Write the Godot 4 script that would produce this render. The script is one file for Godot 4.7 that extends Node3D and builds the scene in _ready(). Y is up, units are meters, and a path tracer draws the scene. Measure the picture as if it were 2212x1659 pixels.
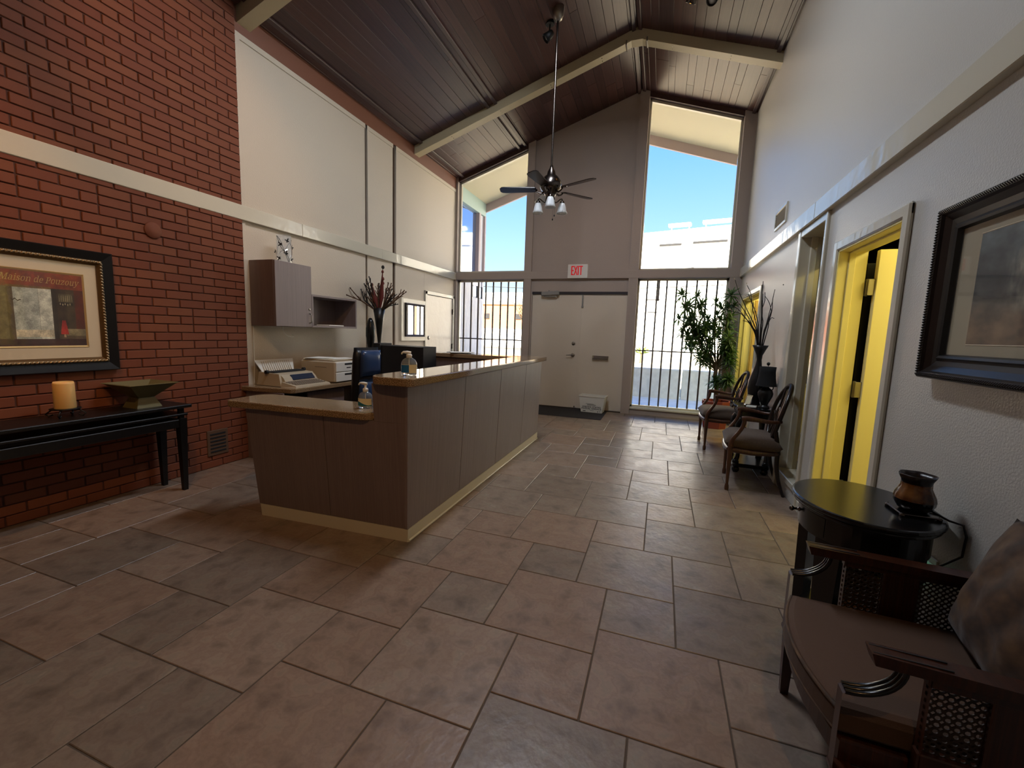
extends Node3D
# Lobby with a reception counter, built in metres: y up, the camera stands at x = 0, z = 0 and looks towards -z.

const RIDGE_X := -0.587
const RIDGE_Y := 5.36
const LEFT_X := -3.93
const RIGHT_X := 1.13
const FAR_Z := -7.76
const NEAR_Z := 3.2
const TILE_U := 0.1695

var M := {}
var used := {}
var rng := RandomNumberGenerator.new()


func _ready() -> void:
	rng.seed = 7
	# ---- camera
	var cam := Camera3D.new()
	cam.name = "camera"
	cam.transform = Transform3D(Basis(Vector3(0.943503, 0.033697, -0.329645), Vector3(-0.070954, 0.992287, -0.101647), Vector3(0.323677, 0.119294, 0.938617)).orthonormalized(), Vector3(0, 1.356, 0))
	cam.fov = rad_to_deg(2.0 * atan(829.5 / 922.46))
	cam.near = 0.05
	cam.far = 400.0
	add_child(cam)
	cam.current = true
	# ---- sky, exposure
	var env := Environment.new()
	var sky_mat := ProceduralSkyMaterial.new()
	sky_mat.sky_top_color = Color(0.27, 0.60, 0.98)
	sky_mat.sky_horizon_color = Color(0.88, 1.0, 1.0)
	sky_mat.sky_curve = 0.16
	sky_mat.sky_energy_multiplier = 1.25
	sky_mat.ground_bottom_color = Color(0.5, 0.47, 0.42)
	sky_mat.ground_horizon_color = Color(0.75, 0.75, 0.72)
	sky_mat.sun_angle_max = 1.0
	var sky := Sky.new()
	sky.sky_material = sky_mat
	env.background_mode = Environment.BG_SKY
	env.sky = sky
	env.tonemap_mode = Environment.TONE_MAPPER_LINEAR
	env.tonemap_exposure = 1.0
	env.sdfgi_enabled = true
	env.ssao_enabled = true
	env.ssil_enabled = true
	var we := WorldEnvironment.new()
	we.name = "world_environment"
	we.environment = env
	add_child(we)
	# ---- sun: behind the building, over the viewer's right shoulder
	var sun := DirectionalLight3D.new()
	sun.name = "sun"
	sun.light_color = Color(1.0, 0.96, 0.88)
	sun.light_energy = 18.0
	sun.light_angular_distance = 0.53
	sun.shadow_enabled = true
	sun.sky_mode = DirectionalLight3D.SKY_MODE_LIGHT_ONLY
	add_child(sun)
	sun.look_at_from_position(Vector3.ZERO, Vector3(-0.30, -0.80, -0.62), Vector3.UP)
	# ---- ceiling spots: first three out of view, placed to warm the left; last one seen
	var spots := [
		[Vector3(-1.75, 4.82, -1.15), Vector3(-3.9, 3.15, -2.75), Color(1.0, 0.74, 0.46), 2.6, 20.0, "pewter ceiling spotlight aimed at the upper brick wall"],
		[Vector3(-1.95, 4.76, -0.45), Vector3(-3.7, 1.9, -1.1), Color(1.0, 0.70, 0.40), 4.0, 22.0, "pewter ceiling spotlight aimed at the framed poster"],
		[Vector3(0.35, 4.90, 0.9), Vector3(-2.4, 0.3, -1.8), Color(1.0, 0.78, 0.52), 6.0, 38.0, "pewter ceiling spotlight aimed at the near left floor"],
		[Vector3(0.055, 5.0, -5.36), Vector3(-0.6, 3.6, -6.2), Color(1.0, 0.72, 0.38), 0.9, 40.0, "lit ceiling spotlight with a glowing warm bulb by the ridge"],
	]
	make_materials()
	for s in spots:
		track_light(s[0], s[1], s[2], s[3], s[4], s[5])
	added_fill_light(Vector3(-1.2, 4.98, -3.7), Vector2(0.30, 1.9), Color(0.90, 0.94, 1.0), 10.5)  # added fill lamp above the frame, brightens the whole room
	build_shell()
	build_ceiling()
	build_far_wall()
	build_left_wall()
	build_right_wall()
	build_office()
	build_outdoors()
	build_counter()
	build_back_office()
	build_console()
	build_left_wall_things()
	build_fan()
	build_door_things()
	build_seating()
	build_plant_corner()
	build_near_right()


# ------------------------------------------------------------------ naming
func numbered(called: String) -> String:
	if not used.has(called):
		used[called] = 0
		return called
	used[called] += 1
	return "%s_%03d" % [called, used[called]]


func tag(o: Node, label: String, category: String, group := "", kind := "") -> Node:
	o.set_meta("label", label)
	o.set_meta("category", category)
	if group != "":
		o.set_meta("group", group)
	if kind != "":
		o.set_meta("kind", kind)
	return o


func thing(called: String, label: String, category: String, at := Vector3.ZERO, turn := 0.0, group := "", kind := "") -> Node3D:
	var o := Node3D.new()
	o.name = numbered(called)
	add_child(o)
	o.position = at
	o.rotation.y = turn
	tag(o, label, category, group, kind)
	return o


func obj(called: String, st: SurfaceTool, m: Material, parent: Node = self, smooth := true) -> MeshInstance3D:
	if smooth:
		st.generate_normals()
	var o := MeshInstance3D.new()
	o.mesh = st.commit()
	o.material_override = m
	return put(o, called, parent)


func put(o: MeshInstance3D, called: String, parent: Node) -> MeshInstance3D:
	if parent == self:
		o.name = numbered(called)
		add_child(o)
	else:
		var key := "n_" + called
		var n := int(parent.get_meta(key, -1)) + 1
		parent.set_meta(key, n)
		o.name = called if n == 0 else "%s_%03d" % [called, n]
		parent.add_child(o, true)
	return o


func mesh_at(called: String, mesh: Mesh, m: Material, parent: Node, t: Transform3D) -> MeshInstance3D:
	var o := MeshInstance3D.new()
	o.mesh = mesh
	o.material_override = m
	o.transform = t
	return put(o, called, parent)


# ------------------------------------------------------------------ shapes
func ms() -> SurfaceTool:
	var st := SurfaceTool.new()
	st.begin(Mesh.PRIMITIVE_TRIANGLES)
	st.set_smooth_group(-1)
	return st


func tri(st: SurfaceTool, a: Vector3, b: Vector3, c: Vector3) -> void:
	st.add_vertex(a)
	st.add_vertex(c)
	st.add_vertex(b)


func quad(st: SurfaceTool, a: Vector3, b: Vector3, c: Vector3, d: Vector3) -> void:
	tri(st, a, b, c)
	tri(st, a, c, d)


func face_out(st: SurfaceTool, p: Array, mid: Vector3) -> void:
	var n: Vector3 = (p[1] - p[0]).cross(p[2] - p[0])
	var c := Vector3.ZERO
	for q in p:
		c += q
	c /= p.size()
	var flip := n.dot(c - mid) < 0.0
	for i in range(1, p.size() - 1):
		if flip:
			tri(st, p[0], p[i + 1], p[i])
		else:
			tri(st, p[0], p[i], p[i + 1])


# box with chamfered edges
func box(st: SurfaceTool, lo: Vector3, hi: Vector3, bev := 0.0, t := Transform3D()) -> void:
	var c := (lo + hi) / 2.0
	var h := ((hi - lo) / 2.0).abs()
	var mid := t * c
	bev = minf(bev, minf(h.x, minf(h.y, h.z)) * 0.9)
	if bev <= 0.0:
		for ax in 3:
			for s in [-1.0, 1.0]:
				var p := []
				for k in [[-1, -1], [1, -1], [1, 1], [-1, 1]]:
					var v := Vector3.ZERO
					v[ax] = s * h[ax]
					v[(ax + 1) % 3] = k[0] * h[(ax + 1) % 3]
					v[(ax + 2) % 3] = k[1] * h[(ax + 2) % 3]
					p.append(t * (c + v))
				face_out(st, p, mid)
		return
	var pt := func(s: Vector3, ax: int) -> Vector3:
		var v := Vector3(s.x * (h.x - bev), s.y * (h.y - bev), s.z * (h.z - bev))
		v[ax] = s[ax] * h[ax]
		return t * (c + v)
	for ax in 3:
		var a1 := (ax + 1) % 3
		var a2 := (ax + 2) % 3
		for s in [-1.0, 1.0]:
			var p := []
			for k in [[-1.0, -1.0], [1.0, -1.0], [1.0, 1.0], [-1.0, 1.0]]:
				var v := Vector3.ZERO
				v[ax] = s
				v[a1] = k[0]
				v[a2] = k[1]
				p.append(pt.call(v, ax))
			face_out(st, p, mid)
			for s2 in [-1.0, 1.0]:
				var u := Vector3.ZERO
				u[ax] = s
				u[a1] = s2
				u[a2] = 1.0
				var w := u
				w[a2] = -1.0
				face_out(st, [pt.call(u, ax), pt.call(u, a1), pt.call(w, a1), pt.call(w, ax)], mid)
	for i in 8:
		var s := Vector3(1.0 if i & 1 else -1.0, 1.0 if i & 2 else -1.0, 1.0 if i & 4 else -1.0)
		face_out(st, [pt.call(s, 0), pt.call(s, 1), pt.call(s, 2)], mid)


# any convex block: four lower and four upper corners in the same order
func hexa(st: SurfaceTool, p: Array) -> void:
	var mid := Vector3.ZERO
	for q in p:
		mid += q / 8.0
	face_out(st, [p[0], p[1], p[2], p[3]], mid)
	face_out(st, [p[4], p[5], p[6], p[7]], mid)
	for i in 4:
		var j := (i + 1) % 4
		face_out(st, [p[i], p[j], p[4 + j], p[4 + i]], mid)


# polygon in the plane of t's x and y, extruded along t's z from 0 to depth
func prism(st: SurfaceTool, poly: PackedVector2Array, depth: float, t := Transform3D()) -> void:
	if Geometry2D.is_polygon_clockwise(poly):
		poly = poly.duplicate()
		poly.reverse()
	var idx := Geometry2D.triangulate_polygon(poly)
	var flip := t.basis.determinant() < 0.0
	for i in range(0, idx.size(), 3):
		var a := poly[idx[i]]
		var b := poly[idx[i + 1]]
		var c := poly[idx[i + 2]]
		if (b - a).cross(c - a) < 0.0:
			var e := b
			b = c
			c = e
		var f := [t * Vector3(a.x, a.y, depth), t * Vector3(b.x, b.y, depth), t * Vector3(c.x, c.y, depth)]
		var g := [t * Vector3(a.x, a.y, 0), t * Vector3(c.x, c.y, 0), t * Vector3(b.x, b.y, 0)]
		if flip:
			tri(st, f[0], f[2], f[1])
			tri(st, g[0], g[2], g[1])
		else:
			tri(st, f[0], f[1], f[2])
			tri(st, g[0], g[1], g[2])
	for i in poly.size():
		var a := poly[i]
		var b := poly[(i + 1) % poly.size()]
		var q := [t * Vector3(a.x, a.y, 0), t * Vector3(b.x, b.y, 0), t * Vector3(b.x, b.y, depth), t * Vector3(a.x, a.y, depth)]
		if flip:
			q.reverse()
		quad(st, q[0], q[1], q[2], q[3])


# flat outline in x and z lifted from y0 to y1 with a rounded rim
func slab(st: SurfaceTool, poly: PackedVector2Array, y0: float, y1: float, rim := 0.004) -> void:
	var cw := Geometry2D.is_polygon_clockwise(poly)
	var rings := []
	for k in [[0.0, y0 + rim], [0.0, y1 - rim], [rim * 0.35, y1 - rim * 0.35], [rim, y1]]:
		var r := PackedVector2Array()
		if k[0] == 0.0:
			r = poly
		else:
			r = inset(poly, k[0])
		rings.append([r, k[1]])
	rings.insert(0, [inset(poly, rim), y0])
	var n := poly.size()
	for i in rings.size() - 1:
		var a: PackedVector2Array = rings[i][0]
		var b: PackedVector2Array = rings[i + 1][0]
		for j in n:
			var k := (j + 1) % n
			var q := [Vector3(a[j].x, rings[i][1], a[j].y), Vector3(a[k].x, rings[i][1], a[k].y), Vector3(b[k].x, rings[i + 1][1], b[k].y), Vector3(b[j].x, rings[i + 1][1], b[j].y)]
			if cw:
				quad(st, q[0], q[1], q[2], q[3])
			else:
				quad(st, q[3], q[2], q[1], q[0])
	for e in [[0, false], [rings.size() - 1, true]]:
		var r: PackedVector2Array = rings[e[0]][0]
		var y: float = rings[e[0]][1]
		var idx := Geometry2D.triangulate_polygon(r)
		for i in range(0, idx.size(), 3):
			var a := Vector3(r[idx[i]].x, y, r[idx[i]].y)
			var b := Vector3(r[idx[i + 1]].x, y, r[idx[i + 1]].y)
			var c := Vector3(r[idx[i + 2]].x, y, r[idx[i + 2]].y)
			var up := (b - a).cross(c - a).y > 0.0
			if up == e[1]:
				tri(st, a, b, c)
			else:
				tri(st, a, c, b)


func inset(poly: PackedVector2Array, d: float) -> PackedVector2Array:
	var s := 1.0 if Geometry2D.is_polygon_clockwise(poly) else -1.0
	var n := poly.size()
	var r := PackedVector2Array()
	for i in n:
		var e1 := (poly[i] - poly[(i + n - 1) % n]).normalized()
		var e2 := (poly[(i + 1) % n] - poly[i]).normalized()
		var n1 := Vector2(-e1.y, e1.x) * s
		var n2 := Vector2(-e2.y, e2.x) * s
		var m := n1 + n2
		m = m / maxf(0.3, 1.0 + n1.dot(n2))
		r.append(poly[i] - m * d)
	return r


func round_rect(x0: float, z0: float, x1: float, z1: float, r: Array, seg := 6) -> PackedVector2Array:
	# corners in the order (x0,z0) (x1,z0) (x1,z1) (x0,z1), each with its own radius
	var p := PackedVector2Array()
	var cs := [Vector2(x0, z0), Vector2(x1, z0), Vector2(x1, z1), Vector2(x0, z1)]
	for i in 4:
		var c: Vector2 = cs[i]
		var a: Vector2 = (cs[(i + 3) % 4] - c).normalized()
		var b: Vector2 = (cs[(i + 1) % 4] - c).normalized()
		var q: float = r[i]
		if q <= 0.0:
			p.append(c)
			continue
		var o := c + (a + b) * q
		for k in seg + 1:
			var w := PI / 2.0 * k / seg
			p.append(o - b * q * cos(w) - a * q * sin(w))
	return p


# round bar through points; radius may be a number or one per point; flat squeezes it along one side axis
func tube(st: SurfaceTool, pts: Array, radius, sides := 8, caps := true, flat := 1.0, side := Vector3.ZERO) -> void:
	var n := pts.size()
	var fr := []
	var up := Vector3.UP if side == Vector3.ZERO else side
	var t0: Vector3 = (pts[1] - pts[0]).normalized()
	if absf(t0.dot(up)) > 0.95:
		up = Vector3.RIGHT if absf(t0.x) < 0.9 else Vector3.BACK
	var nx := (up - t0 * up.dot(t0)).normalized()
	for i in n:
		var t: Vector3
		if i == 0:
			t = (pts[1] - pts[0]).normalized()
		elif i == n - 1:
			t = (pts[n - 1] - pts[n - 2]).normalized()
		else:
			t = ((pts[i + 1] - pts[i]).normalized() + (pts[i] - pts[i - 1]).normalized()).normalized()
		nx = (nx - t * nx.dot(t)).normalized()
		var ny := t.cross(nx)
		var r: float = radius[i] if radius is Array else radius
		var ring := []
		for k in sides:
			var a := TAU * (k + 0.5) / sides
			ring.append(pts[i] + nx * cos(a) * r + ny * sin(a) * r * flat)
		fr.append(ring)
	st.set_smooth_group(1)
	for i in n - 1:
		for k in sides:
			var j := (k + 1) % sides
			quad(st, fr[i][k], fr[i][j], fr[i + 1][j], fr[i + 1][k])
	st.set_smooth_group(-1)
	if caps:
		face_out(st, fr[0], (pts[0] as Vector3) + (pts[1] - pts[0]))
		face_out(st, fr[n - 1], (pts[n - 1] as Vector3) + (pts[n - 2] - pts[n - 1]))


# turned shape: profile of (radius, height) from bottom to top; lobes ripple the radius
func lathe(st: SurfaceTool, prof: Array, sides := 24, t := Transform3D(), lobes := 0, ripple := 0.0, from_i := 0, sharp := false) -> void:
	var rings := []
	for i in prof.size():
		var ring := []
		for k in sides:
			var a := TAU * k / sides
			var r: float = prof[i].x
			if lobes > 0 and i >= from_i:
				r *= 1.0 + ripple * cos(a * lobes)
			ring.append(t * Vector3(cos(a) * r, prof[i].y, sin(a) * r))
		rings.append(ring)
	st.set_smooth_group(-1 if sharp else 2)
	for i in prof.size() - 1:
		for k in sides:
			var j := (k + 1) % sides
			quad(st, rings[i][k], rings[i + 1][k], rings[i + 1][j], rings[i][j])
	st.set_smooth_group(-1)
	if prof[0].x > 0.0005:
		for k in range(1, sides - 1):
			tri(st, rings[0][0], rings[0][k], rings[0][k + 1])
	var e := prof.size() - 1
	if prof[e].x > 0.0005 and prof[e] != prof[0]:
		for k in range(1, sides - 1):
			tri(st, rings[e][0], rings[e][k + 1], rings[e][k])


# soft cushion: rounded block whose faces swell
func cushion(st: SurfaceTool, size: Vector3, puff: float, t := Transform3D(), n := 12, wrinkle := 0.0, power := 3.0) -> void:
	var pt := func(u: float, v: float, s: float) -> Vector3:
		var cu := signf(u) * pow(absf(u), 0.85)
		var cv := signf(v) * pow(absf(v), 0.85)
		var e := (1.0 - pow(absf(u), power)) * (1.0 - pow(absf(v), power))
		var y := s * (size.y / 2.0 * pow(maxf(e, 0.0), 0.35) + puff * e)
		if wrinkle > 0.0:
			y += wrinkle * e * sin(u * 9.0 + v * 4.0 + s) * cos(v * 7.0 - u * 3.0)
		return t * Vector3(cu * size.x / 2.0, y, cv * size.z / 2.0)
	st.set_smooth_group(3)
	for i in n:
		for j in n:
			var u0 := -1.0 + 2.0 * i / n
			var u1 := -1.0 + 2.0 * (i + 1) / n
			var v0 := -1.0 + 2.0 * j / n
			var v1 := -1.0 + 2.0 * (j + 1) / n
			quad(st, pt.call(u0, v0, 1.0), pt.call(u0, v1, 1.0), pt.call(u1, v1, 1.0), pt.call(u1, v0, 1.0))
			quad(st, pt.call(u0, v0, -1.0), pt.call(u1, v0, -1.0), pt.call(u1, v1, -1.0), pt.call(u0, v1, -1.0))
	st.set_smooth_group(-1)


# moulding profile (u inwards from the outer edge, w out of the wall) run round a rectangle lo..hi in the plane of t's x and y
func frame_run(st: SurfaceTool, lo: Vector2, hi: Vector2, prof: Array, t: Transform3D, sides := [0, 1, 2, 3]) -> void:
	for s in sides:
		for i in prof.size() - 1:
			var q := []
			for e in [[i, 0], [i, 1], [i + 1, 1], [i + 1, 0]]:
				var u: float = prof[e[0]].x
				var w: float = prof[e[0]].y
				var cs := [Vector2(lo.x + u, lo.y + u), Vector2(hi.x - u, lo.y + u), Vector2(hi.x - u, hi.y - u), Vector2(lo.x + u, hi.y - u)]
				var c: Vector2 = cs[(s + e[1]) % 4]
				q.append(t * Vector3(c.x, c.y, w))
			quad(st, q[0], q[1], q[2], q[3])


func text_mesh(called: String, s: String, height: float, depth: float, m: Material, parent: Node, t: Transform3D, font_name := "Droid Sans", bold := true, squeeze := 1.0, slant := 0.0) -> MeshInstance3D:
	var tm := TextMesh.new()
	var f := SystemFont.new()
	f.font_names = PackedStringArray([font_name])
	f.font_weight = 700 if bold else 400
	tm.font = f
	tm.text = s
	tm.font_size = 64
	tm.pixel_size = height / 46.0
	tm.depth = depth
	tm.curve_step = 2.0
	var b := Basis(Vector3(squeeze, 0, 0), Vector3(slant, 1, 0), Vector3(0, 0, 1))
	return mesh_at(called, tm, m, parent, t * Transform3D(b, Vector3.ZERO))


func facing(normal: Vector3, at: Vector3) -> Transform3D:
	# x to the right of one who looks at the face, y up, z along the normal
	var z := normal.normalized()
	var x := Vector3.UP.cross(z).normalized()
	return Transform3D(Basis(x, z.cross(x), z), at)


func roof_y(x: float) -> float:
	return RIDGE_Y - absf(x - RIDGE_X) / 3.0


func bezier(a: Vector3, b: Vector3, c: Vector3, d: Vector3, n := 10) -> Array:
	var r := []
	for i in n + 1:
		r.append(a.bezier_interpolate(b, c, d, float(i) / n))
	return r


# ------------------------------------------------------------------ materials
func noise_tex(freq: float, octaves: int, seed_n: int, ramp: Array, size := 512, kind := FastNoiseLite.TYPE_SIMPLEX_SMOOTH, normal_strength := 0.0) -> NoiseTexture2D:
	var n := FastNoiseLite.new()
	n.noise_type = kind
	n.frequency = freq
	n.seed = seed_n
	n.fractal_octaves = octaves
	n.fractal_gain = 0.55
	var t := NoiseTexture2D.new()
	t.width = size
	t.height = size
	t.seamless = true
	t.noise = n
	if normal_strength > 0.0:
		t.as_normal_map = true
		t.bump_strength = normal_strength
	elif ramp.size() > 0:
		var g := Gradient.new()
		var offs := PackedFloat32Array()
		var cols := PackedColorArray()
		for r in ramp:
			offs.append(r[0])
			cols.append(r[1])
		g.offsets = offs
		g.colors = cols
		t.color_ramp = g
	return t


func grain_tex(base: Color, dark: Color, seed_n: int, streaks := 1.0, size := 512) -> ImageTexture:
	# long streaks along v
	var n := FastNoiseLite.new()
	n.noise_type = FastNoiseLite.TYPE_SIMPLEX_SMOOTH
	n.seed = seed_n
	n.frequency = 1.0
	n.fractal_octaves = 3
	var im := Image.create(size, size, false, Image.FORMAT_RGB8)
	for y in size:
		for x in size:
			var a := TAU * x / size
			var b := TAU * y / size
			var v := n.get_noise_3d(cos(a) * 6.0 * streaks, sin(a) * 6.0 * streaks, sin(b) * 0.35 + cos(a * 3.0) * 0.2)
			var f := n.get_noise_3d(cos(a) * 40.0 * streaks, sin(a) * 40.0 * streaks, sin(b) * 1.6)
			im.set_pixel(x, y, base.lerp(dark, clampf(0.45 + v * 0.55 + f * 0.45, 0.0, 1.0)))
	return ImageTexture.create_from_image(im)


func mat(called: String, c: Color, rough := 0.6, metal := 0.0) -> StandardMaterial3D:
	var m := StandardMaterial3D.new()
	m.resource_name = called
	m.albedo_color = c
	m.roughness = rough
	m.metallic = metal
	M[called] = m
	return m


func tri_map(m: StandardMaterial3D, scale: Vector3, world := false) -> StandardMaterial3D:
	m.uv1_triplanar = true
	m.uv1_world_triplanar = world
	m.uv1_scale = scale
	m.uv1_triplanar_sharpness = 4.0
	return m


func with_normal(m: StandardMaterial3D, t: Texture2D, s: float) -> StandardMaterial3D:
	m.normal_enabled = true
	m.normal_texture = t
	m.normal_scale = s
	return m


func with_color(m: StandardMaterial3D, t: Texture2D) -> StandardMaterial3D:
	m.albedo_texture = t
	return m


func variant(called: String, from: String, tint: Color, offset: Vector3) -> StandardMaterial3D:
	var m: StandardMaterial3D = M[from].duplicate()
	m.resource_name = called
	m.albedo_color = tint
	m.uv1_offset = offset
	M[called] = m
	return m


func make_materials() -> void:
	var stucco := noise_tex(0.045, 3, 3, [], 512, FastNoiseLite.TYPE_SIMPLEX_SMOOTH, 4.0)
	var fine := noise_tex(0.12, 3, 5, [], 512, FastNoiseLite.TYPE_SIMPLEX_SMOOTH, 3.0)
	var soft := noise_tex(0.012, 3, 9, [], 256, FastNoiseLite.TYPE_SIMPLEX_SMOOTH, 5.0)
	# paints
	with_normal(tri_map(mat("wall_paint", Color(0.78, 0.73, 0.655), 0.55), Vector3.ONE * 2.2, true), stucco, 0.35)
	with_normal(tri_map(mat("stucco_paint", Color(0.745, 0.73, 0.695), 0.38), Vector3.ONE * 3.4, true), stucco, 0.4)
	with_normal(tri_map(mat("taupe_paint", Color(0.66, 0.605, 0.565), 0.6), Vector3.ONE * 2.2, true), stucco, 0.3)  # cream paint of the backlit wall, its shade darkened into the colour
	with_normal(tri_map(mat("trim_paint", Color(0.80, 0.775, 0.70), 0.16), Vector3.ONE * 1.5, true), soft, 0.12)
	with_normal(tri_map(mat("door_paint", Color(0.84, 0.795, 0.73), 0.30), Vector3.ONE * 1.5, true), soft, 0.12)
	mat("beam_paint", Color(0.76, 0.71, 0.58), 0.5)
	mat("frieze_paint", Color(0.47, 0.285, 0.20), 0.55)
	mat("groove_brown", Color(0.34, 0.25, 0.18), 0.8)
	mat("office_paint", Color(0.93, 0.88, 0.60), 0.6)
	mat("office_door", Color(0.95, 0.90, 0.64), 0.5)
	mat("office_trim", Color(0.80, 0.66, 0.36), 0.5)
	# brick
	with_normal(tri_map(mat("brick_a", Color(0.465, 0.27, 0.192), 0.62), Vector3.ONE * 6.0), fine, 0.5)
	variant("brick_b", "brick_a", Color(0.45, 0.255, 0.182), Vector3(0.3, 0.1, 0.7))
	variant("brick_c", "brick_a", Color(0.48, 0.285, 0.198), Vector3(0.6, 0.5, 0.2))
	for bn in ["brick_a", "brick_b", "brick_c"]:
		M[bn].metallic_specular = 0.3
	mat("mortar", Color(0.31, 0.18, 0.13), 0.85)
	# floor
	var ramp := [[0.0, Color(0.44, 0.385, 0.34)], [0.3, Color(0.525, 0.465, 0.415)], [0.45, Color(0.575, 0.515, 0.46)], [0.55, Color(0.545, 0.475, 0.425)], [0.68, Color(0.595, 0.535, 0.475)], [0.82, Color(0.555, 0.51, 0.455)], [1.0, Color(0.68, 0.62, 0.555)]]
	var slate := noise_tex(0.008, 6, 21, ramp, 1024)
	var slate_n := noise_tex(0.02, 5, 21, [], 1024, FastNoiseLite.TYPE_SIMPLEX_SMOOTH, 4.0)
	var slate_r := noise_tex(0.01, 4, 33, [[0.0, Color(0.60, 0.60, 0.60)], [1.0, Color(0.95, 0.95, 0.95)]], 512)
	var t := tri_map(mat("tile_a", Color(0.84, 0.83, 0.82), 0.50), Vector3.ONE * 0.7)
	t.roughness_texture = slate_r
	with_normal(with_color(t, slate), slate_n, 0.22)
	variant("tile_b", "tile_a", Color(0.91, 0.88, 0.86), Vector3(0.37, 0, 0.61))
	variant("tile_c", "tile_a", Color(0.79, 0.78, 0.77), Vector3(0.71, 0, 0.18))
	variant("tile_d", "tile_a", Color(0.88, 0.83, 0.80), Vector3(0.13, 0, 0.83))
	mat("grout", Color(0.30, 0.26, 0.225), 0.9)
	# ceiling wood
	var mahog := grain_tex(Color(0.355, 0.245, 0.222), Color(0.255, 0.165, 0.148), 4, 0.5)
	with_color(tri_map(mat("plank_a", Color(1, 1, 1), 0.36), Vector3(3.0, 3.0, 0.4)), mahog)
	variant("plank_b", "plank_a", Color(0.86, 0.82, 0.82), Vector3(0.3, 0.4, 0))
	variant("plank_c", "plank_a", Color(1.0, 0.94, 0.90), Vector3(0.7, 0.1, 0.5))
	mat("batten_wood", Color(0.29, 0.215, 0.20), 0.4)
	mat("sheathing", Color(0.10, 0.07, 0.06), 0.9)
	# laminates
	var lam := grain_tex(Color(0.515, 0.46, 0.455), Color(0.42, 0.365, 0.36), 8, 2.8)
	with_color(tri_map(mat("laminate", Color(1, 1, 1), 0.42), Vector3(1.6, 0.5, 1.6)), lam)
	variant("laminate_dark", "laminate", Color(0.93, 0.91, 0.90), Vector3(0.3, 0.2, 0.6))  # same laminate tinted darker, shade of the dim faces in the colour
	mat("kick_paint", Color(0.76, 0.725, 0.645), 0.45)
	mat("carcass_black", Color(0.055, 0.05, 0.06), 0.6)
	var speck := noise_tex(0.14, 4, 12, [[0.0, Color(0.10, 0.07, 0.05)], [0.38, Color(0.30, 0.22, 0.15)], [0.46, Color(0.62, 0.51, 0.38)], [0.56, Color(0.70, 0.60, 0.46)], [0.62, Color(0.42, 0.32, 0.23)], [0.72, Color(0.74, 0.66, 0.54)], [1.0, Color(0.84, 0.78, 0.68)]], 512, FastNoiseLite.TYPE_SIMPLEX_SMOOTH)
	with_color(tri_map(mat("speckle_laminate", Color(1, 1, 1), 0.08), Vector3.ONE * 2.2, true), speck)
	# metals, plastics
	mat("chrome", Color(0.80, 0.80, 0.80), 0.16, 1.0)
	mat("brushed_steel", Color(0.62, 0.60, 0.57), 0.34, 1.0)
	mat("pewter", Color(0.36, 0.33, 0.31), 0.25, 1.0)
	mat("header_bronze", Color(0.20, 0.18, 0.19), 0.6, 0.2)
	mat("bar_iron", Color(0.30, 0.26, 0.23), 0.55, 0.2)
	mat("black_plastic", Color(0.05, 0.05, 0.055), 0.45)
	mat("black_lacquer", Color(0.045, 0.043, 0.045), 0.22)
	mat("black_satin", Color(0.055, 0.05, 0.05), 0.38)
	mat("dark_cloth", Color(0.07, 0.068, 0.07), 0.9)
	mat("white_plastic", Color(0.88, 0.87, 0.84), 0.4)
	mat("beige_plastic", Color(0.74, 0.68, 0.58), 0.5)
	mat("beige_dark", Color(0.50, 0.45, 0.39), 0.55)
	mat("grey_plastic", Color(0.55, 0.54, 0.52), 0.5)
	mat("paper", Color(0.93, 0.92, 0.88), 0.8)
	mat("slot_dark", Color(0.10, 0.10, 0.11), 0.7)
	mat("lcd", Color(0.20, 0.23, 0.30), 0.12)
	mat("blue_vinyl", Color(0.16, 0.24, 0.38), 0.24)
	mat("navy_vinyl", Color(0.045, 0.05, 0.075), 0.4)
	mat("candle_wax", Color(0.88, 0.72, 0.45), 0.5)
	M.candle_wax.subsurf_scatter_enabled = true
	M.candle_wax.subsurf_scatter_strength = 0.3
	mat("verdigris", Color(0.42, 0.39, 0.25), 0.5, 0.2)
	mat("iron_black", Color(0.06, 0.055, 0.05), 0.55, 0.3)
	mat("gold_leaf", Color(0.40, 0.30, 0.17), 0.40, 0.7)
	mat("bead_silver", Color(0.66, 0.58, 0.46), 0.3, 0.8)
	mat("frame_black", Color(0.055, 0.05, 0.055), 0.35)
	mat("frame_bronze", Color(0.16, 0.135, 0.12), 0.30, 0.35)
	mat("mat_board", Color(0.82, 0.77, 0.66), 0.8)
	mat("mat_board_grey", Color(0.64, 0.60, 0.50), 0.8)
	mat("fillet_gold", Color(0.75, 0.62, 0.38), 0.4, 0.5)
	# upholstery and furniture woods
	var weave := noise_tex(0.06, 3, 41, [[0.0, Color(0.20, 0.155, 0.12)], [0.45, Color(0.34, 0.27, 0.21)], [0.55, Color(0.28, 0.215, 0.165)], [1.0, Color(0.44, 0.36, 0.28)]], 512, FastNoiseLite.TYPE_CELLULAR)
	with_normal(with_color(tri_map(mat("chenille", Color(1, 1, 1), 0.9), Vector3.ONE * 3.0), weave), fine, 0.6)
	M.chenille.rim_enabled = true
	M.chenille.rim = 0.4
	with_normal(tri_map(mat("velvet_brown", Color(0.29, 0.20, 0.135), 0.85), Vector3.ONE * 5.0), fine, 0.4)
	M.velvet_brown.rim_enabled = true
	M.velvet_brown.rim = 0.25
	var vel := noise_tex(0.01, 4, 51, [[0.0, Color(0.17, 0.11, 0.06)], [0.5, Color(0.29, 0.195, 0.105)], [1.0, Color(0.40, 0.29, 0.155)]], 512)
	with_normal(with_color(tri_map(mat("velvet_gold", Color(1, 1, 1), 0.8), Vector3.ONE * 2.0), vel), soft, 0.5)
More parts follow.
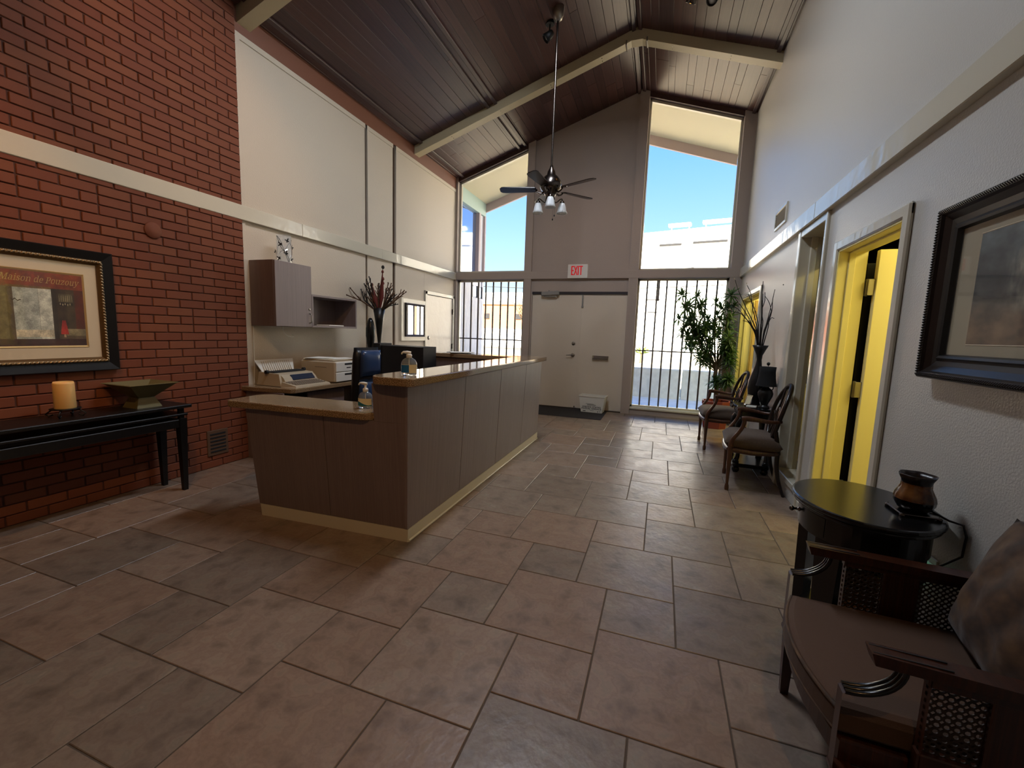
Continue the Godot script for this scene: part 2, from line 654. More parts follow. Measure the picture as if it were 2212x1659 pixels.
	M.velvet_gold.rim_enabled = true
	M.velvet_gold.rim = 0.2
	var wal := grain_tex(Color(0.36, 0.22, 0.14), Color(0.20, 0.115, 0.07), 14, 0.8)
	with_color(tri_map(mat("walnut", Color(1, 1, 1), 0.3), Vector3(3, 1, 3)), wal)
	variant("walnut_dark", "walnut", Color(0.42, 0.36, 0.34), Vector3(0.4, 0.2, 0.1))
	variant("cane_wood", "walnut", Color(0.75, 0.62, 0.52), Vector3(0.1, 0.6, 0.3))
	mat("cane", Color(0.17, 0.115, 0.07), 0.6)
	var gl := noise_tex(0.01, 4, 61, [[0.0, Color(0.16, 0.10, 0.07)], [0.5, Color(0.36, 0.22, 0.12)], [1.0, Color(0.55, 0.36, 0.18)]], 256)
	with_color(tri_map(mat("glaze", Color(1, 1, 1), 0.12), Vector3.ONE * 4.0), gl)
	mat("glaze_black", Color(0.04, 0.03, 0.03), 0.1)
	mat("terracotta", Color(0.50, 0.21, 0.14), 0.6)
	mat("soil", Color(0.12, 0.08, 0.05), 1.0)
	mat("bark", Color(0.42, 0.34, 0.25), 0.8)
	mat("twig", Color(0.11, 0.075, 0.06), 0.7)
	mat("bud", Color(0.82, 0.76, 0.62), 0.7)
	mat("dried_red", Color(0.40, 0.14, 0.10), 0.7)
	mat("dried_brown", Color(0.33, 0.22, 0.13), 0.8)
	var lf := mat("leaf_green", Color(0.24, 0.33, 0.18), 0.5)
	lf.backlight_enabled = true
	lf.backlight = Color(0.22, 0.34, 0.10)
	lf.cull_mode = BaseMaterial3D.CULL_DISABLED
	mat("wicker", Color(0.48, 0.31, 0.14), 0.7)
	mat("mat_rubber", Color(0.145, 0.13, 0.14), 0.95)
	mat("ink", Color(0.10, 0.10, 0.11), 0.8)
	mat("ink_grey", Color(0.36, 0.36, 0.35), 0.8)
	mat("label_blue", Color(0.05, 0.36, 0.58), 0.5)
	mat("label_teal", Color(0.06, 0.42, 0.50), 0.5)
	mat("label_cream", Color(0.88, 0.84, 0.70), 0.6)
	# glass
	var g := mat("pane_glass", Color(0.96, 0.99, 1.0, 0.04), 0.02)
	g.transparency = BaseMaterial3D.TRANSPARENCY_ALPHA
	g.metallic_specular = 0.12
	var pg := mat("picture_glass", Color(1, 1, 1, 0.02), 0.03)
	pg.transparency = BaseMaterial3D.TRANSPARENCY_ALPHA
	g.metallic_specular = 0.12
	var cg := mat("clear_plastic", Color(0.92, 0.97, 1.0, 0.13), 0.05)
	cg.transparency = BaseMaterial3D.TRANSPARENCY_ALPHA
	g.metallic_specular = 0.12
	var gel := mat("gel", Color(0.93, 0.97, 1.0, 0.04), 0.02)
	gel.refraction_enabled = true
	gel.refraction_scale = 0.033
	mat("mirror", Color(0.93, 0.93, 0.92), 0.02, 1.0)
	mat("sky_glass", Color(0.62, 0.70, 0.86), 0.04, 0.85)
	var fr := mat("frosted_glass", Color(0.92, 0.93, 0.93), 0.35)
	fr.backlight_enabled = true
	fr.backlight = Color(0.7, 0.7, 0.7)
	# outdoors
	var conc := noise_tex(0.02, 5, 71, [[0.0, Color(0.84, 0.85, 0.85)], [1.0, Color(0.93, 0.94, 0.94)]], 512)
	with_color(tri_map(mat("concrete", Color(1, 1, 1), 0.85), Vector3.ONE * 0.3, true), conc)
	with_color(tri_map(mat("barrier_concrete", Color(0.96, 0.98, 0.98), 0.85), Vector3.ONE * 0.6, true), conc)
	mat("asphalt", Color(0.56, 0.53, 0.47), 0.9)
	mat("white_wall", Color(0.93, 0.92, 0.90), 0.8)
	mat("white_siding", Color(0.86, 0.86, 0.88), 0.6)
	mat("wall_slot", Color(0.13, 0.13, 0.14), 0.8)
	mat("orange_wall", Color(0.80, 0.46, 0.30), 0.8)
	mat("soffit_paint", Color(0.78, 0.75, 0.63), 0.7)
	mat("fascia_paint", Color(0.70, 0.64, 0.64), 0.7)
	mat("teal_beam", Color(0.62, 0.71, 0.68), 0.6)  # cream paint, its teal cast put into the colour
	mat("roofing", Color(0.35, 0.33, 0.31), 0.9)
	mat("palm_green", Color(0.38, 0.46, 0.16), 0.7)
	mat("line_yellow", Color(0.85, 0.68, 0.20), 0.8)
	mat("cable", Color(0.18, 0.17, 0.16), 0.8)
	# lights
	var e := mat("bulb_warm", Color(1.0, 0.85, 0.6), 0.4)
	e.emission_enabled = true
	e.emission = Color(1.0, 0.72, 0.30)
	e.emission_energy_multiplier = 3.0
	var p := mat("panel_glow", Color(1, 0.95, 0.8), 0.5)
	p.emission_enabled = true
	p.emission = Color(1.0, 0.86, 0.42)
	p.emission_energy_multiplier = 2.0
	var x := mat("exit_red", Color(0.75, 0.06, 0.08), 0.4)
	x.emission_enabled = true
	x.emission = Color(1.0, 0.06, 0.10)
	x.emission_energy_multiplier = 0.25
	var nl := mat("night_light_glow", Color(0.75, 0.95, 0.85), 0.4)
	nl.emission_enabled = true
	nl.emission = Color(0.6, 1.0, 0.8)
	nl.emission_energy_multiplier = 0.7


# ------------------------------------------------------------------ the shell
func build_shell() -> void:
	# floor: a bed of grout and the tiles set in it, large and small squares in a pinwheel
	var st := ms()
	box(st, Vector3(LEFT_X - 0.15, -0.16, FAR_Z - 0.15), Vector3(5.2, -0.004, NEAR_Z + 0.15))
	var fl := obj("floor", st, M.grout)
	tag(fl, "brown mottled stone tile floor laid in a pinwheel of large and small squares", "floor", "", "structure")
	var names := ["tile_a", "tile_b", "tile_c", "tile_d"]
	var meshes := {}
	for k in [2, 3]:
		var s := ms()
		var h: float = k * TILE_U / 2.0 - 0.0028
		box(s, Vector3(-h, -0.012, -h), Vector3(h, 0.0, h), 0.0022)
		s.generate_normals()
		meshes[k] = s.commit()
	var rest := ms()
	var nrest := 0
	var shown := []
	for i in range(-40, 41):
		for j in range(-40, 41):
			var ax := 0.155 + (i * 3 - j * 2 - 2) * TILE_U
			var az := -1.8846 + (i * 2 + j * 3) * TILE_U
			for k in [3, 2]:
				var x0: float = ax if k == 3 else ax + 3 * TILE_U
				var z0 := az
				var w: float = k * TILE_U
				var cx0 := maxf(x0, LEFT_X)
				var cx1 := minf(x0 + w, RIGHT_X)
				var cz0 := maxf(z0, FAR_Z)
				var cz1 := minf(z0 + w, NEAR_Z)
				if cx1 - cx0 < 0.02 or cz1 - cz0 < 0.02:
					continue
				var cut := cx1 - cx0 < w - 0.001 or cz1 - cz0 < w - 0.001
				var c := Vector3((cx0 + cx1) / 2.0, 0, (cz0 + cz1) / 2.0)
				if c.z > -0.45:
					box(rest, Vector3(cx0 + 0.0028, -0.012, cz0 + 0.0028), Vector3(cx1 - 0.0028, 0, cz1 - 0.0028), 0.002)
					nrest += 1
					continue
				var m: Material = M[names[rng.randi() % 4]]
				if cut:
					var s := ms()
					var hx := (cx1 - cx0) / 2.0 - 0.0028
					var hz := (cz1 - cz0) / 2.0 - 0.0028
					box(s, Vector3(-hx, -0.012, -hz), Vector3(hx, 0, hz), 0.002)
					s.generate_normals()
					shown.append([s.commit(), m, Transform3D(Basis(), c)])
				else:
					shown.append([meshes[k], m, Transform3D(Basis(Vector3.UP, PI / 2.0 * (rng.randi() % 4)), c)])
	for s in shown:
		mesh_at("tile", s[0], s[1], fl, s[2])
	if nrest > 0:
		var o := obj("tile_field", rest, M.tile_a, fl)
		o.set_meta("kind", "stuff")
	# wall behind the viewer
	st = ms()
	prism(st, PackedVector2Array([Vector2(LEFT_X - 0.15, -0.1), Vector2(RIGHT_X + 0.15, -0.1), Vector2(RIGHT_X + 0.15, roof_y(RIGHT_X) + 0.1), Vector2(RIDGE_X, RIDGE_Y + 0.1), Vector2(LEFT_X - 0.15, roof_y(LEFT_X) + 0.1)]), 0.15, Transform3D(Basis(), Vector3(0, 0, NEAR_Z)))
	tag(obj("wall_near", st, M.wall_paint), "plain painted gable wall closing the lobby behind the viewer", "wall", "", "structure")


func build_ceiling() -> void:
	# roof deck with eaves over the front walk; the lobby side carries the planks
	var st := ms()
	var z0 := -9.25
	var z1 := NEAR_Z + 0.6
	var th := 0.16
	var off := 0.035
	prism(st, PackedVector2Array([Vector2(-6.5, roof_y(-6.5) + off), Vector2(RIDGE_X, RIDGE_Y + off), Vector2(5.6, roof_y(5.6) + off), Vector2(5.6, roof_y(5.6) + th), Vector2(RIDGE_X, RIDGE_Y + th), Vector2(-6.5, roof_y(-6.5) + th)]), z1 - FAR_Z + 0.16, Transform3D(Basis(), Vector3(0, 0, FAR_Z - 0.16)))
	var ce := obj("ceiling", st, M.sheathing)
	tag(ce, "steep dark stained wood plank ceiling rising to a ridge", "ceiling", "", "structure")
	# planks of mixed width, bay by bay between the beams
	var bays := [[FAR_Z, -6.385], [-6.235, -3.36], [-3.20, -0.3], [-0.15, NEAR_Z]]
	var widths := [0.134, 0.10, 0.19, 0.10, 0.178, 0.107, 0.158, 0.116, 0.142]
	var mats := ["plank_a", "plank_b", "plank_c"]
	var cache := {}
	var near := ms()
	for side in [-1.0, 1.0]:
		var reach: float = (RIDGE_X - LEFT_X) if side < 0.0 else (RIGHT_X - RIDGE_X)
		var slope_len := reach * sqrt(10.0) / 3.0
		for b in bays.size():
			var s := 0.0
			var k: int = b * 2 + (3 if side < 0.0 else 0)
			while s < slope_len - 0.005:
				var w: float = minf(widths[k % widths.size()], slope_len - s)
				k += 1
				var zl: float = bays[b][0]
				var zr: float = bays[b][1]
				var dir := Vector3(side, -1.0 / 3.0, 0).normalized()
				var nrm := Vector3(side / 3.0, 1.0, 0).normalized()
				var o := Vector3(RIDGE_X, RIDGE_Y, (zl + zr) / 2.0) + dir * (s + w / 2.0)
				var bs := Basis(dir, nrm, dir.cross(nrm))
				var t := Transform3D(bs, o)
				var hz := (zr - zl) / 2.0
				if b == 3:
					box(near, Vector3(-w / 2.0 + 0.002, 0.0, -hz), Vector3(w / 2.0 - 0.002, 0.03, hz), 0.004, t)
				else:
					var cuts := [-hz, hz]
					if rng.randf() < 0.45:
						cuts = [-hz, lerpf(-hz, hz, rng.randf_range(0.25, 0.75)), hz]
					for q in cuts.size() - 1:
						var len: float = cuts[q + 1] - cuts[q]
						var key := "%.4f_%.4f" % [w, len]
						if not cache.has(key):
							var ps := ms()
							box(ps, Vector3(-w / 2.0 + 0.001, 0.0, -len / 2.0 + 0.0005), Vector3(w / 2.0 - 0.001, 0.03, len / 2.0 - 0.0005), 0.0025)
							ps.generate_normals()
							cache[key] = ps.commit()
						mesh_at("plank", cache[key], M[mats[rng.randi() % 3]], ce, t * Transform3D(Basis(), Vector3(0, 0, (cuts[q] + cuts[q + 1]) / 2.0)))
				s += w
	var nf := obj("plank_field", near, M.plank_a, ce)
	nf.set_meta("kind", "stuff")
	# battens under the planks, running with the ridge
	for b in 3:
		for x in [-3.80, -2.672, -2.556, -0.635, -0.545, 1.08]:
			st = ms()
			var sd := -1.0 if x < RIDGE_X else 1.0
			var dir := Vector3(sd, -1.0 / 3.0, 0).normalized()
			var nrm := Vector3(sd / 3.0, 1.0, 0).normalized()
			var t := Transform3D(Basis(dir, nrm, dir.cross(nrm)), Vector3(x, roof_y(x), (bays[b][0] + bays[b][1]) / 2.0))
			var hz: float = (bays[b][1] - bays[b][0]) / 2.0
			box(st, Vector3(-0.024, -0.028, -hz), Vector3(0.024, 0.002, hz), 0.005, t)
			obj("batten", st, M.batten_wood, ce)
	# beams
	for z in [-6.31, -3.28, -0.225]:
		var t := thing("ceiling_beam", "", "beam", Vector3(0, 0, z), 0.0, "", "structure")
		t.set_meta("label", "cream boxed gable beam crossing in front of the tall windows" if z < -6.0 else ("cream boxed beam whose end shows above the brick wall" if z < -3.0 else "cream boxed gable beam over the viewer"))
		for side in [-1.0, 1.0]:
			var xe: float = LEFT_X if side < 0.0 else RIGHT_X
			st = ms()
			prism(st, PackedVector2Array([Vector2(RIDGE_X, RIDGE_Y - 0.125), Vector2(xe, roof_y(xe) - 0.125), Vector2(xe, roof_y(xe) + 0.02), Vector2(RIDGE_X, RIDGE_Y + 0.02)]), 0.14, Transform3D(Basis(), Vector3(0, 0, -0.07)))
			obj("beam_arm", st, M.beam_paint, t)
			for d in [0.45, 1.15, 1.9, 2.7]:
				if d < absf(xe - RIDGE_X):
					st = ms()
					var bx: float = RIDGE_X + side * d
					for dz in [-0.03, 0.03]:
						lathe(st, [Vector2(0.006, 0), Vector2(0.006, 0.004)], 8, Transform3D(Basis(), Vector3(bx, roof_y(bx) - 0.1285, dz)))
					obj("screw_pair", st, M.pewter, t)
		st = ms()
		var pl := PackedVector2Array([Vector2(-0.16, -0.178), Vector2(-0.1, -0.148), Vector2(0.1, -0.148), Vector2(0.16, -0.178), Vector2(0.16, -0.16), Vector2(0.0, -0.105), Vector2(-0.16, -0.16)])
		prism(st, pl, 0.15, Transform3D(Basis(), Vector3(RIDGE_X, RIDGE_Y, -0.075)))
		obj("ridge_plate", st, M.beam_paint, t)
		for k in [-0.13, 0.13]:
			st = ms()
			box(st, Vector3(RIDGE_X + k - 0.008, RIDGE_Y - 0.185, -0.078), Vector3(RIDGE_X + k + 0.008, RIDGE_Y - 0.13, 0.078), 0.003)
			obj("plate_flange", st, M.brushed_steel, t)


func build_far_wall() -> void:
	var zf := FAR_Z
	var st := ms()
	# solid middle with the doors, its foot cut out for them
	var up := Transform3D(Basis(), Vector3(0, 0, zf - 0.14))
	prism(st, PackedVector2Array([Vector2(-2.40, 2.11), Vector2(-0.52, 2.11), Vector2(-0.52, roof_y(-0.52) + 0.03), Vector2(RIDGE_X, RIDGE_Y + 0.03), Vector2(-2.40, roof_y(-2.40) + 0.03)]), 0.14, up)
	box(st, Vector3(-2.40, -0.05, zf - 0.14), Vector3(-2.335, 2.11, zf))
	box(st, Vector3(-0.575, -0.05, zf - 0.14), Vector3(-0.50, 2.11, zf))
	# low walls under the windows, sliver at the left corner
	box(st, Vector3(-3.93, -0.05, zf - 0.14), Vector3(-2.40, 0.11, zf))
	box(st, Vector3(-0.50, -0.05, zf - 0.14), Vector3(1.13, 0.11, zf + 0.02))
	tag(obj("wall_far", st, M.taupe_paint), "shaded taupe entrance wall holding the double doors between two tall windows", "wall", "", "structure")
	# posts, heads and the band
	st = ms()
	for p in [[-2.495, -2.36], [-0.61, -0.458], [0.958, 1.13], [-3.93, -3.885]]:
		var x0: float = p[0]
		var x1: float = p[1]
		var poly := PackedVector2Array([Vector2(x0, 0.0), Vector2(x1, 0.0), Vector2(x1, roof_y(x1) + 0.02)])
		if x0 < RIDGE_X and x1 > RIDGE_X:
			poly.append(Vector2(RIDGE_X, RIDGE_Y + 0.02))
		poly.append(Vector2(x0, roof_y(x0) + 0.02))
		prism(st, poly, 0.19, Transform3D(Basis(), Vector3(0, 0, zf - 0.14)))
	tag(obj("trim_1", st, M.taupe_paint), "tall painted posts standing beside the entrance windows", "post", "", "structure")
	st = ms()
	for p in [[-3.885, -2.495], [-0.458, 0.958]]:
		var x0: float = p[0]
		var x1: float = p[1]
		var h0 := 0.075
		prism(st, PackedVector2Array([Vector2(x0, roof_y(x0) - h0), Vector2(x1, roof_y(x1) - h0), Vector2(x1, roof_y(x1) + 0.02), Vector2(x0, roof_y(x0) + 0.02)]), 0.17, Transform3D(Basis(), Vector3(0, 0, zf - 0.14)))
	tag(obj("trim_2", st, M.batten_wood), "dark sloping window heads under the plank ceiling", "trim", "", "structure")
	st = ms()
	box(st, Vector3(-3.93, 2.348, zf - 0.14), Vector3(1.13, 2.485, zf + 0.055), 0.006)
	tag(obj("trim_3", st, M.taupe_paint), "painted horizontal band crossing the entrance wall under the exit sign", "trim", "", "structure")
	st = ms()
	box(st, Vector3(-0.458, 0.09, zf - 0.13), Vector3(0.958, 0.125, zf + 0.045), 0.006)
	box(st, Vector3(-3.885, 0.09, zf - 0.13), Vector3(-2.495, 0.125, zf + 0.045), 0.006)
	tag(obj("trim_4", st, M.trim_paint), "low sills at the foot of the barred entrance windows", "window sill", "", "structure")
	# windows
	window_unit("window_1", [Vector2(-3.885, 2.485), Vector2(-2.495, 2.485), Vector2(-2.495, roof_y(-2.495) - 0.075), Vector2(-3.885, roof_y(-3.885) - 0.075)], zf - 0.07, "upper left fixed window under the sloping soffit")
	window_unit("window_2", [Vector2(-3.885, 0.125), Vector2(-2.495, 0.125), Vector2(-2.495, 2.348), Vector2(-3.885, 2.348)], zf - 0.07, "lower left window behind iron bars")
	window_unit("window_3", [Vector2(-0.458, 2.485), Vector2(0.958, 2.485), Vector2(0.958, roof_y(0.958) - 0.075), Vector2(-0.458, roof_y(-0.458) - 0.075)], zf - 0.07, "upper right fixed window with a view of blue sky")
	window_unit("window_4", [Vector2(-0.458, 0.125), Vector2(0.958, 0.125), Vector2(0.958, 2.348), Vector2(-0.458, 2.348)], zf - 0.07, "lower right window behind iron bars and the potted tree")
	# bars
	bars("window_bars", -3.885, -2.495, [-3.943, -3.78, -3.62, -3.47, -3.313, -3.157, -2.999, -2.848, -2.693, -2.54], 0.15, "iron security bars outside the lower left window", 1.213)
	bars("window_bars", -0.458, 0.958, [-0.44, -0.30, -0.136, 0.018, 0.175, 0.331, 0.489, 0.643, 0.799, 0.94], 0.13, "iron security bars outside the lower right window", 1.122)
	# doors
	var d := Node3D.new()
	d.name = "door_1"
	add_child(d)
	tag(d, "pair of flush taupe entrance doors with a dark header bar", "double door", "", "structure")
	for p in [[-2.332, -1.424], [-1.418, -0.578]]:
		st = ms()
		box(st, Vector3(p[0], 0.012, zf - 0.06), Vector3(p[1], 2.075, zf - 0.012), 0.004)
		obj("door_leaf", st, M.door_paint, d)
	st = ms()
	box(st, Vector3(-2.335, 2.078, zf - 0.08), Vector3(-0.58, 2.125, zf + 0.012), 0.004)
	obj("header_bar", st, M.header_bronze, d)
	st = ms()
	box(st, Vector3(-2.335, 0.0, zf - 0.09), Vector3(-0.575, 0.011, zf + 0.03), 0.003)
	obj("threshold", st, M.pewter, d)
	st = ms()
	box(st, Vector3(-1.437, 0.02, zf - 0.012), Vector3(-1.405, 2.07, zf - 0.006), 0.002)
	obj("astragal", st, M.door_paint, d)
	# closer on the header
	st = ms()
	box(st, Vector3(-2.15, 2.055, zf + 0.012), Vector3(-1.82, 2.13, zf + 0.075), 0.012, Transform3D(Basis(Vector3.BACK, 0.06), Vector3(0.125, 0.12, 0)))
	box(st, Vector3(-2.02, 2.13, zf + 0.03), Vector3(-1.99, 2.15, zf + 0.06), 0.004)
	box(st, Vector3(-2.1, 2.028, zf + 0.03), Vector3(-1.86, 2.045, zf + 0.055), 0.004)
	obj("door_closer", st, M.grey_plastic, d)
	st = ms()
	box(st, Vector3(-1.402, 1.86, zf - 0.012), Vector3(-1.376, 2.07, zf + 0.012), 0.005)
	box(st, Vector3(-1.408, 1.845, zf - 0.012), Vector3(-1.37, 1.875, zf + 0.01), 0.004)
	obj("surface_bolt", st, M.grey_plastic, d)
	st = ms()
	var out := Transform3D(Basis(Vector3.RIGHT, PI / 2.0), Vector3(-1.521, 1.197, zf - 0.012))
	lathe(st, [Vector2(0.034, 0), Vector2(0.034, 0.006), Vector2(0.028, 0.012), Vector2(0.016, 0.014), Vector2(0.014, 0.022), Vector2(0.0, 0.022)], 20, out)
	obj("deadbolt", st, M.brushed_steel, d)
	st = ms()
	out.origin.y = 0.986
	lathe(st, [Vector2(0.036, 0), Vector2(0.036, 0.006), Vector2(0.030, 0.012), Vector2(0.013, 0.015), Vector2(0.013, 0.05), Vector2(0.0, 0.05)], 20, out)
	tube(st, [Vector3(-1.521, 0.986, zf + 0.035), Vector3(-1.57, 0.986, zf + 0.036), Vector3(-1.635, 0.980, zf + 0.03)], [0.010, 0.009, 0.007], 8)
	obj("lever_handle", st, M.brushed_steel, d)
	st = ms()
	box(st, Vector3(-1.16, 0.93, zf - 0.012), Vector3(-0.875, 0.945, zf + 0.03), 0.004)
	box(st, Vector3(-1.16, 0.945, zf - 0.012), Vector3(-0.875, 0.995, zf - 0.008), 0.001)
	box(st, Vector3(-1.16, 0.94, zf - 0.01), Vector3(-1.145, 0.997, zf + 0.026), 0.003)
	box(st, Vector3(-0.89, 0.935, zf - 0.01), Vector3(-0.875, 0.965, zf + 0.026), 0.003)
	obj("mail_slot_hood", st, M.chrome, d)
	st = ms()
	box(st, Vector3(-1.46, 0.02, zf - 0.012), Vector3(-1.44, 0.05, zf - 0.004), 0.002)
	obj("foot_bolt", st, M.chrome, d)


func window_unit(called: String, p: Array, z: float, label: String) -> void:
	var w := Node3D.new()
	w.name = called
	add_child(w)
	tag(w, label, "window", "", "structure")
	var mid: Vector2 = (p[0] + p[1] + p[2] + p[3]) / 4.0
	for i in 4:
		var a: Vector2 = p[i]
		var b: Vector2 = p[(i + 1) % 4]
		var st := ms()
		var n := Vector2(-(b - a).y, (b - a).x).normalized() * 0.034
		var e := (b - a).normalized()
		prism(st, PackedVector2Array([a, b, b + n, a + n]), 0.05, Transform3D(Basis(), Vector3(0, 0, z - 0.025)))
		obj("frame_rail", st, M.trim_paint, w)
	var g := ms()
	var q := []
	for v in p:
		q.append(Vector3(v.x + signf(mid.x - v.x) * 0.02, v.y + signf(mid.y - v.y) * 0.02, z))
	quad(g, q[0], q[1], q[2], q[3])
	obj("pane", g, M.pane_glass, w)


func bars(called: String, x0: float, x1: float, xs: Array, y0: float, label: String, ymid: float) -> void:
	var t := thing(called, label, "security bars", Vector3(0, 0, -7.86), 0.0, "iron bars outside the entrance windows")
	for x in xs:
		if x < x0 - 0.07 or x > x1 + 0.03:
			continue
		var st := ms()
		box(st, Vector3(x - 0.0135, y0, -0.012), Vector3(x + 0.0135, 2.335, 0.012), 0.002)
		obj("bar", st, M.bar_iron, t)
	for y in [2.325, ymid, y0 + 0.01]:
		var st := ms()
		box(st, Vector3(x0 - 0.05, y - 0.011, -0.013), Vector3(x1 + 0.05, y + 0.011, 0.013), 0.002)
		obj("crossbar", st, M.bar_iron, t)
	if x0 > -1.0:
		var st := ms()
		box(st, Vector3(-0.122, 1.98, -0.014), Vector3(-0.095, 2.33, 0.014), 0.003)
		obj("latch_tube", st, M.bar_iron, t)


func seen_area(lo: Vector3, hi: Vector3) -> float:
	# pixels a face in the plane x = lo.x covers in the photograph; 0 outside the frame
	var eye := Transform3D(Basis(Vector3(0.943503, 0.033697, -0.329645), Vector3(-0.070954, 0.992287, -0.101647), Vector3(0.323677, 0.119294, 0.938617)).orthonormalized(), Vector3(0, 1.356, 0)).affine_inverse()
	var pts := PackedVector2Array()
	var inside := false
	for p in [Vector3(lo.x, lo.y, lo.z), Vector3(lo.x, lo.y, hi.z), Vector3(lo.x, hi.y, hi.z), Vector3(lo.x, hi.y, lo.z)]:
		var q: Vector3 = eye * p
		if q.z > -0.1:
			return 0.0
		var s := Vector2(1106.0 + 922.46 * q.x / -q.z, 829.5 - 922.46 * q.y / -q.z)
		pts.append(s)
		if s.x > 0.0 and s.x < 2212.0 and s.y > 0.0 and s.y < 1659.0:
			inside = true
	if not inside:
		return 0.0
	return absf((pts[2] - pts[0]).cross(pts[3] - pts[1])) / 2.0


func build_left_wall() -> void:
	var st := ms()
	box(st, Vector3(LEFT_X - 0.18, -0.1, FAR_Z - 0.14), Vector3(LEFT_X - 0.02, 4.27, NEAR_Z + 0.15))
	var wl := obj("wall_left", st, M.groove_brown)
	tag(wl, "left wall, half painted red brick and half cream panelling above and below a rail", "wall", "", "structure")
	# brickwork
	st = ms()
	box(st, Vector3(LEFT_X - 0.02, -0.02, -3.172), Vector3(-3.907, 4.27, NEAR_Z))
	obj("mortar_bed", st, M.mortar, wl)
	var course := 0.07
	var pitch := 0.207
	var bricks := []
	var bh := 0.0628
	for r in 61:
		var y := 0.004 + r * course
		var z := -3.17
		var flem: bool = r in [7, 19, 31, 40, 52]
		var k := 0
		if not flem and r % 2 == 0:
			bricks.append([y, z, 0.0935])
			z += pitch / 2.0
		while z < NEAR_Z - 0.02:
			var len := 0.0935 if flem and k % 2 == 1 else 0.197
			len = minf(len, NEAR_Z - z)
			bricks.append([y, z, len])
			z += len + 0.010
			k += 1
	var kept := []
	for b in bricks:
		if b[0] > 2.325 and b[0] < 2.43:
			continue
		var a := seen_area(Vector3(-3.9, b[0], b[1]), Vector3(-3.9, b[0] + bh, b[1] + b[2]))
		if b[0] > 0.98 and b[0] < 1.78 and b[1] > -2.07:
			a = 0.0
		kept.append([a, b])
	kept.sort_custom(func(p, q): return p[0] > q[0])
	var shared := {}
	for len in [0.197, 0.0935]:
		for v in 3:
			var s := ms()
			box(s, Vector3(-0.012, 0.0, 0.0), Vector3(0.007 + 0.0012 * v, bh, len), 0.0035)
			s.generate_normals()
			shared["%.4f_%d" % [len, v]] = s.commit()
	var field := ms()
	var names := ["brick_a", "brick_b", "brick_c"]
	for i in kept.size():
		var b: Array = kept[i][1]
		if i < 300 and kept[i][0] > 0.0 and (is_equal_approx(b[2], 0.197) or is_equal_approx(b[2], 0.0935)):
			mesh_at("brick", shared["%.4f_%d" % [b[2], rng.randi() % 3]], M[names[rng.randi() % 3]], wl, Transform3D(Basis(), Vector3(-3.907, b[0], b[1])))
		else:
			box(field, Vector3(-3.919, b[0], b[1]), Vector3(-3.9 + rng.randf_range(0.0, 0.0024), b[0] + bh, b[1] + b[2]), 0.003)
	var bf := obj("brick_field", field, M.brick_a, wl)
	bf.set_meta("kind", "stuff")
	# cream panels with dark joints between them
	for p in [[-5.035, -3.176, 0.0, 2.36, 0.0], [-5.665, -5.073, 0.0, 2.36, 0.0], [-6.58, -5.733, 0.0, 2.36, 0.0], [-7.72, -6.58, 2.03, 2.36, 0.0], [-5.035, -3.176, 2.47, 4.045, 1.0], [-5.665, -5.073, 2.47, 4.045, 1.0], [-7.70, -5.733, 2.47, 4.045, 1.0]]:
		st = ms()
		box(st, Vector3(-3.952, p[2], p[0]), Vector3(-3.93, p[3], p[1]), 0.003)
		if p[4] > 0.0:
			box(st, Vector3(-3.94, p[3] - 0.055, p[0]), Vector3(-3.92, p[3], p[1]), 0.003)
		obj("wall_panel", st, M.wall_paint, wl)
	for p in [[-3.232, -3.174, 2.47, 4.045], [-3.215, -3.174, 0.0, 2.36], [-5.098, -5.073, 2.47, 4.045], [-5.757, -5.733, 2.47, 4.045], [-7.735, -7.70, 2.47, 4.045]]:
		st = ms()
		box(st, Vector3(-3.94, p[2], p[0]), Vector3(-3.918, p[3], p[1]), 0.003)
		obj("panel_edge_strip", st, M.wall_paint, wl)
	st = ms()
	box(st, Vector3(-3.955, 4.045, FAR_Z), Vector3(-3.925, 4.27, -3.172), 0.003)
	obj("frieze_board", st, M.frieze_paint, wl)
	# rail
	st = ms()
	box(st, Vector3(-3.95, 2.347, FAR_Z + 0.05), Vector3(-3.892, 2.485, -5.36), 0.005)
	box(st, Vector3(-3.95, 2.347, -5.359), Vector3(-3.891, 2.485, -3.9), 0.005)
	box(st, Vector3(-3.95, 2.347, -3.899), Vector3(-3.8915, 2.485, NEAR_Z), 0.005)
	tag(obj("trim_5", st, M.trim_paint), "glossy cream rail running along the brick and panelled left wall", "rail", "", "structure")
	# side door by the far corner
	var d := Node3D.new()
	d.name = "door_3"
	add_child(d)
	tag(d, "closed glossy white side door beside the small mirror", "door", "", "structure")
	st = ms()
	box(st, Vector3(-3.955, 0.0, -7.63), Vector3(-3.928, 1.965, -6.665), 0.003)
	obj("door_leaf", st, M.door_paint, d)
	st = ms()
	box(st, Vector3(-3.955, 0.0, -6.665), Vector3(-3.908, 2.03, -6.595), 0.006)
	box(st, Vector3(-3.955, 0.0, -7.705), Vector3(-3.908, 2.03, -7.635), 0.006)
	box(st, Vector3(-3.955, 1.97, -7.705), Vector3(-3.908, 2.035, -6.595), 0.006)
	obj("door_casing", st, M.trim_paint, d)
	for y in [1.72, 1.05, 0.3]:
		st = ms()
		box(st, Vector3(-3.93, y - 0.05, -7.655), Vector3(-3.915, y + 0.05, -7.615), 0.003)
		tube(st, [Vector3(-3.912, y - 0.05, -7.635), Vector3(-3.912, y + 0.05, -7.635)], 0.008, 8)
		obj("hinge", st, M.pewter, d)
	var out := Transform3D(Basis(Vector3.BACK, -PI / 2.0), Vector3(-3.928, 1.215, -6.735))
	st = ms()
	lathe(st, [Vector2(0.035, 0), Vector2(0.035, 0.006), Vector2(0.028, 0.014), Vector2(0.015, 0.02), Vector2(0.0, 0.02)], 20, out)
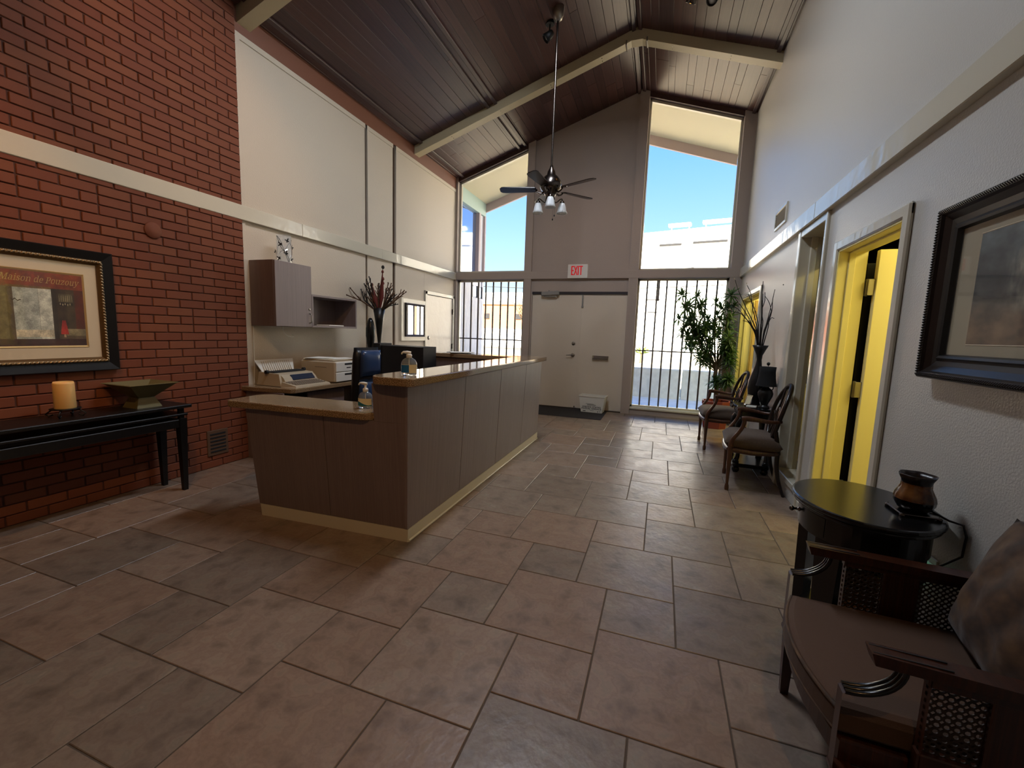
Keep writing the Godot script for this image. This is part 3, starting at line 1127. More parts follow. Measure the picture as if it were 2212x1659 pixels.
	obj("deadbolt", st, M.brushed_steel, d)
	out.origin.y = 0.99
	st = ms()
	lathe(st, [Vector2(0.036, 0), Vector2(0.036, 0.005), Vector2(0.014, 0.012), Vector2(0.013, 0.035), Vector2(0.026, 0.045), Vector2(0.03, 0.06), Vector2(0.022, 0.072), Vector2(0.0, 0.074)], 20, out)
	obj("knob", st, M.brushed_steel, d)


func build_right_wall() -> void:
	var st := ms()
	var x0 := RIGHT_X
	var x1 := RIGHT_X + 0.15
	var top := 4.79
	box(st, Vector3(x0, -0.05, -2.775), Vector3(x1, top, NEAR_Z + 0.15))
	box(st, Vector3(x0, 2.005, -3.646), Vector3(x1, top, -2.775))
	box(st, Vector3(x0, -0.05, -3.955), Vector3(x1, top, -3.646))
	box(st, Vector3(x0, 2.31, -4.60), Vector3(x1, top, -3.955))
	box(st, Vector3(x0, -0.05, -4.60), Vector3(x1, 0.15, -3.955))
	box(st, Vector3(x0, -0.05, -6.14), Vector3(x1, top, -4.60))
	box(st, Vector3(x0, 1.985, -7.48), Vector3(x1, top, -6.14))
	box(st, Vector3(x0, -0.05, FAR_Z - 0.14), Vector3(x1, top, -7.48))
	tag(obj("wall_right", st, M.stucco_paint), "tall grey beige textured wall with office doorways", "wall", "", "structure")
	st = ms()
	box(st, Vector3(RIGHT_X - 0.04, 2.347, -4.18), Vector3(RIGHT_X + 0.01, 2.485, NEAR_Z), 0.005)
	box(st, Vector3(RIGHT_X - 0.041, 2.347, FAR_Z + 0.05), Vector3(RIGHT_X + 0.01, 2.485, -4.181), 0.005)
	tag(obj("trim_6", st, M.trim_paint), "glossy cream rail running along the right wall above the doorways", "rail", "", "structure")
	st = ms()
	for p in [[-2.70, NEAR_Z], [-3.915, -3.71], [-6.06, -4.65]]:
		box(st, Vector3(RIGHT_X - 0.012, 0.0, p[0]), Vector3(RIGHT_X + 0.005, 0.09, p[1]), 0.004)
	tag(obj("baseboard_right", st, M.trim_paint), "low painted baseboard along the right wall", "baseboard", "", "structure")
	# open office door
	var d := Node3D.new()
	d.name = "door_2"
	add_child(d)
	tag(d, "office doorway with its pale door standing open into yellow light", "door", "", "structure")
	casing(d, -3.646, -2.775, 2.005, true)
	st = ms()
	box(st, Vector3(1.335, 0.012, -3.62), Vector3(2.20, 1.99, -3.575), 0.003)
	obj("door_leaf", st, M.office_door, d)
	for y in [1.745, 1.04, 0.32]:
		st = ms()
		box(st, Vector3(1.262, y - 0.055, -3.648), Vector3(1.30, y + 0.055, -3.638), 0.002)
		box(st, Vector3(1.30, y - 0.055, -3.60), Vector3(1.338, y + 0.055, -3.592), 0.002)
		box(st, Vector3(1.298, y - 0.052, -3.645), Vector3(1.304, y + 0.052, -3.592), 0.001)
		tube(st, [Vector3(1.304, y - 0.058, -3.625), Vector3(1.304, y + 0.058, -3.625)], 0.009, 8)
		obj("hinge", st, M.brushed_steel, d)
	st = ms()
	lathe(st, [Vector2(0.03, 0), Vector2(0.03, 0.006), Vector2(0.012, 0.012), Vector2(0.012, 0.04), Vector2(0.027, 0.05), Vector2(0.028, 0.065), Vector2(0.0, 0.072)], 16, Transform3D(Basis(Vector3.RIGHT, PI / 2.0), Vector3(2.13, 1.0, -3.575)))
	obj("knob", st, M.brushed_steel, d)
	# sidelight
	var w := Node3D.new()
	w.name = "window_5"
	add_child(w)
	tag(w, "tall narrow office sidelight between the armchair and the open door", "window", "", "structure")
	for p in [[-4.648, -4.575, 0.0, 2.346], [-3.955, -3.912, 0.0, 2.346]]:
		st = ms()
		box(st, Vector3(RIGHT_X - 0.022, p[2], p[0]), Vector3(RIGHT_X + 0.15, p[3], p[1]), 0.006)
		obj("frame_post", st, M.trim_paint, w)
	for p in [[0.12, 0.175], [2.285, 2.346]]:
		st = ms()
		box(st, Vector3(RIGHT_X - 0.018, p[0], -4.575), Vector3(RIGHT_X + 0.15, p[1], -3.955), 0.005)
		obj("frame_rail", st, M.trim_paint, w)
	for p in [[-4.575, -4.545], [-3.985, -3.955]]:
		st = ms()
		box(st, Vector3(RIGHT_X + 0.06, 0.175, p[0]), Vector3(RIGHT_X + 0.11, 2.285, p[1]), 0.004)
		obj("glass_stop", st, M.trim_paint, w)
	st = ms()
	quad(st, Vector3(RIGHT_X + 0.085, 0.17, -4.56), Vector3(RIGHT_X + 0.085, 0.17, -3.97), Vector3(RIGHT_X + 0.085, 2.29, -3.97), Vector3(RIGHT_X + 0.085, 2.29, -4.56))
	obj("pane", st, M.pane_glass, w)
	# hall doorway by the entrance
	d = Node3D.new()
	d.name = "door_4"
	add_child(d)
	tag(d, "far hall doorway half hidden behind the branches of the tall vase", "doorway", "", "structure")
	casing(d, -7.48, -6.14, 1.985, true)
	st = ms()
	box(st, Vector3(1.30, 0.012, -7.47), Vector3(2.15, 1.965, -7.43), 0.003)
	obj("door_leaf", st, M.office_trim, d)


func casing(d: Node3D, za: float, zb: float, y: float, jamb: bool) -> void:
	var st := ms()
	var w := 0.062
	# rounded front edge on the near upright
	box(st, Vector3(RIGHT_X - 0.022, 0.0, zb - 0.005), Vector3(RIGHT_X + 0.005, y + w, zb + w), 0.009)
	obj("casing_upright", st, M.trim_paint, d)
	st = ms()
	box(st, Vector3(RIGHT_X - 0.022, 0.0, za - w), Vector3(RIGHT_X + 0.005, y + w, za + 0.005), 0.009)
	obj("casing_upright", st, M.trim_paint, d)
	st = ms()
	box(st, Vector3(RIGHT_X - 0.021, y - 0.005, za - w), Vector3(RIGHT_X + 0.005, y + w, zb + w), 0.009)
	obj("casing_head", st, M.trim_paint, d)
	if jamb:
		st = ms()
		box(st, Vector3(RIGHT_X - 0.01, 0.0, za - 0.004), Vector3(RIGHT_X + 0.16, y, za + 0.018), 0.003)
		box(st, Vector3(RIGHT_X - 0.01, 0.0, zb - 0.018), Vector3(RIGHT_X + 0.16, y, zb + 0.004), 0.003)
		box(st, Vector3(RIGHT_X - 0.01, y - 0.018, za), Vector3(RIGHT_X + 0.16, y + 0.004, zb), 0.003)
		box(st, Vector3(RIGHT_X + 0.05, 0.0, za + 0.018), Vector3(RIGHT_X + 0.09, y - 0.018, za + 0.03), 0.003)
		box(st, Vector3(RIGHT_X + 0.05, y - 0.03, za + 0.018), Vector3(RIGHT_X + 0.09, y - 0.018, zb - 0.018), 0.003)
		obj("jamb", st, M.office_paint, d)


func build_office() -> void:
	# two small rooms behind the right wall, lit by ceiling panels out of view
	var rooms := [["office", -5.70, -2.0], ["hall", FAR_Z - 0.14, -5.82]]
	for r in rooms:
		var z0: float = r[1]
		var z1: float = r[2]
		var st := ms()
		box(st, Vector3(1.13, 2.50, z0 - 0.12), Vector3(4.3, 2.60, z1 + 0.12))
		tag(obj("ceiling_" + r[0], st, M.office_paint), "low yellow lit ceiling of the %s behind the right wall" % r[0], "ceiling", "", "structure")
		st = ms()
		box(st, Vector3(4.2, -0.05, z0 - 0.12), Vector3(4.32, 2.52, z1 + 0.12))
		box(st, Vector3(1.28, -0.05, z1), Vector3(4.2, 2.52, z1 + 0.12))
		box(st, Vector3(1.28, -0.05, z0 - 0.12), Vector3(4.2, 2.52, z0))
		box(st, Vector3(1.281, 2.02, z0), Vector3(1.29, 2.52, z1))
		tag(obj("wall_" + r[0], st, M.office_paint), "yellow lit walls of the %s behind the right wall" % r[0], "wall", "", "structure")
		var t := thing("ceiling_panel_light", "glowing ceiling panel inside the %s" % r[0], "ceiling light", Vector3(2.2, 2.485, -2.9 if r[0] == "office" else (z0 + z1) / 2.0))
		st = ms()
		box(st, Vector3(-0.33, 0.0, -0.63), Vector3(0.33, 0.015, 0.63), 0.004)
		obj("housing", st, M.white_plastic, t)
		st = ms()
		box(st, Vector3(-0.3, -0.006, -0.6), Vector3(0.3, 0.0, 0.6), 0.002)
		obj("diffuser", st, M.panel_glow, t)
		var al := AreaLight3D.new()
		al.name = "panel_lamp"
		al.light_color = Color(1.0, 0.95, 0.66)
		al.light_energy = 3.1 if r[0] == "office" else 5.5
		al.area_size = Vector2(0.6, 1.2)
		al.shadow_enabled = true
		al.rotation_degrees = Vector3(-90, 0, 0)
		al.position = Vector3(0, -0.012, 0)
		t.add_child(al)
	# added block darkening the gap behind the open door; then the sidelight view
	var tall := ms()
	box(tall, Vector3(1.315, 0.0, -4.22), Vector3(1.72, 1.92, -3.70), 0.006)
	tag(obj("storage_cabinet", tall, M.carcass_black), "tall black cabinet glimpsed in the gap behind the open office door", "cabinet")
	var s := thing("office_shelf_unit", "pale office shelf unit seen through the narrow sidelight", "shelf unit", Vector3(1.62, 0, -5.42))
	var st := ms()
	for x in [-0.30, 0.28]:
		box(st, Vector3(x, 0, -0.2), Vector3(x + 0.02, 1.13, 0.2), 0.002)
	box(st, Vector3(-0.3, 0.0, -0.205), Vector3(0.3, 1.13, -0.19), 0.002)
	obj("carcass", st, M.office_trim, s)
	for y in [0.36, 0.90, 1.11]:
		st = ms()
		box(st, Vector3(-0.31, y, -0.2), Vector3(0.31, y + 0.025, 0.21), 0.003)
		obj("shelf", st, M.white_plastic, s)
	st = ms()
	box(st, Vector3(-0.28, 0.40, 0.17), Vector3(0.28, 0.89, 0.19), 0.003)
	obj("door", st, M.office_paint, s)
	st = ms()
	box(st, Vector3(-0.13, 0.5, 0.19), Vector3(-0.115, 0.8, 0.205), 0.003)
	obj("handle", st, M.slot_dark, s)
	st = ms()
	box(st, Vector3(1.36, 0.926, -5.55), Vector3(1.86, 1.09, -5.26), 0.01)
	tag(obj("storage_box", st, M.slot_dark), "dark storage box on the middle shelf of the office unit", "box")
	st = ms()
	box(st, Vector3(1.36, 1.136, -5.52), Vector3(1.70, 1.40, -5.30), 0.012)
	tag(obj("storage_box", st, M.white_plastic), "pale storage box standing on top of the office shelf unit", "box")
	st = ms()
	slab(st, round_rect(1.34, -5.0, 1.9, -4.72, [0.02, 0.02, 0.02, 0.02]), 0.40, 0.43, 0.004)
	for q in [[1.37, -4.97], [1.86, -4.97], [1.37, -4.76], [1.86, -4.76]]:
		tube(st, [Vector3(q[0], 0.0, q[1]), Vector3(q[0], 0.41, q[1])], 0.014, 8)
	tag(obj("bench", st, M.grey_plastic), "low grey bench inside the office behind the sidelight", "bench")


func track_light(at: Vector3, aim: Vector3, color: Color, energy: float, angle: float, label: String) -> void:
	var t := thing("track_light", label, "spotlight", at)
	var d := (aim - at).normalized()
	var x := Vector3.UP.cross(d).normalized() if absf(d.y) < 0.95 else Vector3.RIGHT
	var b := Basis(x, d, x.cross(d))
	var st := ms()
	lathe(st, [Vector2(0.0, -0.09), Vector2(0.03, -0.085), Vector2(0.042, -0.06), Vector2(0.05, 0.0), Vector2(0.058, 0.06), Vector2(0.052, 0.06), Vector2(0.044, 0.0), Vector2(0.02, -0.06)], 20, Transform3D(b, Vector3.ZERO))
	obj("shade", st, M.pewter, t)
	st = ms()
	tube(st, [Vector3(0, 0, 0) - d * 0.06, Vector3(0, roof_y(at.x) - at.y, 0)], 0.007, 8)
	lathe(st, [Vector2(0.045, roof_y(at.x) - at.y - 0.03), Vector2(0.045, roof_y(at.x) - at.y + 0.01)], 16)
	obj("arm", st, M.pewter, t)
	st = ms()
	lathe(st, [Vector2(0.0, 0.0), Vector2(0.03, 0.008), Vector2(0.042, 0.03), Vector2(0.044, 0.04), Vector2(0.03, 0.054), Vector2(0.0, 0.06)], 16, Transform3D(b, Vector3.ZERO))
	obj("bulb", st, M.bulb_warm, t)
	var l := SpotLight3D.new()
	l.name = "spot_lamp"
	l.light_color = color
	l.light_energy = energy
	l.spot_angle = angle
	l.spot_angle_attenuation = 0.8
	l.spot_range = 14.0
	l.spot_attenuation = 2.0
	l.light_size = 0.03
	l.shadow_enabled = true
	t.add_child(l)
	l.look_at_from_position(at + d * 0.075, aim, Vector3.UP if absf(d.y) < 0.95 else Vector3.RIGHT)


func added_fill_light(at: Vector3, size: Vector2, color: Color, energy: float) -> void:  # added fill, shaped as a hanging ceiling fixture
	var t := thing("linear_ceiling_light", "long linear lamp hung under the planks above the viewer", "ceiling light", at)
	var st := ms()
	box(st, Vector3(-size.x / 2.0 - 0.02, 0.0, -size.y / 2.0 - 0.02), Vector3(size.x / 2.0 + 0.02, 0.05, size.y / 2.0 + 0.02), 0.006)
	obj("housing", st, M.white_plastic, t)
	st = ms()
	box(st, Vector3(-size.x / 2.0, -0.008, -size.y / 2.0), Vector3(size.x / 2.0, 0.0, size.y / 2.0), 0.002)
	obj("diffuser", st, M.panel_glow, t)
	for z in [-size.y * 0.35, size.y * 0.35]:
		st = ms()
		tube(st, [Vector3(0, 0.05, z), Vector3(0, roof_y(at.x) - at.y, z)], 0.006, 6)
		obj("hanger", st, M.pewter, t)
	var al := AreaLight3D.new()
	al.name = "linear_lamp"
	al.light_color = color
	al.light_energy = energy
	al.area_size = size
	al.shadow_enabled = true
	al.rotation_degrees = Vector3(-90, 0, 0)
	al.position = Vector3(0, -0.014, 0)
	t.add_child(al)


# ------------------------------------------------------------------ outdoors
func build_outdoors() -> void:
	var st := ms()
	box(st, Vector3(-60, -0.25, -140), Vector3(60, -0.06, FAR_Z - 0.14))
	tag(obj("ground", st, M.asphalt), "sunlit pale street and parking ground outside the entrance", "ground", "", "structure")
	st = ms()
	box(st, Vector3(-9, -0.1, -10.75), Vector3(9, -0.03, FAR_Z - 0.14))
	tag(obj("front_walk", st, M.concrete), "shaded concrete walk outside the entrance windows", "pavement", "", "structure")
	# eaves: soffit, fascia, roofing above
	var ez := -9.25
	st = ms()
	prism(st, PackedVector2Array([Vector2(-3.95, roof_y(-3.95) - 0.03), Vector2(RIDGE_X, RIDGE_Y - 0.03), Vector2(5.6, roof_y(5.6) - 0.03), Vector2(5.6, roof_y(5.6) + 0.16), Vector2(RIDGE_X, RIDGE_Y + 0.16), Vector2(-3.95, roof_y(-3.95) + 0.16)]), FAR_Z - 0.14 - ez, Transform3D(Basis(), Vector3(0, 0, ez)))
	tag(obj("eaves", st, M.soffit_paint), "cream soffit of the deep eaves outside the upper windows", "eaves", "", "structure")
	st = ms()
	prism(st, PackedVector2Array([Vector2(-4.1, roof_y(-4.1) - 0.21), Vector2(RIDGE_X, RIDGE_Y - 0.21), Vector2(5.7, roof_y(5.7) - 0.21), Vector2(5.7, roof_y(5.7) + 0.2), Vector2(RIDGE_X, RIDGE_Y + 0.2), Vector2(-4.1, roof_y(-4.1) + 0.2)]), 0.05, Transform3D(Basis(), Vector3(0, 0, ez - 0.05)))
	tag(obj("fascia", st, M.fascia_paint), "greyish pink fascia board at the edge of the eaves", "fascia", "", "structure")
	# wing that continues the left wall outside
	var w := thing("entry_wing_wall", "outdoor side wall with white ribbed siding and bluish glass seen through the left windows", "wall", Vector3(-3.95, 0, 0), 0.0, "", "structure")
	st = ms()
	box(st, Vector3(-0.16, 3.93, -9.28), Vector3(0.0, 4.24, -7.9), 0.005)
	obj("top_beam", st, M.teal_beam, w)
	st = ms()
	box(st, Vector3(-0.16, -0.06, -9.28), Vector3(-0.03, 2.5, -7.9))
	obj("siding_backing", st, M.white_siding, w)
	for i in 22:
		st = ms()
		var z := -7.94 - i * 0.061
		if z - 0.05 < -9.27:
			break
		var y1 := 2.1 if z < -8.62 and z > -9.16 else 2.49
		box(st, Vector3(-0.035, -0.05, z - 0.052), Vector3(-0.008, y1, z), 0.004)
		obj("siding_rib", st, M.white_siding, w)
	st = ms()
	box(st, Vector3(-0.034, 2.12, -9.15), Vector3(-0.02, 2.34, -8.64), 0.002)
	obj("wing_window", st, M.sky_glass, w)
	for z in [-8.64, -8.9, -9.16]:
		st = ms()
		box(st, Vector3(-0.035, 2.1, z - 0.015), Vector3(-0.004, 2.36, z + 0.015), 0.002)
		obj("wing_window_frame", st, M.wall_slot, w)
	for p in [[-9.28, -9.22], [-8.99, -8.90], [-7.96, -7.9]]:
		st = ms()
		box(st, Vector3(-0.14, 2.49, p[0]), Vector3(0.0, 3.94, p[1]), 0.003)
		obj("mullion", st, M.fascia_paint, w)
	st = ms()
	box(st, Vector3(-0.12, 2.49, -9.22), Vector3(-0.05, 3.93, -8.99), 0.002)
	obj("white_panel", st, M.white_siding, w)
	st = ms()
	box(st, Vector3(-0.09, 2.52, -8.90), Vector3(-0.08, 3.93, -7.96), 0.001)
	obj("wing_glass", st, M.sky_glass, w)
	# low concrete barriers across the walk
	for p in [[-4.6, 0.47, "left length of low grey concrete barrier beyond the walk"], [0.50, 5.5, "right length of low grey concrete barrier beyond the walk"]]:
		st = ms()
		var x0: float = p[0]
		var x1: float = p[1]
		prism(st, PackedVector2Array([Vector2(-0.14, 0), Vector2(0.14, 0), Vector2(0.12, 0.12), Vector2(0.075, 0.66), Vector2(0.06, 0.675), Vector2(-0.06, 0.675), Vector2(-0.075, 0.66), Vector2(-0.12, 0.12)]), x1 - x0, Transform3D(Basis(Vector3(0, 0, 1), Vector3.UP, Vector3(-1, 0, 0)), Vector3(x1, -0.03, -10.5)))
		tag(obj("concrete_barrier", st, M.barrier_concrete), p[2], "barrier", "low concrete barriers")
	# white building opposite
	var b := thing("white_building", "big sunlit white building across the street filling the right window", "building", Vector3(0, -0.06, -41), 0.0)
	st = ms()
	var rot := Transform3D(Basis(Vector3.UP, -0.16), Vector3(-6.0, 0, 0))
	prism(st, PackedVector2Array([Vector2(0, 0), Vector2(38, 0), Vector2(38, 11.2), Vector2(0, 10.4)]), -18.0, rot)
	obj("facade", st, M.white_wall, b)
	for p in [[5.3, 7.1], [8.0, 10.6], [11.6, 14.5], [16.0, 18.5]]:
		st = ms()
		box(st, Vector3(p[0], 9.15 + p[0] * 0.021, -0.1), Vector3(p[1], 9.32 + p[0] * 0.021, 0.06), 0.02, rot)
		obj("wall_slot", st, M.wall_slot, b)
		st = ms()
		box(st, Vector3(p[0] + 0.6, 10.75 + p[0] * 0.021, -0.6), Vector3(p[1] + 0.6, 10.98 + p[0] * 0.021, 0.0), 0.03, rot)
		obj("parapet_rail", st, M.white_wall, b)
		for x in [p[0] + 0.8, p[1] + 0.4]:
			st = ms()
			box(st, Vector3(x, 10.3, -0.5), Vector3(x + 0.08, 10.8 + p[0] * 0.021, -0.4), 0.0, rot)
			obj("parapet_post", st, M.white_wall, b)
	for p in [[4.6, 5.7, 4.7], [4.7, 5.5, 3.6]]:
		st = ms()
		box(st, Vector3(p[0], p[2], -0.05), Vector3(p[1], p[2] + 0.07, 0.07), 0.01, rot)
		obj("wall_slot", st, M.wall_slot, b)
	st = ms()
	tube(st, [rot * Vector3(4.6, 7.0, 0.05), rot * Vector3(8.2, 7.35, 0.06), rot * Vector3(8.6, 6.9, 0.06)], 0.03, 6)
	obj("conduit", st, M.wall_slot, b)
	# orange building seen through the left window
	b = thing("orange_building", "low orange stucco building across the street beyond the left window", "building", Vector3(0, -0.06, -41), 0.0)
	st = ms()
	box(st, Vector3(-24, 0, -14), Vector3(-11.2, 4.25, 0.0))
	obj("facade", st, M.orange_wall, b)
	st = ms()
	box(st, Vector3(-24.1, 4.2, -14.1), Vector3(-11.1, 4.42, 0.12), 0.03)
	obj("parapet", st, M.soffit_paint, b)
	st = ms()
	box(st, Vector3(-24.1, 0, -0.1), Vector3(-11.1, 1.75, 0.12), 0.03)
	obj("white_base", st, M.white_wall, b)
	for x in [-14.0, -17.4, -20.6]:
		st = ms()
		box(st, Vector3(x, 2.75, -0.05), Vector3(x + 0.6, 3.3, 0.06), 0.02)
		obj("window", st, M.wall_slot, b)
	b = thing("pale_building", "pale far building rising behind the orange one", "building", Vector3(0, -0.06, -70), 0.0)
	st = ms()
	box(st, Vector3(-46, 0, -12), Vector3(-17, 8.2, 0.0))
	obj("facade", st, M.white_wall, b)
	for i in 5:
		st = ms()
		box(st, Vector3(-42.0 + i * 5.0, 5.4, -0.05), Vector3(-39.8 + i * 5.0, 6.6, 0.1), 0.05)
		obj("window", st, M.wall_slot, b)
	# leafless street tree
	var t := thing("bare_tree", "leafless street tree in front of the orange building", "tree", Vector3(-9.6, -0.06, -31))
	var r := RandomNumberGenerator.new()
	r.seed = 5
	st = ms()
	tube(st, [Vector3.ZERO, Vector3(0.1, 1.2, 0), Vector3(0.05, 2.4, 0.1)], [0.16, 0.12, 0.10], 8)
	obj("trunk", st, M.bark, t)
	st = ms()
	for i in 26:
		var a := TAU * i / 26.0 * 5.0
		var p0 := Vector3(0.05, r.randf_range(1.5, 2.4), 0.1)
		var dir := Vector3(cos(a) * 0.8, r.randf_range(0.8, 1.6), sin(a) * 0.6).normalized()
		var p1 := p0 + dir * r.randf_range(0.8, 1.5)
		var p2 := p1 + (dir + Vector3(r.randf_range(-0.5, 0.5), r.randf_range(-0.1, 0.5), r.randf_range(-0.5, 0.5))).normalized() * r.randf_range(0.5, 1.3)
		tube(st, [p0, p1, p2], [0.05, 0.03, 0.012], 5)
		for k in 3:
			var q := p1.lerp(p2, 0.3 * k)
			tube(st, [q, q + Vector3(r.randf_range(-0.5, 0.5), r.randf_range(0.1, 0.6), r.randf_range(-0.5, 0.5))], [0.018, 0.006], 4)
	obj("branches", st, M.bark, t).set_meta("kind", "stuff")
	# small palm by the street
	t = thing("small_palm", "small green palm at the kerb beyond the right barred window", "palm", Vector3(-1.0, -0.06, -24.5))
	st = ms()
	tube(st, [Vector3.ZERO, Vector3(0.02, 0.5, 0)], [0.09, 0.07], 8)
	obj("trunk", st, M.bark, t)
	for i in 18:
		st = ms()
		var a := TAU * i / 18.0
		var e := 0.3 + 0.9 * ((i * 7) % 5) / 5.0
		var d := Vector3(cos(a) * cos(e), sin(e), sin(a) * cos(e))
		tube(st, [Vector3(0, 0.5, 0), Vector3(0, 0.5, 0) + d * 0.35, Vector3(0, 0.5, 0) + d * 0.62 - Vector3(0, 0.08, 0)], [0.02, 0.05, 0.004], 4, true, 0.25)
		obj("frond", st, M.palm_green, t)
	# fence, street lines, cables
	t = thing("iron_fence", "thin iron fence along the street beyond the left barred window", "fence", Vector3(-4.0, -0.06, -19))
	for i in 46:
		st = ms()
		box(st, Vector3(-5.6 + i * 0.13, 0.0, -0.008), Vector3(-5.6 + i * 0.13 + 0.014, 0.72, 0.008))
		obj("picket", st, M.bar_iron, t)
	for y in [0.08, 0.66]:
		st = ms()
		box(st, Vector3(-5.65, y, -0.012), Vector3(0.4, y + 0.03, 0.012))
		obj("rail", st, M.bar_iron, t)
	for p in [[-18.0, "nearer yellow line painted along the street"], [-22.0, "farther yellow line painted along the street"]]:
		st = ms()
		box(st, Vector3(-30, -0.061, p[0] - 0.08), Vector3(30, -0.052, p[0] + 0.08))
		tag(obj("street_line", st, M.line_yellow), p[1], "street line", "", "structure")
	t = thing("power_line", "overhead power line with wooden poles crossing beyond the left window", "power line", Vector3(0, -0.06, -35))
	for p in [6.1, 7.3]:
		st = ms()
		var pts := []
		for i in 13:
			var f := i / 12.0
			pts.append(Vector3(lerpf(-26, 14, f), p - 1.0 * sin(PI * f), 0))
		tube(st, pts, 0.03, 5)
		obj("cable", st, M.cable, t)
	for x in [-26.0, 14.0]:
		st = ms()
		tube(st, [Vector3(x, 0, 0), Vector3(x, 7.8, 0)], [0.14, 0.10], 8)
		box(st, Vector3(x - 0.9, 7.2, -0.08), Vector3(x + 0.9, 7.34, 0.08), 0.02)
		obj("pole", st, M.bark, t)


# ------------------------------------------------------------------ reception counter
func desk_front_z(x: float, y: float) -> float:
	return -2.25 - (x + 1.448) * 0.0515 + y * 0.072


func desk_side_x(y: float) -> float:
	return -1.448 + y * 0.045


func build_counter() -> void:
	var t := thing("reception_counter", "dark wood laminate reception counter with flared panelled sides and cream kick base", "reception counter", Vector3.ZERO)
	var st := ms()
	# carcass behind the panels
	hexa(st, [Vector3(-2.58, 0.02, -2.215), Vector3(-1.48, 0.02, -2.275), Vector3(-1.48, 0.02, -2.52), Vector3(-2.58, 0.02, -2.52), Vector3(-2.62, 0.775, -2.175), Vector3(-1.45, 0.775, -2.235), Vector3(-1.45, 0.775, -2.52), Vector3(-2.62, 0.775, -2.52)])
	hexa(st, [Vector3(-1.64, 0.02, -2.27), Vector3(-1.475, 0.02, -2.28), Vector3(-1.475, 0.02, -5.2), Vector3(-1.64, 0.02, -5.2), Vector3(-1.64, 1.018, -2.21), Vector3(-1.43, 1.018, -2.225), Vector3(-1.43, 1.018, -5.12), Vector3(-1.64, 1.018, -5.12)])
	box(st, Vector3(-3.92, 0.02, -5.10), Vector3(-1.48, 1.018, -4.87))
	obj("carcass", st, M.carcass_black, t)
	# front panels, leaning out towards the top
	for p in [[-2.625, -2.027, -2.665, -2.032], [-2.022, -1.452, -2.026, -1.418]]:
		st = ms()
		var y0 := 0.088
		var y1 := 0.782
		var th := 0.018
		var q := []
		for e in [[y0, p[0], p[1]], [y1, p[2], p[3]]]:
			var y: float = e[0]
			q.append(Vector3(e[1], y, desk_front_z(e[1], y)))
			q.append(Vector3(e[2], y, desk_front_z(e[2], y)))
			q.append(Vector3(e[2], y, desk_front_z(e[2], y) - th))
			q.append(Vector3(e[1], y, desk_front_z(e[1], y) - th))
		hexa(st, q)
		obj("front_panel", st, M.laminate_dark, t)
	st = ms()
	var q2 := []
	for e in [[0.783, -1.65, -1.4135], [1.02, -1.655, -1.403]]:
		var y: float = e[0]
		q2.append(Vector3(e[1], y, desk_front_z(e[1], y)))
		q2.append(Vector3(e[2], y, desk_front_z(e[2], y)))
		q2.append(Vector3(e[2], y, desk_front_z(e[2], y) - 0.018))
		q2.append(Vector3(e[1], y, desk_front_z(e[1], y) - 0.018))
	hexa(st, q2)
	obj("end_panel", st, M.laminate_dark, t)
	# left end
	st = ms()
	hexa(st, [Vector3(-2.625, 0.088, -2.19), Vector3(-2.607, 0.088, -2.19), Vector3(-2.607, 0.088, -2.53), Vector3(-2.625, 0.088, -2.53), Vector3(-2.665, 0.782, -2.135), Vector3(-2.647, 0.782, -2.135), Vector3(-2.647, 0.782, -2.53), Vector3(-2.665, 0.782, -2.53)])
	obj("end_panel", st, M.laminate_dark, t)
	# long side
	var zs := [[-2.245, -2.973], [-2.982, -3.753], [-3.762, -4.546], [-4.553, -5.262]]
	for i in 4:
		st = ms()
		var q := []
		for y in [0.088, 1.02]:
			var x := desk_side_x(y)
			var za: float = zs[i][0] + (y * 0.072 if i == 0 else 0.0)
			var zb: float = zs[i][1] + (y * 0.075 if i == 3 else 0.0)
			q.append(Vector3(x, y, za))
			q.append(Vector3(x, y, zb))
			q.append(Vector3(x - 0.018, y, zb))
			q.append(Vector3(x - 0.018, y, za))
		hexa(st, q)
		obj("side_panel", st, M.laminate, t)
	st = ms()
	hexa(st, [Vector3(-1.46, 0.02, -5.255), Vector3(-3.92, 0.02, -5.17), Vector3(-3.92, 0.02, -5.12), Vector3(-1.46, 0.02, -5.2), Vector3(-1.42, 1.02, -5.18), Vector3(-3.92, 1.02, -5.15), Vector3(-3.92, 1.02, -5.10), Vector3(-1.42, 1.02, -5.14)])
	obj("back_panel", st, M.laminate, t)
	# inner faces
	st = ms()
	box(st, Vector3(-1.665, 0.03, -5.1), Vector3(-1.645, 1.018, -2.52), 0.002)
	box(st, Vector3(-3.92, 0.74, -4.872), Vector3(-1.66, 1.018, -4.855), 0.002)
	obj("inner_panel", st, M.laminate_dark, t)
	# cream kick base with a small shoe
	st = ms()
	hexa(st, [Vector3(-2.612, 0, -2.186), Vector3(-1.447, 0, -2.246), Vector3(-1.447, 0, -2.27), Vector3(-2.612, 0, -2.21), Vector3(-2.618, 0.086, -2.182), Vector3(-1.4435, 0.086, -2.242), Vector3(-1.4435, 0.086, -2.27), Vector3(-2.618, 0.086, -2.21)])
	hexa(st, [Vector3(-1.445, 0, -2.246), Vector3(-1.445, 0, -5.255), Vector3(-1.47, 0, -5.255), Vector3(-1.47, 0, -2.246), Vector3(-1.441, 0.086, -2.242), Vector3(-1.441, 0.086, -5.25), Vector3(-1.47, 0.086, -5.25), Vector3(-1.47, 0.086, -2.242)])
	obj("kick_base", st, M.kick_paint, t)
	st = ms()
	tube(st, [Vector3(-1.441, 0.007, -2.255), Vector3(-1.441, 0.007, -5.255)], 0.008, 8)
	obj("shoe_moulding", st, M.trim_paint, t)
	# work surface inside, out of sight but for its dark edge
	st = ms()
	box(st, Vector3(-2.25, 0.70, -4.85), Vector3(-1.67, 0.735, -2.56), 0.004)
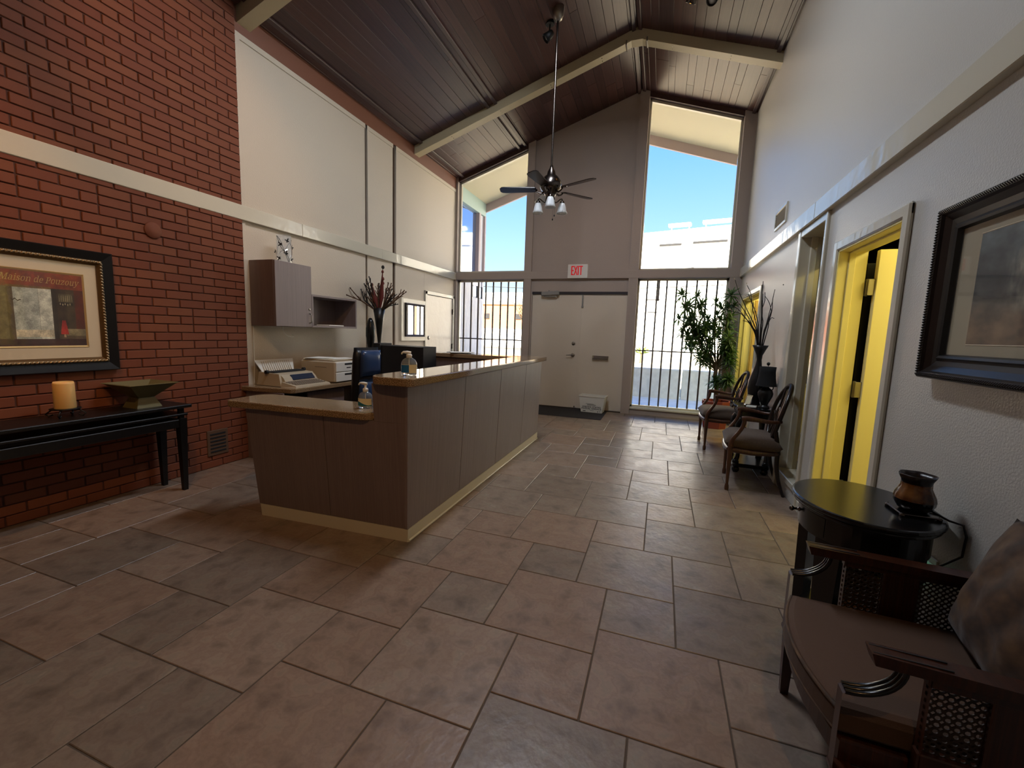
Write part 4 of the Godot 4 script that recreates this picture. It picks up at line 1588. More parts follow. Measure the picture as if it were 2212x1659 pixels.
	obj("inner_desktop", st, M.laminate_dark, t)
	# the tops
	st = ms()
	slab(st, round_rect(-1.665, -5.205, -1.345, -2.118, [0.01, 0.01, 0.035, 0.11]), 1.02, 1.07, 0.006)
	tag(obj("high_countertop", st, M.speckle_laminate), "long high brown speckled countertop with a rounded near end", "countertop")
	st = ms()
	slab(st, round_rect(-3.925, -5.135, -1.667, -4.83, [0.0, 0.0, 0.0, 0.0]), 1.02, 1.07, 0.006)
	tag(obj("back_countertop", st, M.speckle_laminate), "back ledge of the speckled countertop running to the panelled wall", "countertop")
	st = ms()
	var pl := PackedVector2Array()
	var ang := 0.0515
	for p in round_rect(-1.17, -0.35, 0.0, 0.0, [0.10, 0.01, 0.085, 0.05]):
		pl.append(Vector2(-1.648 + p.x * cos(ang) - p.y * sin(ang) * -1.0, -2.155 - p.x * sin(ang) + p.y * cos(ang)))
	slab(st, pl, 0.783, 0.83, 0.006)
	tag(obj("low_countertop", st, M.speckle_laminate), "short low brown speckled countertop with rounded corners in front", "countertop")
	# hand sanitizer
	sanitizer(Vector3(-1.476, 1.07, -2.30), 0.15, "sanitizer pump bottle standing on the high countertop", "label_blue", 0.55)
	sanitizer(Vector3(-1.808, 0.83, -2.305), 0.172, "sanitizer pump bottle with a teal label in front on the low countertop", "label_teal", 0.2)
	sanitizer(Vector3(-1.772, 0.83, -2.42), 0.155, "plain clear sanitizer bottle behind the teal labelled one", "", 0.5)


func sanitizer(at: Vector3, h: float, label: String, lab: String, turn: float) -> void:
	var t := thing("sanitizer_bottle", label, "sanitizer bottle", at, turn, "hand sanitizer bottles")
	var bh := 0.105
	var prof := [Vector2(0.0, 0.002), Vector2(0.044, 0.002), Vector2(0.049, 0.008), Vector2(0.049, 0.066), Vector2(0.046, 0.082), Vector2(0.036, 0.098), Vector2(0.018, 0.109), Vector2(0.014, 0.112)]
	var flat := Transform3D(Basis.from_scale(Vector3(1.0, 1.0, 0.62)), Vector3.ZERO)
	var st := ms()
	lathe(st, prof, 28, flat)
	obj("bottle", st, M.clear_plastic, t)
	st = ms()
	lathe(st, [Vector2(0.0, 0.004), Vector2(0.043, 0.004), Vector2(0.0465, 0.009), Vector2(0.0465, 0.058), Vector2(0.0, 0.0581)], 28, flat)
	obj("gel", st, M.gel, t)
	if lab != "":
		st = ms()
		var segs := 12
		for i in segs:
			var a0 := PI * 0.12 + PI * 0.76 * i / segs
			var a1 := PI * 0.12 + PI * 0.76 * (i + 1) / segs
			st.set_smooth_group(1)
			quad(st, Vector3(cos(a1) * 0.0496, 0.016, sin(a1) * 0.0308), Vector3(cos(a0) * 0.0496, 0.016, sin(a0) * 0.0308), Vector3(cos(a0) * 0.0496, 0.068, sin(a0) * 0.0308), Vector3(cos(a1) * 0.0496, 0.068, sin(a1) * 0.0308))
		obj("label", st, M.label_cream, t)
		st = ms()
		for i in segs:
			var a0 := PI * 0.12 + PI * 0.76 * i / segs
			var a1 := PI * 0.12 + PI * 0.76 * (i + 1) / segs
			var full := lab == "label_blue"
			if full and i < 6:
				continue
			var y0 := 0.018
			var ya := 0.066 if full else 0.036 + 0.012 * cos(float(i) / segs * PI * 1.3 + 2.4)
			var yb := 0.066 if full else 0.036 + 0.012 * cos(float(i + 1) / segs * PI * 1.3 + 2.4)
			quad(st, Vector3(cos(a1) * 0.05, y0, sin(a1) * 0.0312), Vector3(cos(a0) * 0.05, y0, sin(a0) * 0.0312), Vector3(cos(a0) * 0.05, ya, sin(a0) * 0.0312), Vector3(cos(a1) * 0.05, yb, sin(a1) * 0.0312))
		obj("label_band", st, M[lab], t)
	st = ms()
	lathe(st, [Vector2(0.0, 0.108), Vector2(0.0175, 0.108), Vector2(0.0175, 0.128), Vector2(0.013, 0.134), Vector2(0.007, 0.136), Vector2(0.0065, h - 0.014), Vector2(0.0, h - 0.014)], 20)
	obj("collar", st, M.white_plastic, t)
	st = ms()
	if lab != "":
		tube(st, [Vector3(0.012, h - 0.01, 0), Vector3(-0.012, h - 0.008, 0), Vector3(-0.034, h - 0.006, 0), Vector3(-0.043, h - 0.012, 0), Vector3(-0.045, h - 0.02, 0)], [0.009, 0.011, 0.0065, 0.005, 0.0042], 10)
	else:
		lathe(st, [Vector2(0.0, h - 0.016), Vector2(0.012, h - 0.016), Vector2(0.012, h - 0.004), Vector2(0.0, h)], 14)
	obj("pump_head", st, M.white_plastic, t)
	st = ms()
	tube(st, [Vector3(0, 0.02, 0), Vector3(0, 0.11, 0)], 0.003, 6)
	obj("dip_tube", st, M.white_plastic, t)


# ------------------------------------------------------------------ behind the counter
func build_back_office() -> void:
	var t := thing("wall_desk", "dark desk with a speckled top along the panelled wall", "desk", Vector3.ZERO)
	var st := ms()
	slab(st, PackedVector2Array([Vector2(-3.925, -4.75), Vector2(-3.30, -4.75), Vector2(-3.33, -3.20), Vector2(-3.36, -3.17), Vector2(-3.76, -3.095), Vector2(-3.925, -3.09)]), 0.695, 0.74, 0.006)
	obj("desktop", st, M.speckle_laminate, t)
	for z in [[-3.155, -3.135], [-4.74, -4.72]]:
		st = ms()
		box(st, Vector3(-3.92, 0.0, z[0]), Vector3(-3.42, 0.695, z[1]), 0.002)
		obj("side_panel", st, M.laminate_dark, t)
	st = ms()
	box(st, Vector3(-3.92, 0.05, -3.95), Vector3(-3.40, 0.695, -3.40), 0.003)
	obj("drawer_pedestal", st, M.carcass_black, t)
	for y in [[0.07, 0.26], [0.27, 0.46], [0.47, 0.68]]:
		st = ms()
		box(st, Vector3(-3.40, y[0], -3.94), Vector3(-3.383, y[1], -3.41), 0.003)
		obj("drawer_front", st, M.laminate_dark, t)
	# typewriter
	t = thing("typewriter", "beige electronic typewriter with a raised clear paper support on the wall desk", "typewriter", Vector3(-3.64, 0.74, -3.46))
	st = ms()
	hexa(st, [Vector3(-0.22, 0.004, 0.235), Vector3(0.10, 0.004, 0.235), Vector3(0.10, 0.004, -0.235), Vector3(-0.22, 0.004, -0.235), Vector3(-0.20, 0.135, 0.22), Vector3(0.06, 0.125, 0.22), Vector3(0.06, 0.125, -0.22), Vector3(-0.20, 0.135, -0.22)])
	obj("body", st, M.beige_plastic, t)
	st = ms()
	box(st, Vector3(-0.14, 0.128, -0.20), Vector3(-0.02, 0.142, 0.20), 0.004)
	obj("carriage_opening", st, M.slot_dark, t)
	st = ms()
	hexa(st, [Vector3(0.06, 0.05, 0.2), Vector3(0.135, 0.03, 0.2), Vector3(0.135, 0.03, -0.22), Vector3(0.06, 0.05, -0.22), Vector3(0.05, 0.126, 0.2), Vector3(0.10, 0.085, 0.2), Vector3(0.10, 0.085, -0.22), Vector3(0.05, 0.126, -0.22)])
	obj("front_hood", st, M.beige_plastic, t)
	st = ms()
	quad(st, Vector3(0.0765, 0.112, 0.10), Vector3(0.116, 0.068, 0.10), Vector3(0.116, 0.068, -0.19), Vector3(0.0765, 0.112, -0.19))
	hexa(st, [Vector3(0.115, 0.06, 0.10), Vector3(0.122, 0.062, 0.10), Vector3(0.122, 0.062, -0.19), Vector3(0.115, 0.06, -0.19), Vector3(0.076, 0.105, 0.10), Vector3(0.080, 0.112, 0.10), Vector3(0.080, 0.112, -0.19), Vector3(0.076, 0.105, -0.19)])
	obj("display", st, M.lcd, t)
	st = ms()
	hexa(st, [Vector3(0.10, 0.0, 0.235), Vector3(0.29, 0.0, 0.235), Vector3(0.29, 0.0, -0.235), Vector3(0.10, 0.0, -0.235), Vector3(0.10, 0.05, 0.225), Vector3(0.285, 0.018, 0.225), Vector3(0.285, 0.018, -0.225), Vector3(0.10, 0.05, -0.225)])
	obj("keyboard_base", st, M.beige_plastic, t)
	st = ms()
	for r in 4:
		for c in 15:
			var x := 0.135 + r * 0.034
			var z := 0.19 - c * 0.0265 - r * 0.004
			var y := 0.05 - (x - 0.10) * 0.172
			box(st, Vector3(x - 0.014, y - 0.004, z - 0.0115), Vector3(x + 0.014, y + 0.008, z + 0.0115), 0.003)
	obj("keys", st, M.beige_dark, t).set_meta("kind", "stuff")
	st = ms()
	hexa(st, [Vector3(-0.19, 0.12, 0.19), Vector3(-0.182, 0.12, 0.19), Vector3(-0.182, 0.12, -0.20), Vector3(-0.19, 0.12, -0.20), Vector3(-0.245, 0.25, 0.24), Vector3(-0.237, 0.25, 0.24), Vector3(-0.237, 0.25, -0.24), Vector3(-0.245, 0.25, -0.24)])
	obj("paper_support", st, M.white_plastic, t)
	for i in 14:
		st = ms()
		var z := 0.17 - i * 0.026
		hexa(st, [Vector3(-0.182, 0.135, z), Vector3(-0.176, 0.135, z), Vector3(-0.176, 0.135, z - 0.006), Vector3(-0.182, 0.135, z - 0.006), Vector3(-0.235, 0.235, z), Vector3(-0.23, 0.235, z), Vector3(-0.23, 0.235, z - 0.006), Vector3(-0.235, 0.235, z - 0.006)])
		obj("support_rib", st, M.beige_plastic, t)
	st = ms()
	tube(st, [Vector3(-0.08, 0.14, -0.22), Vector3(-0.08, 0.14, -0.25)], [0.018, 0.018], 12)
	tube(st, [Vector3(-0.08, 0.14, 0.22), Vector3(-0.08, 0.14, 0.25)], [0.018, 0.018], 12)
	obj("platen_knob", st, M.slot_dark, t)
	# printer
	t = thing("printer", "boxy beige printer with two white front drawers beside the typewriter", "printer", Vector3(-3.60, 0.74, -3.96))
	st = ms()
	box(st, Vector3(-0.22, 0.006, -0.20), Vector3(0.255, 0.235, 0.205), 0.012)
	obj("body", st, M.beige_plastic, t)
	st = ms()
	box(st, Vector3(-0.21, 0.235, -0.19), Vector3(0.22, 0.252, 0.19), 0.008)
	obj("lid", st, M.beige_plastic, t)
	for p in [[0.012, 0.115], [0.12, 0.228]]:
		st = ms()
		box(st, Vector3(0.25, p[0], -0.195), Vector3(0.272, p[1], 0.20), 0.006)
		var f := obj("drawer_front", st, M.white_plastic, t)  # whiter than the body: window light on the front put into the colour
		st = ms()
		box(st, Vector3(0.268, p[1] - 0.035, -0.09), Vector3(0.2735, p[1] - 0.015, 0.07), 0.001)
		obj("grip", st, M.slot_dark, f)
	st = ms()
	box(st, Vector3(0.27, 0.158, -0.03), Vector3(0.274, 0.168, 0.04), 0.001)
	obj("badge_plate", st, M.slot_dark, t)
	st = ms()
	box(st, Vector3(-0.02, 0.165, 0.203), Vector3(0.14, 0.172, 0.2065), 0.001)
	obj("side_vent", st, M.beige_dark, t)
	for p in [[-0.08, 0.03, 0.06, 0.2], [0.10, -0.05, -0.05, -0.3]]:
		st = ms()
		box(st, Vector3(-0.11, 0.0, -0.14), Vector3(0.11, 0.003, 0.14), 0.0, Transform3D(Basis(Vector3.UP, p[3]), Vector3(-3.60 + p[0], 0.993 + p[1] * 0.05 + 0.003, -3.96 + p[2])))
		tag(obj("paper_sheet", st, M.paper), "white sheet of paper on the back of the printer lid" if p[0] < 0.0 else "white sheet of paper on the front of the printer lid", "paper", "papers on the printer")
	# office chair
	t = thing("office_chair", "black office chair with a shiny blue vinyl headrest behind the counter", "office chair", Vector3(-2.46, -0.045, -3.42), -1.75)
	st = ms()
	cushion(st, Vector3(0.50, 0.07, 0.50), 0.04, Transform3D(Basis(), Vector3(0, 0.50, 0)), 10)
	obj("seat", st, M.navy_vinyl, t)
	st = ms()
	var bt := Transform3D(Basis(Vector3.RIGHT, PI / 2.0 - 0.06), Vector3(0, 0.85, 0.24))
	cushion(st, Vector3(0.30, 0.08, 0.72), 0.02, bt * Transform3D(Basis(), Vector3(0, 0.03, 0)), 12, 0.0, 4.0)
	obj("back_shell", st, M.navy_vinyl, t)
	st = ms()
	cushion(st, Vector3(0.24, 0.05, 0.26), 0.03, bt * Transform3D(Basis(), Vector3(0, -0.035, -0.21)), 10)
	cushion(st, Vector3(0.25, 0.05, 0.36), 0.025, bt * Transform3D(Basis(), Vector3(0, -0.03, 0.12)), 10, 0.008)
	obj("back_cushion", st, M.blue_vinyl, t)
	for s in [-1.0, 1.0]:
		st = ms()
		tube(st, [Vector3(s * 0.27, 0.5, -0.05), Vector3(s * 0.30, 0.68, -0.08), Vector3(s * 0.29, 0.70, 0.0), Vector3(s * 0.27, 0.69, 0.16)], 0.022, 8)
		obj("armrest", st, M.black_plastic, t)
	st = ms()
	tube(st, [Vector3(0, 0.08, 0), Vector3(0, 0.47, 0)], 0.03, 12)
	obj("gas_column", st, M.black_plastic, t)
	for i in 5:
		st = ms()
		var a := TAU * i / 5.0
		tube(st, [Vector3(0, 0.14, 0), Vector3(cos(a) * 0.28, 0.10, sin(a) * 0.28)], [0.028, 0.018], 8)
		lathe(st, [Vector2(0.0, -0.026), Vector2(0.018, -0.018), Vector2(0.026, 0.0), Vector2(0.018, 0.018), Vector2(0.0, 0.026)], 10, Transform3D(Basis(), Vector3(cos(a) * 0.28, 0.072, sin(a) * 0.28)))
		obj("base_arm", st, M.black_plastic, t)
	# dark hutch that hides the far corner of the desk
	t = thing("desk_hutch", "large flat black hutch rising behind the blue chair", "desk hutch", Vector3(0, 0, -4.30))
	st = ms()
	box(st, Vector3(-3.145, 0.0, -0.30), Vector3(-2.572, 1.155, 0.0), 0.003)
	obj("cabinet", st, M.carcass_black, t)
	st = ms()
	box(st, Vector3(-3.245, 0.0, -0.22), Vector3(-3.147, 1.178, 0.02), 0.003)
	obj("side_tower", st, M.carcass_black, t)
	st = ms()
	box(st, Vector3(-3.215, 1.055, 0.018), Vector3(-3.16, 1.065, 0.024), 0.001)
	obj("tower_grip", st, M.grey_plastic, t)
	# loose papers on the ledge
	for p in [[-2.50, 1.07, -4.98, 0.2, "paper", "lowest spread sheet of paper on the back ledge"], [-2.44, 1.0765, -5.0, -0.25, "slot_dark", "dark folder among the papers on the back ledge"], [-2.40, 1.083, -4.96, 0.5, "paper", "topmost tilted sheet of paper on the back ledge"]]:
		st = ms()
		box(st, Vector3(-0.15, 0.0, -0.105), Vector3(0.15, 0.006, 0.105), 0.001, Transform3D(Basis(Vector3.UP, p[3]), Vector3(p[0], p[1], p[2])))
		tag(obj("paper_sheet" if p[4] == "paper" else "folder", st, M[p[4]]), p[5], "paper" if p[4] == "paper" else "folder")


# ------------------------------------------------------------------ console by the brick wall
func build_console() -> void:
	var t := thing("console_table", "long black console table with a lower rail against the brick wall", "console table", Vector3.ZERO)
	var st := ms()
	box(st, Vector3(-3.885, 0.675, -2.365), Vector3(-3.535, 0.70, -0.55), 0.005)
	obj("tabletop", st, M.black_satin, t)
	for q in [[-3.82, -2.30], [-3.575, -2.30], [-3.82, -0.62], [-3.575, -0.62]]:
		st = ms()
		var x: float = q[0]
		var z: float = q[1]
		box(st, Vector3(x - 0.017, 0.585, z - 0.017), Vector3(x + 0.017, 0.677, z + 0.017), 0.003)
		hexa(st, [Vector3(x - 0.016, 0, z + 0.016), Vector3(x + 0.016, 0, z + 0.016), Vector3(x + 0.016, 0, z - 0.016), Vector3(x - 0.016, 0, z - 0.016), Vector3(x - 0.028, 0.59, z + 0.028), Vector3(x + 0.028, 0.59, z + 0.028), Vector3(x + 0.028, 0.59, z - 0.028), Vector3(x - 0.028, 0.59, z - 0.028)])
		obj("leg", st, M.black_satin, t)
	st = ms()
	box(st, Vector3(-3.875, 0.612, -2.34), Vector3(-3.55, 0.63, -0.58), 0.004)
	obj("lower_rail", st, M.black_satin, t)
	st = ms()
	box(st, Vector3(-3.60, 0.52, -2.275), Vector3(-3.555, 0.585, -0.645), 0.004)
	box(st, Vector3(-3.845, 0.52, -2.275), Vector3(-3.80, 0.585, -0.645), 0.004)
	box(st, Vector3(-3.80, 0.52, -2.325), Vector3(-3.60, 0.585, -2.28), 0.004)
	obj("apron", st, M.black_satin, t)
	# candle on its iron stand
	t = thing("candle_stand", "low wrought iron candle stand under the thick pillar candle", "candle stand", Vector3(-3.72, 0.70, -1.675))
	st = ms()
	lathe(st, [Vector2(0.0, 0.05), Vector2(0.075, 0.05), Vector2(0.078, 0.056), Vector2(0.0, 0.055)], 20)
	obj("dish", st, M.iron_black, t)
	for i in 4:
		st = ms()
		var a := TAU * (i + 0.5) / 4.0
		var d := Vector3(cos(a), 0, sin(a))
		tube(st, [d * 0.03 + Vector3(0, 0.05, 0), d * 0.07 + Vector3(0, 0.045, 0), d * 0.10 + Vector3(0, 0.02, 0), d * 0.085 + Vector3(0, 0.004, 0), d * 0.065 + Vector3(0, 0.014, 0)], 0.005, 7)
		obj("scroll_foot", st, M.iron_black, t)
	t = thing("pillar_candle", "thick yellow pillar candle beside the footed bowl", "candle", Vector3(-3.72, 0.756, -1.675))
	st = ms()
	lathe(st, [Vector2(0.0, 0.0), Vector2(0.052, 0.0), Vector2(0.054, 0.004), Vector2(0.0525, 0.165), Vector2(0.049, 0.178), Vector2(0.042, 0.172), Vector2(0.02, 0.160), Vector2(0.0, 0.158)], 28, Transform3D(), 5, 0.008)
	obj("wax", st, M.candle_wax, t)
	st = ms()
	tube(st, [Vector3(0, 0.155, 0), Vector3(0.002, 0.172, 0)], 0.0015, 5)
	obj("wick", st, M.slot_dark, t)
	# footed square bowl
	t = thing("footed_bowl", "square green bronze footed bowl on the end of the console table", "bowl", Vector3(-3.715, 0.70, -2.12))
	st = ms()
	hexa(st, [Vector3(-0.085, 0, 0.085), Vector3(0.085, 0, 0.085), Vector3(0.085, 0, -0.085), Vector3(-0.085, 0, -0.085), Vector3(-0.055, 0.075, 0.055), Vector3(0.055, 0.075, 0.055), Vector3(0.055, 0.075, -0.055), Vector3(-0.055, 0.075, -0.055)])
	obj("foot", st, M.verdigris, t)
	st = ms()
	var b0 := [[0.052, 0.075], [0.152, 0.175], [0.168, 0.182], [0.160, 0.186], [0.045, 0.10]]
	for i in b0.size() - 1:
		for s in 4:
			var a0 := PI / 4.0 + s * PI / 2.0
			var a1 := a0 + PI / 2.0
			var r0: float = b0[i][0] * sqrt(2.0)
			var r1: float = b0[i + 1][0] * sqrt(2.0)
			quad(st, Vector3(cos(a0) * r0, b0[i][1], sin(a0) * r0), Vector3(cos(a0) * r1, b0[i + 1][1], sin(a0) * r1), Vector3(cos(a1) * r1, b0[i + 1][1], sin(a1) * r1), Vector3(cos(a1) * r0, b0[i][1], sin(a1) * r0))
	quad(st, Vector3(-0.045, 0.1, 0.045), Vector3(0.045, 0.1, 0.045), Vector3(0.045, 0.1, -0.045), Vector3(-0.045, 0.1, -0.045))
	obj("bowl", st, M.verdigris, t)


func poster_image() -> ImageTexture:
	# a shop front in reds, a pale doorway, a small figure in a red dress; u runs to the right
	var w := 1024
	var h := 512
	var im := Image.create(w, h, false, Image.FORMAT_RGB8)
	var n := FastNoiseLite.new()
	n.seed = 77
	n.frequency = 0.012
	n.fractal_octaves = 4
	im.fill(Color(0.36, 0.30, 0.22))
	im.fill_rect(Rect2i(0, 0, 540, 512), Color(0.40, 0.36, 0.24))
	im.fill_rect(Rect2i(0, 0, 540, 110), Color(0.46, 0.22, 0.12))
	im.fill_rect(Rect2i(120, 150, 260, 300), Color(0.26, 0.20, 0.13))
	im.fill_rect(Rect2i(0, 464, 540, 48), Color(0.24, 0.14, 0.12))
	im.fill_rect(Rect2i(532 + int((0) * 0.64), 0, maxi(492, 1), 110), Color(0.50, 0.22, 0.12))
	im.fill_rect(Rect2i(532 + int((0) * 0.64), 100, maxi(int((430) * 0.64), 1), 14), Color(0.44, 0.33, 0.16))
	im.fill_rect(Rect2i(532 + int((60) * 0.64), 114, maxi(int((240) * 0.64), 1), 350), Color(0.66, 0.69, 0.64))
	im.fill_rect(Rect2i(532 + int((300) * 0.64), 114, maxi(int((140) * 0.64), 1), 350), Color(0.74, 0.76, 0.70))
	im.fill_rect(Rect2i(532 + int((430) * 0.64), 108, maxi(int((50) * 0.64), 1), 360), Color(0.20, 0.18, 0.13))
	im.fill_rect(Rect2i(532 + int((480) * 0.64), 108, maxi(int((190) * 0.64), 1), 330), Color(0.25, 0.20, 0.14))
	im.fill_rect(Rect2i(532 + int((500) * 0.64), 140, maxi(int((150) * 0.64), 1), 60), Color(0.34, 0.31, 0.22))
	im.fill_rect(Rect2i(532 + int((500) * 0.64), 200, maxi(int((150) * 0.64), 1), 24), Color(0.12, 0.10, 0.09))
	im.fill_rect(Rect2i(532 + int((670) * 0.64), 108, maxi(int((98) * 0.64), 1), 330), Color(0.34, 0.13, 0.07))
	im.fill_rect(Rect2i(532 + int((560) * 0.64), 390, maxi(int((208) * 0.64), 1), 50), Color(0.50, 0.46, 0.34))
	im.fill_rect(Rect2i(532 + int((0) * 0.64), 464, maxi(492, 1), 48), Color(0.24, 0.14, 0.12))
	im.fill_rect(Rect2i(532 + int((60) * 0.64), 400, maxi(int((370) * 0.64), 1), 50), Color(0.76, 0.73, 0.62))
	for i in 7:
		im.fill_rect(Rect2i(532 + int((506 + i * 22) * 0.64), 150, maxi(int((8) * 0.64), 1), 44), Color(0.52, 0.48, 0.36))
	for i in 5:
		im.fill_rect(Rect2i(532 + int((510 + i * 26) * 0.64), 205 + (i % 2) * 4, maxi(int((14) * 0.64), 1), 14), Color(0.62, 0.58, 0.44))
	# figure in a red dress, seen small
	for y in range(330, 430):
		var half := int(20 + (y - 330) * 0.24)
		im.fill_rect(Rect2i(532 + int((540 - half) * 0.64), y, maxi(int((half * 2) * 0.64), 1), 1), Color(0.62, 0.16, 0.11))
	im.fill_rect(Rect2i(532 + int((533) * 0.64), 300, maxi(int((14) * 0.64), 1), 26), Color(0.26, 0.18, 0.13))
	im.fill_rect(Rect2i(532 + int((532) * 0.64), 430, maxi(int((7) * 0.64), 1), 22), Color(0.74, 0.62, 0.48))
	im.fill_rect(Rect2i(532 + int((543) * 0.64), 430, maxi(int((7) * 0.64), 1), 22), Color(0.74, 0.62, 0.48))
	# foliage at the left edge
	for y in range(120, 470):
		var half := int(26 + 24.0 * n.get_noise_2d(y * 3.0, 5.0) + 14.0 * sin(y * 0.03))
		im.fill_rect(Rect2i(532 + int((0) * 0.64), y, maxi(int(half * 0.64), 2), 1), Color(0.34, 0.29, 0.14))
	for k in 30:
		im.fill_rect(Rect2i(532 + int((40 + k * 3) * 0.64), 190 + int(6.0 * sin(k * 0.4)) + k / 3, maxi(int((5) * 0.64), 1), 6), Color(0.22, 0.18, 0.10))
	for y in h:
		for x in w:
			var c := im.get_pixel(x, y)
			var v := 1.0 + 0.30 * n.get_noise_2d(x, y) + 0.15 * n.get_noise_2d(x * 6.0, y * 6.0)
			im.set_pixel(x, y, Color(clampf(c.r * v, 0, 1), clampf(c.g * v, 0, 1), clampf(c.b * v, 0, 1)))
	return ImageTexture.create_from_image(im)


func art_image() -> ImageTexture:
	# a soft misty landscape: slate sky, pale trunk-like light, ochre ground
	var w := 384
	var h := 512
	var im := Image.create(w, h, false, Image.FORMAT_RGB8)
	var n := FastNoiseLite.new()
	n.seed = 91
	n.frequency = 0.010
	n.fractal_octaves = 5
	for y in h:
		for x in w:
			var f := float(y) / h
			var c := Color(0.38, 0.42, 0.42).lerp(Color(0.24, 0.25, 0.24), smoothstep(0.05, 0.45, f)).lerp(Color(0.47, 0.38, 0.28), smoothstep(0.45, 0.85, f))
			var u := float(x) / w
			var pale := exp(-pow((u - 0.52) * 6.0, 2.0)) * smoothstep(0.12, 0.3, f) * (1.0 - smoothstep(0.6, 0.8, f))
			c = c.lerp(Color(0.62, 0.60, 0.52), clampf(pale * (0.6 + n.get_noise_2d(x * 3.0, y * 0.7)), 0.0, 0.8))
			var v := 1.0 + 0.35 * n.get_noise_2d(x, y)
			im.set_pixel(x, y, Color(clampf(c.r * v, 0, 1), clampf(c.g * v, 0, 1), clampf(c.b * v, 0, 1)))
	return ImageTexture.create_from_image(im)


func print_quad(called: String, tex: Texture2D, w: float, h: float, t: Transform3D, parent: Node) -> void:
	var m := mat(called + "_ink", Color(1, 1, 1), 0.7)
	m.albedo_texture = tex
	var st := ms()
	var p := [Vector3(-w / 2, -h / 2, 0), Vector3(w / 2, -h / 2, 0), Vector3(w / 2, h / 2, 0), Vector3(-w / 2, h / 2, 0)]
	var uv := [Vector2(0, 1), Vector2(1, 1), Vector2(1, 0), Vector2(0, 0)]
	for i in [0, 2, 1, 0, 3, 2]:
		st.set_uv(uv[i])
		st.add_vertex(t * (p[i] as Vector3))
	obj(called, st, m, parent)


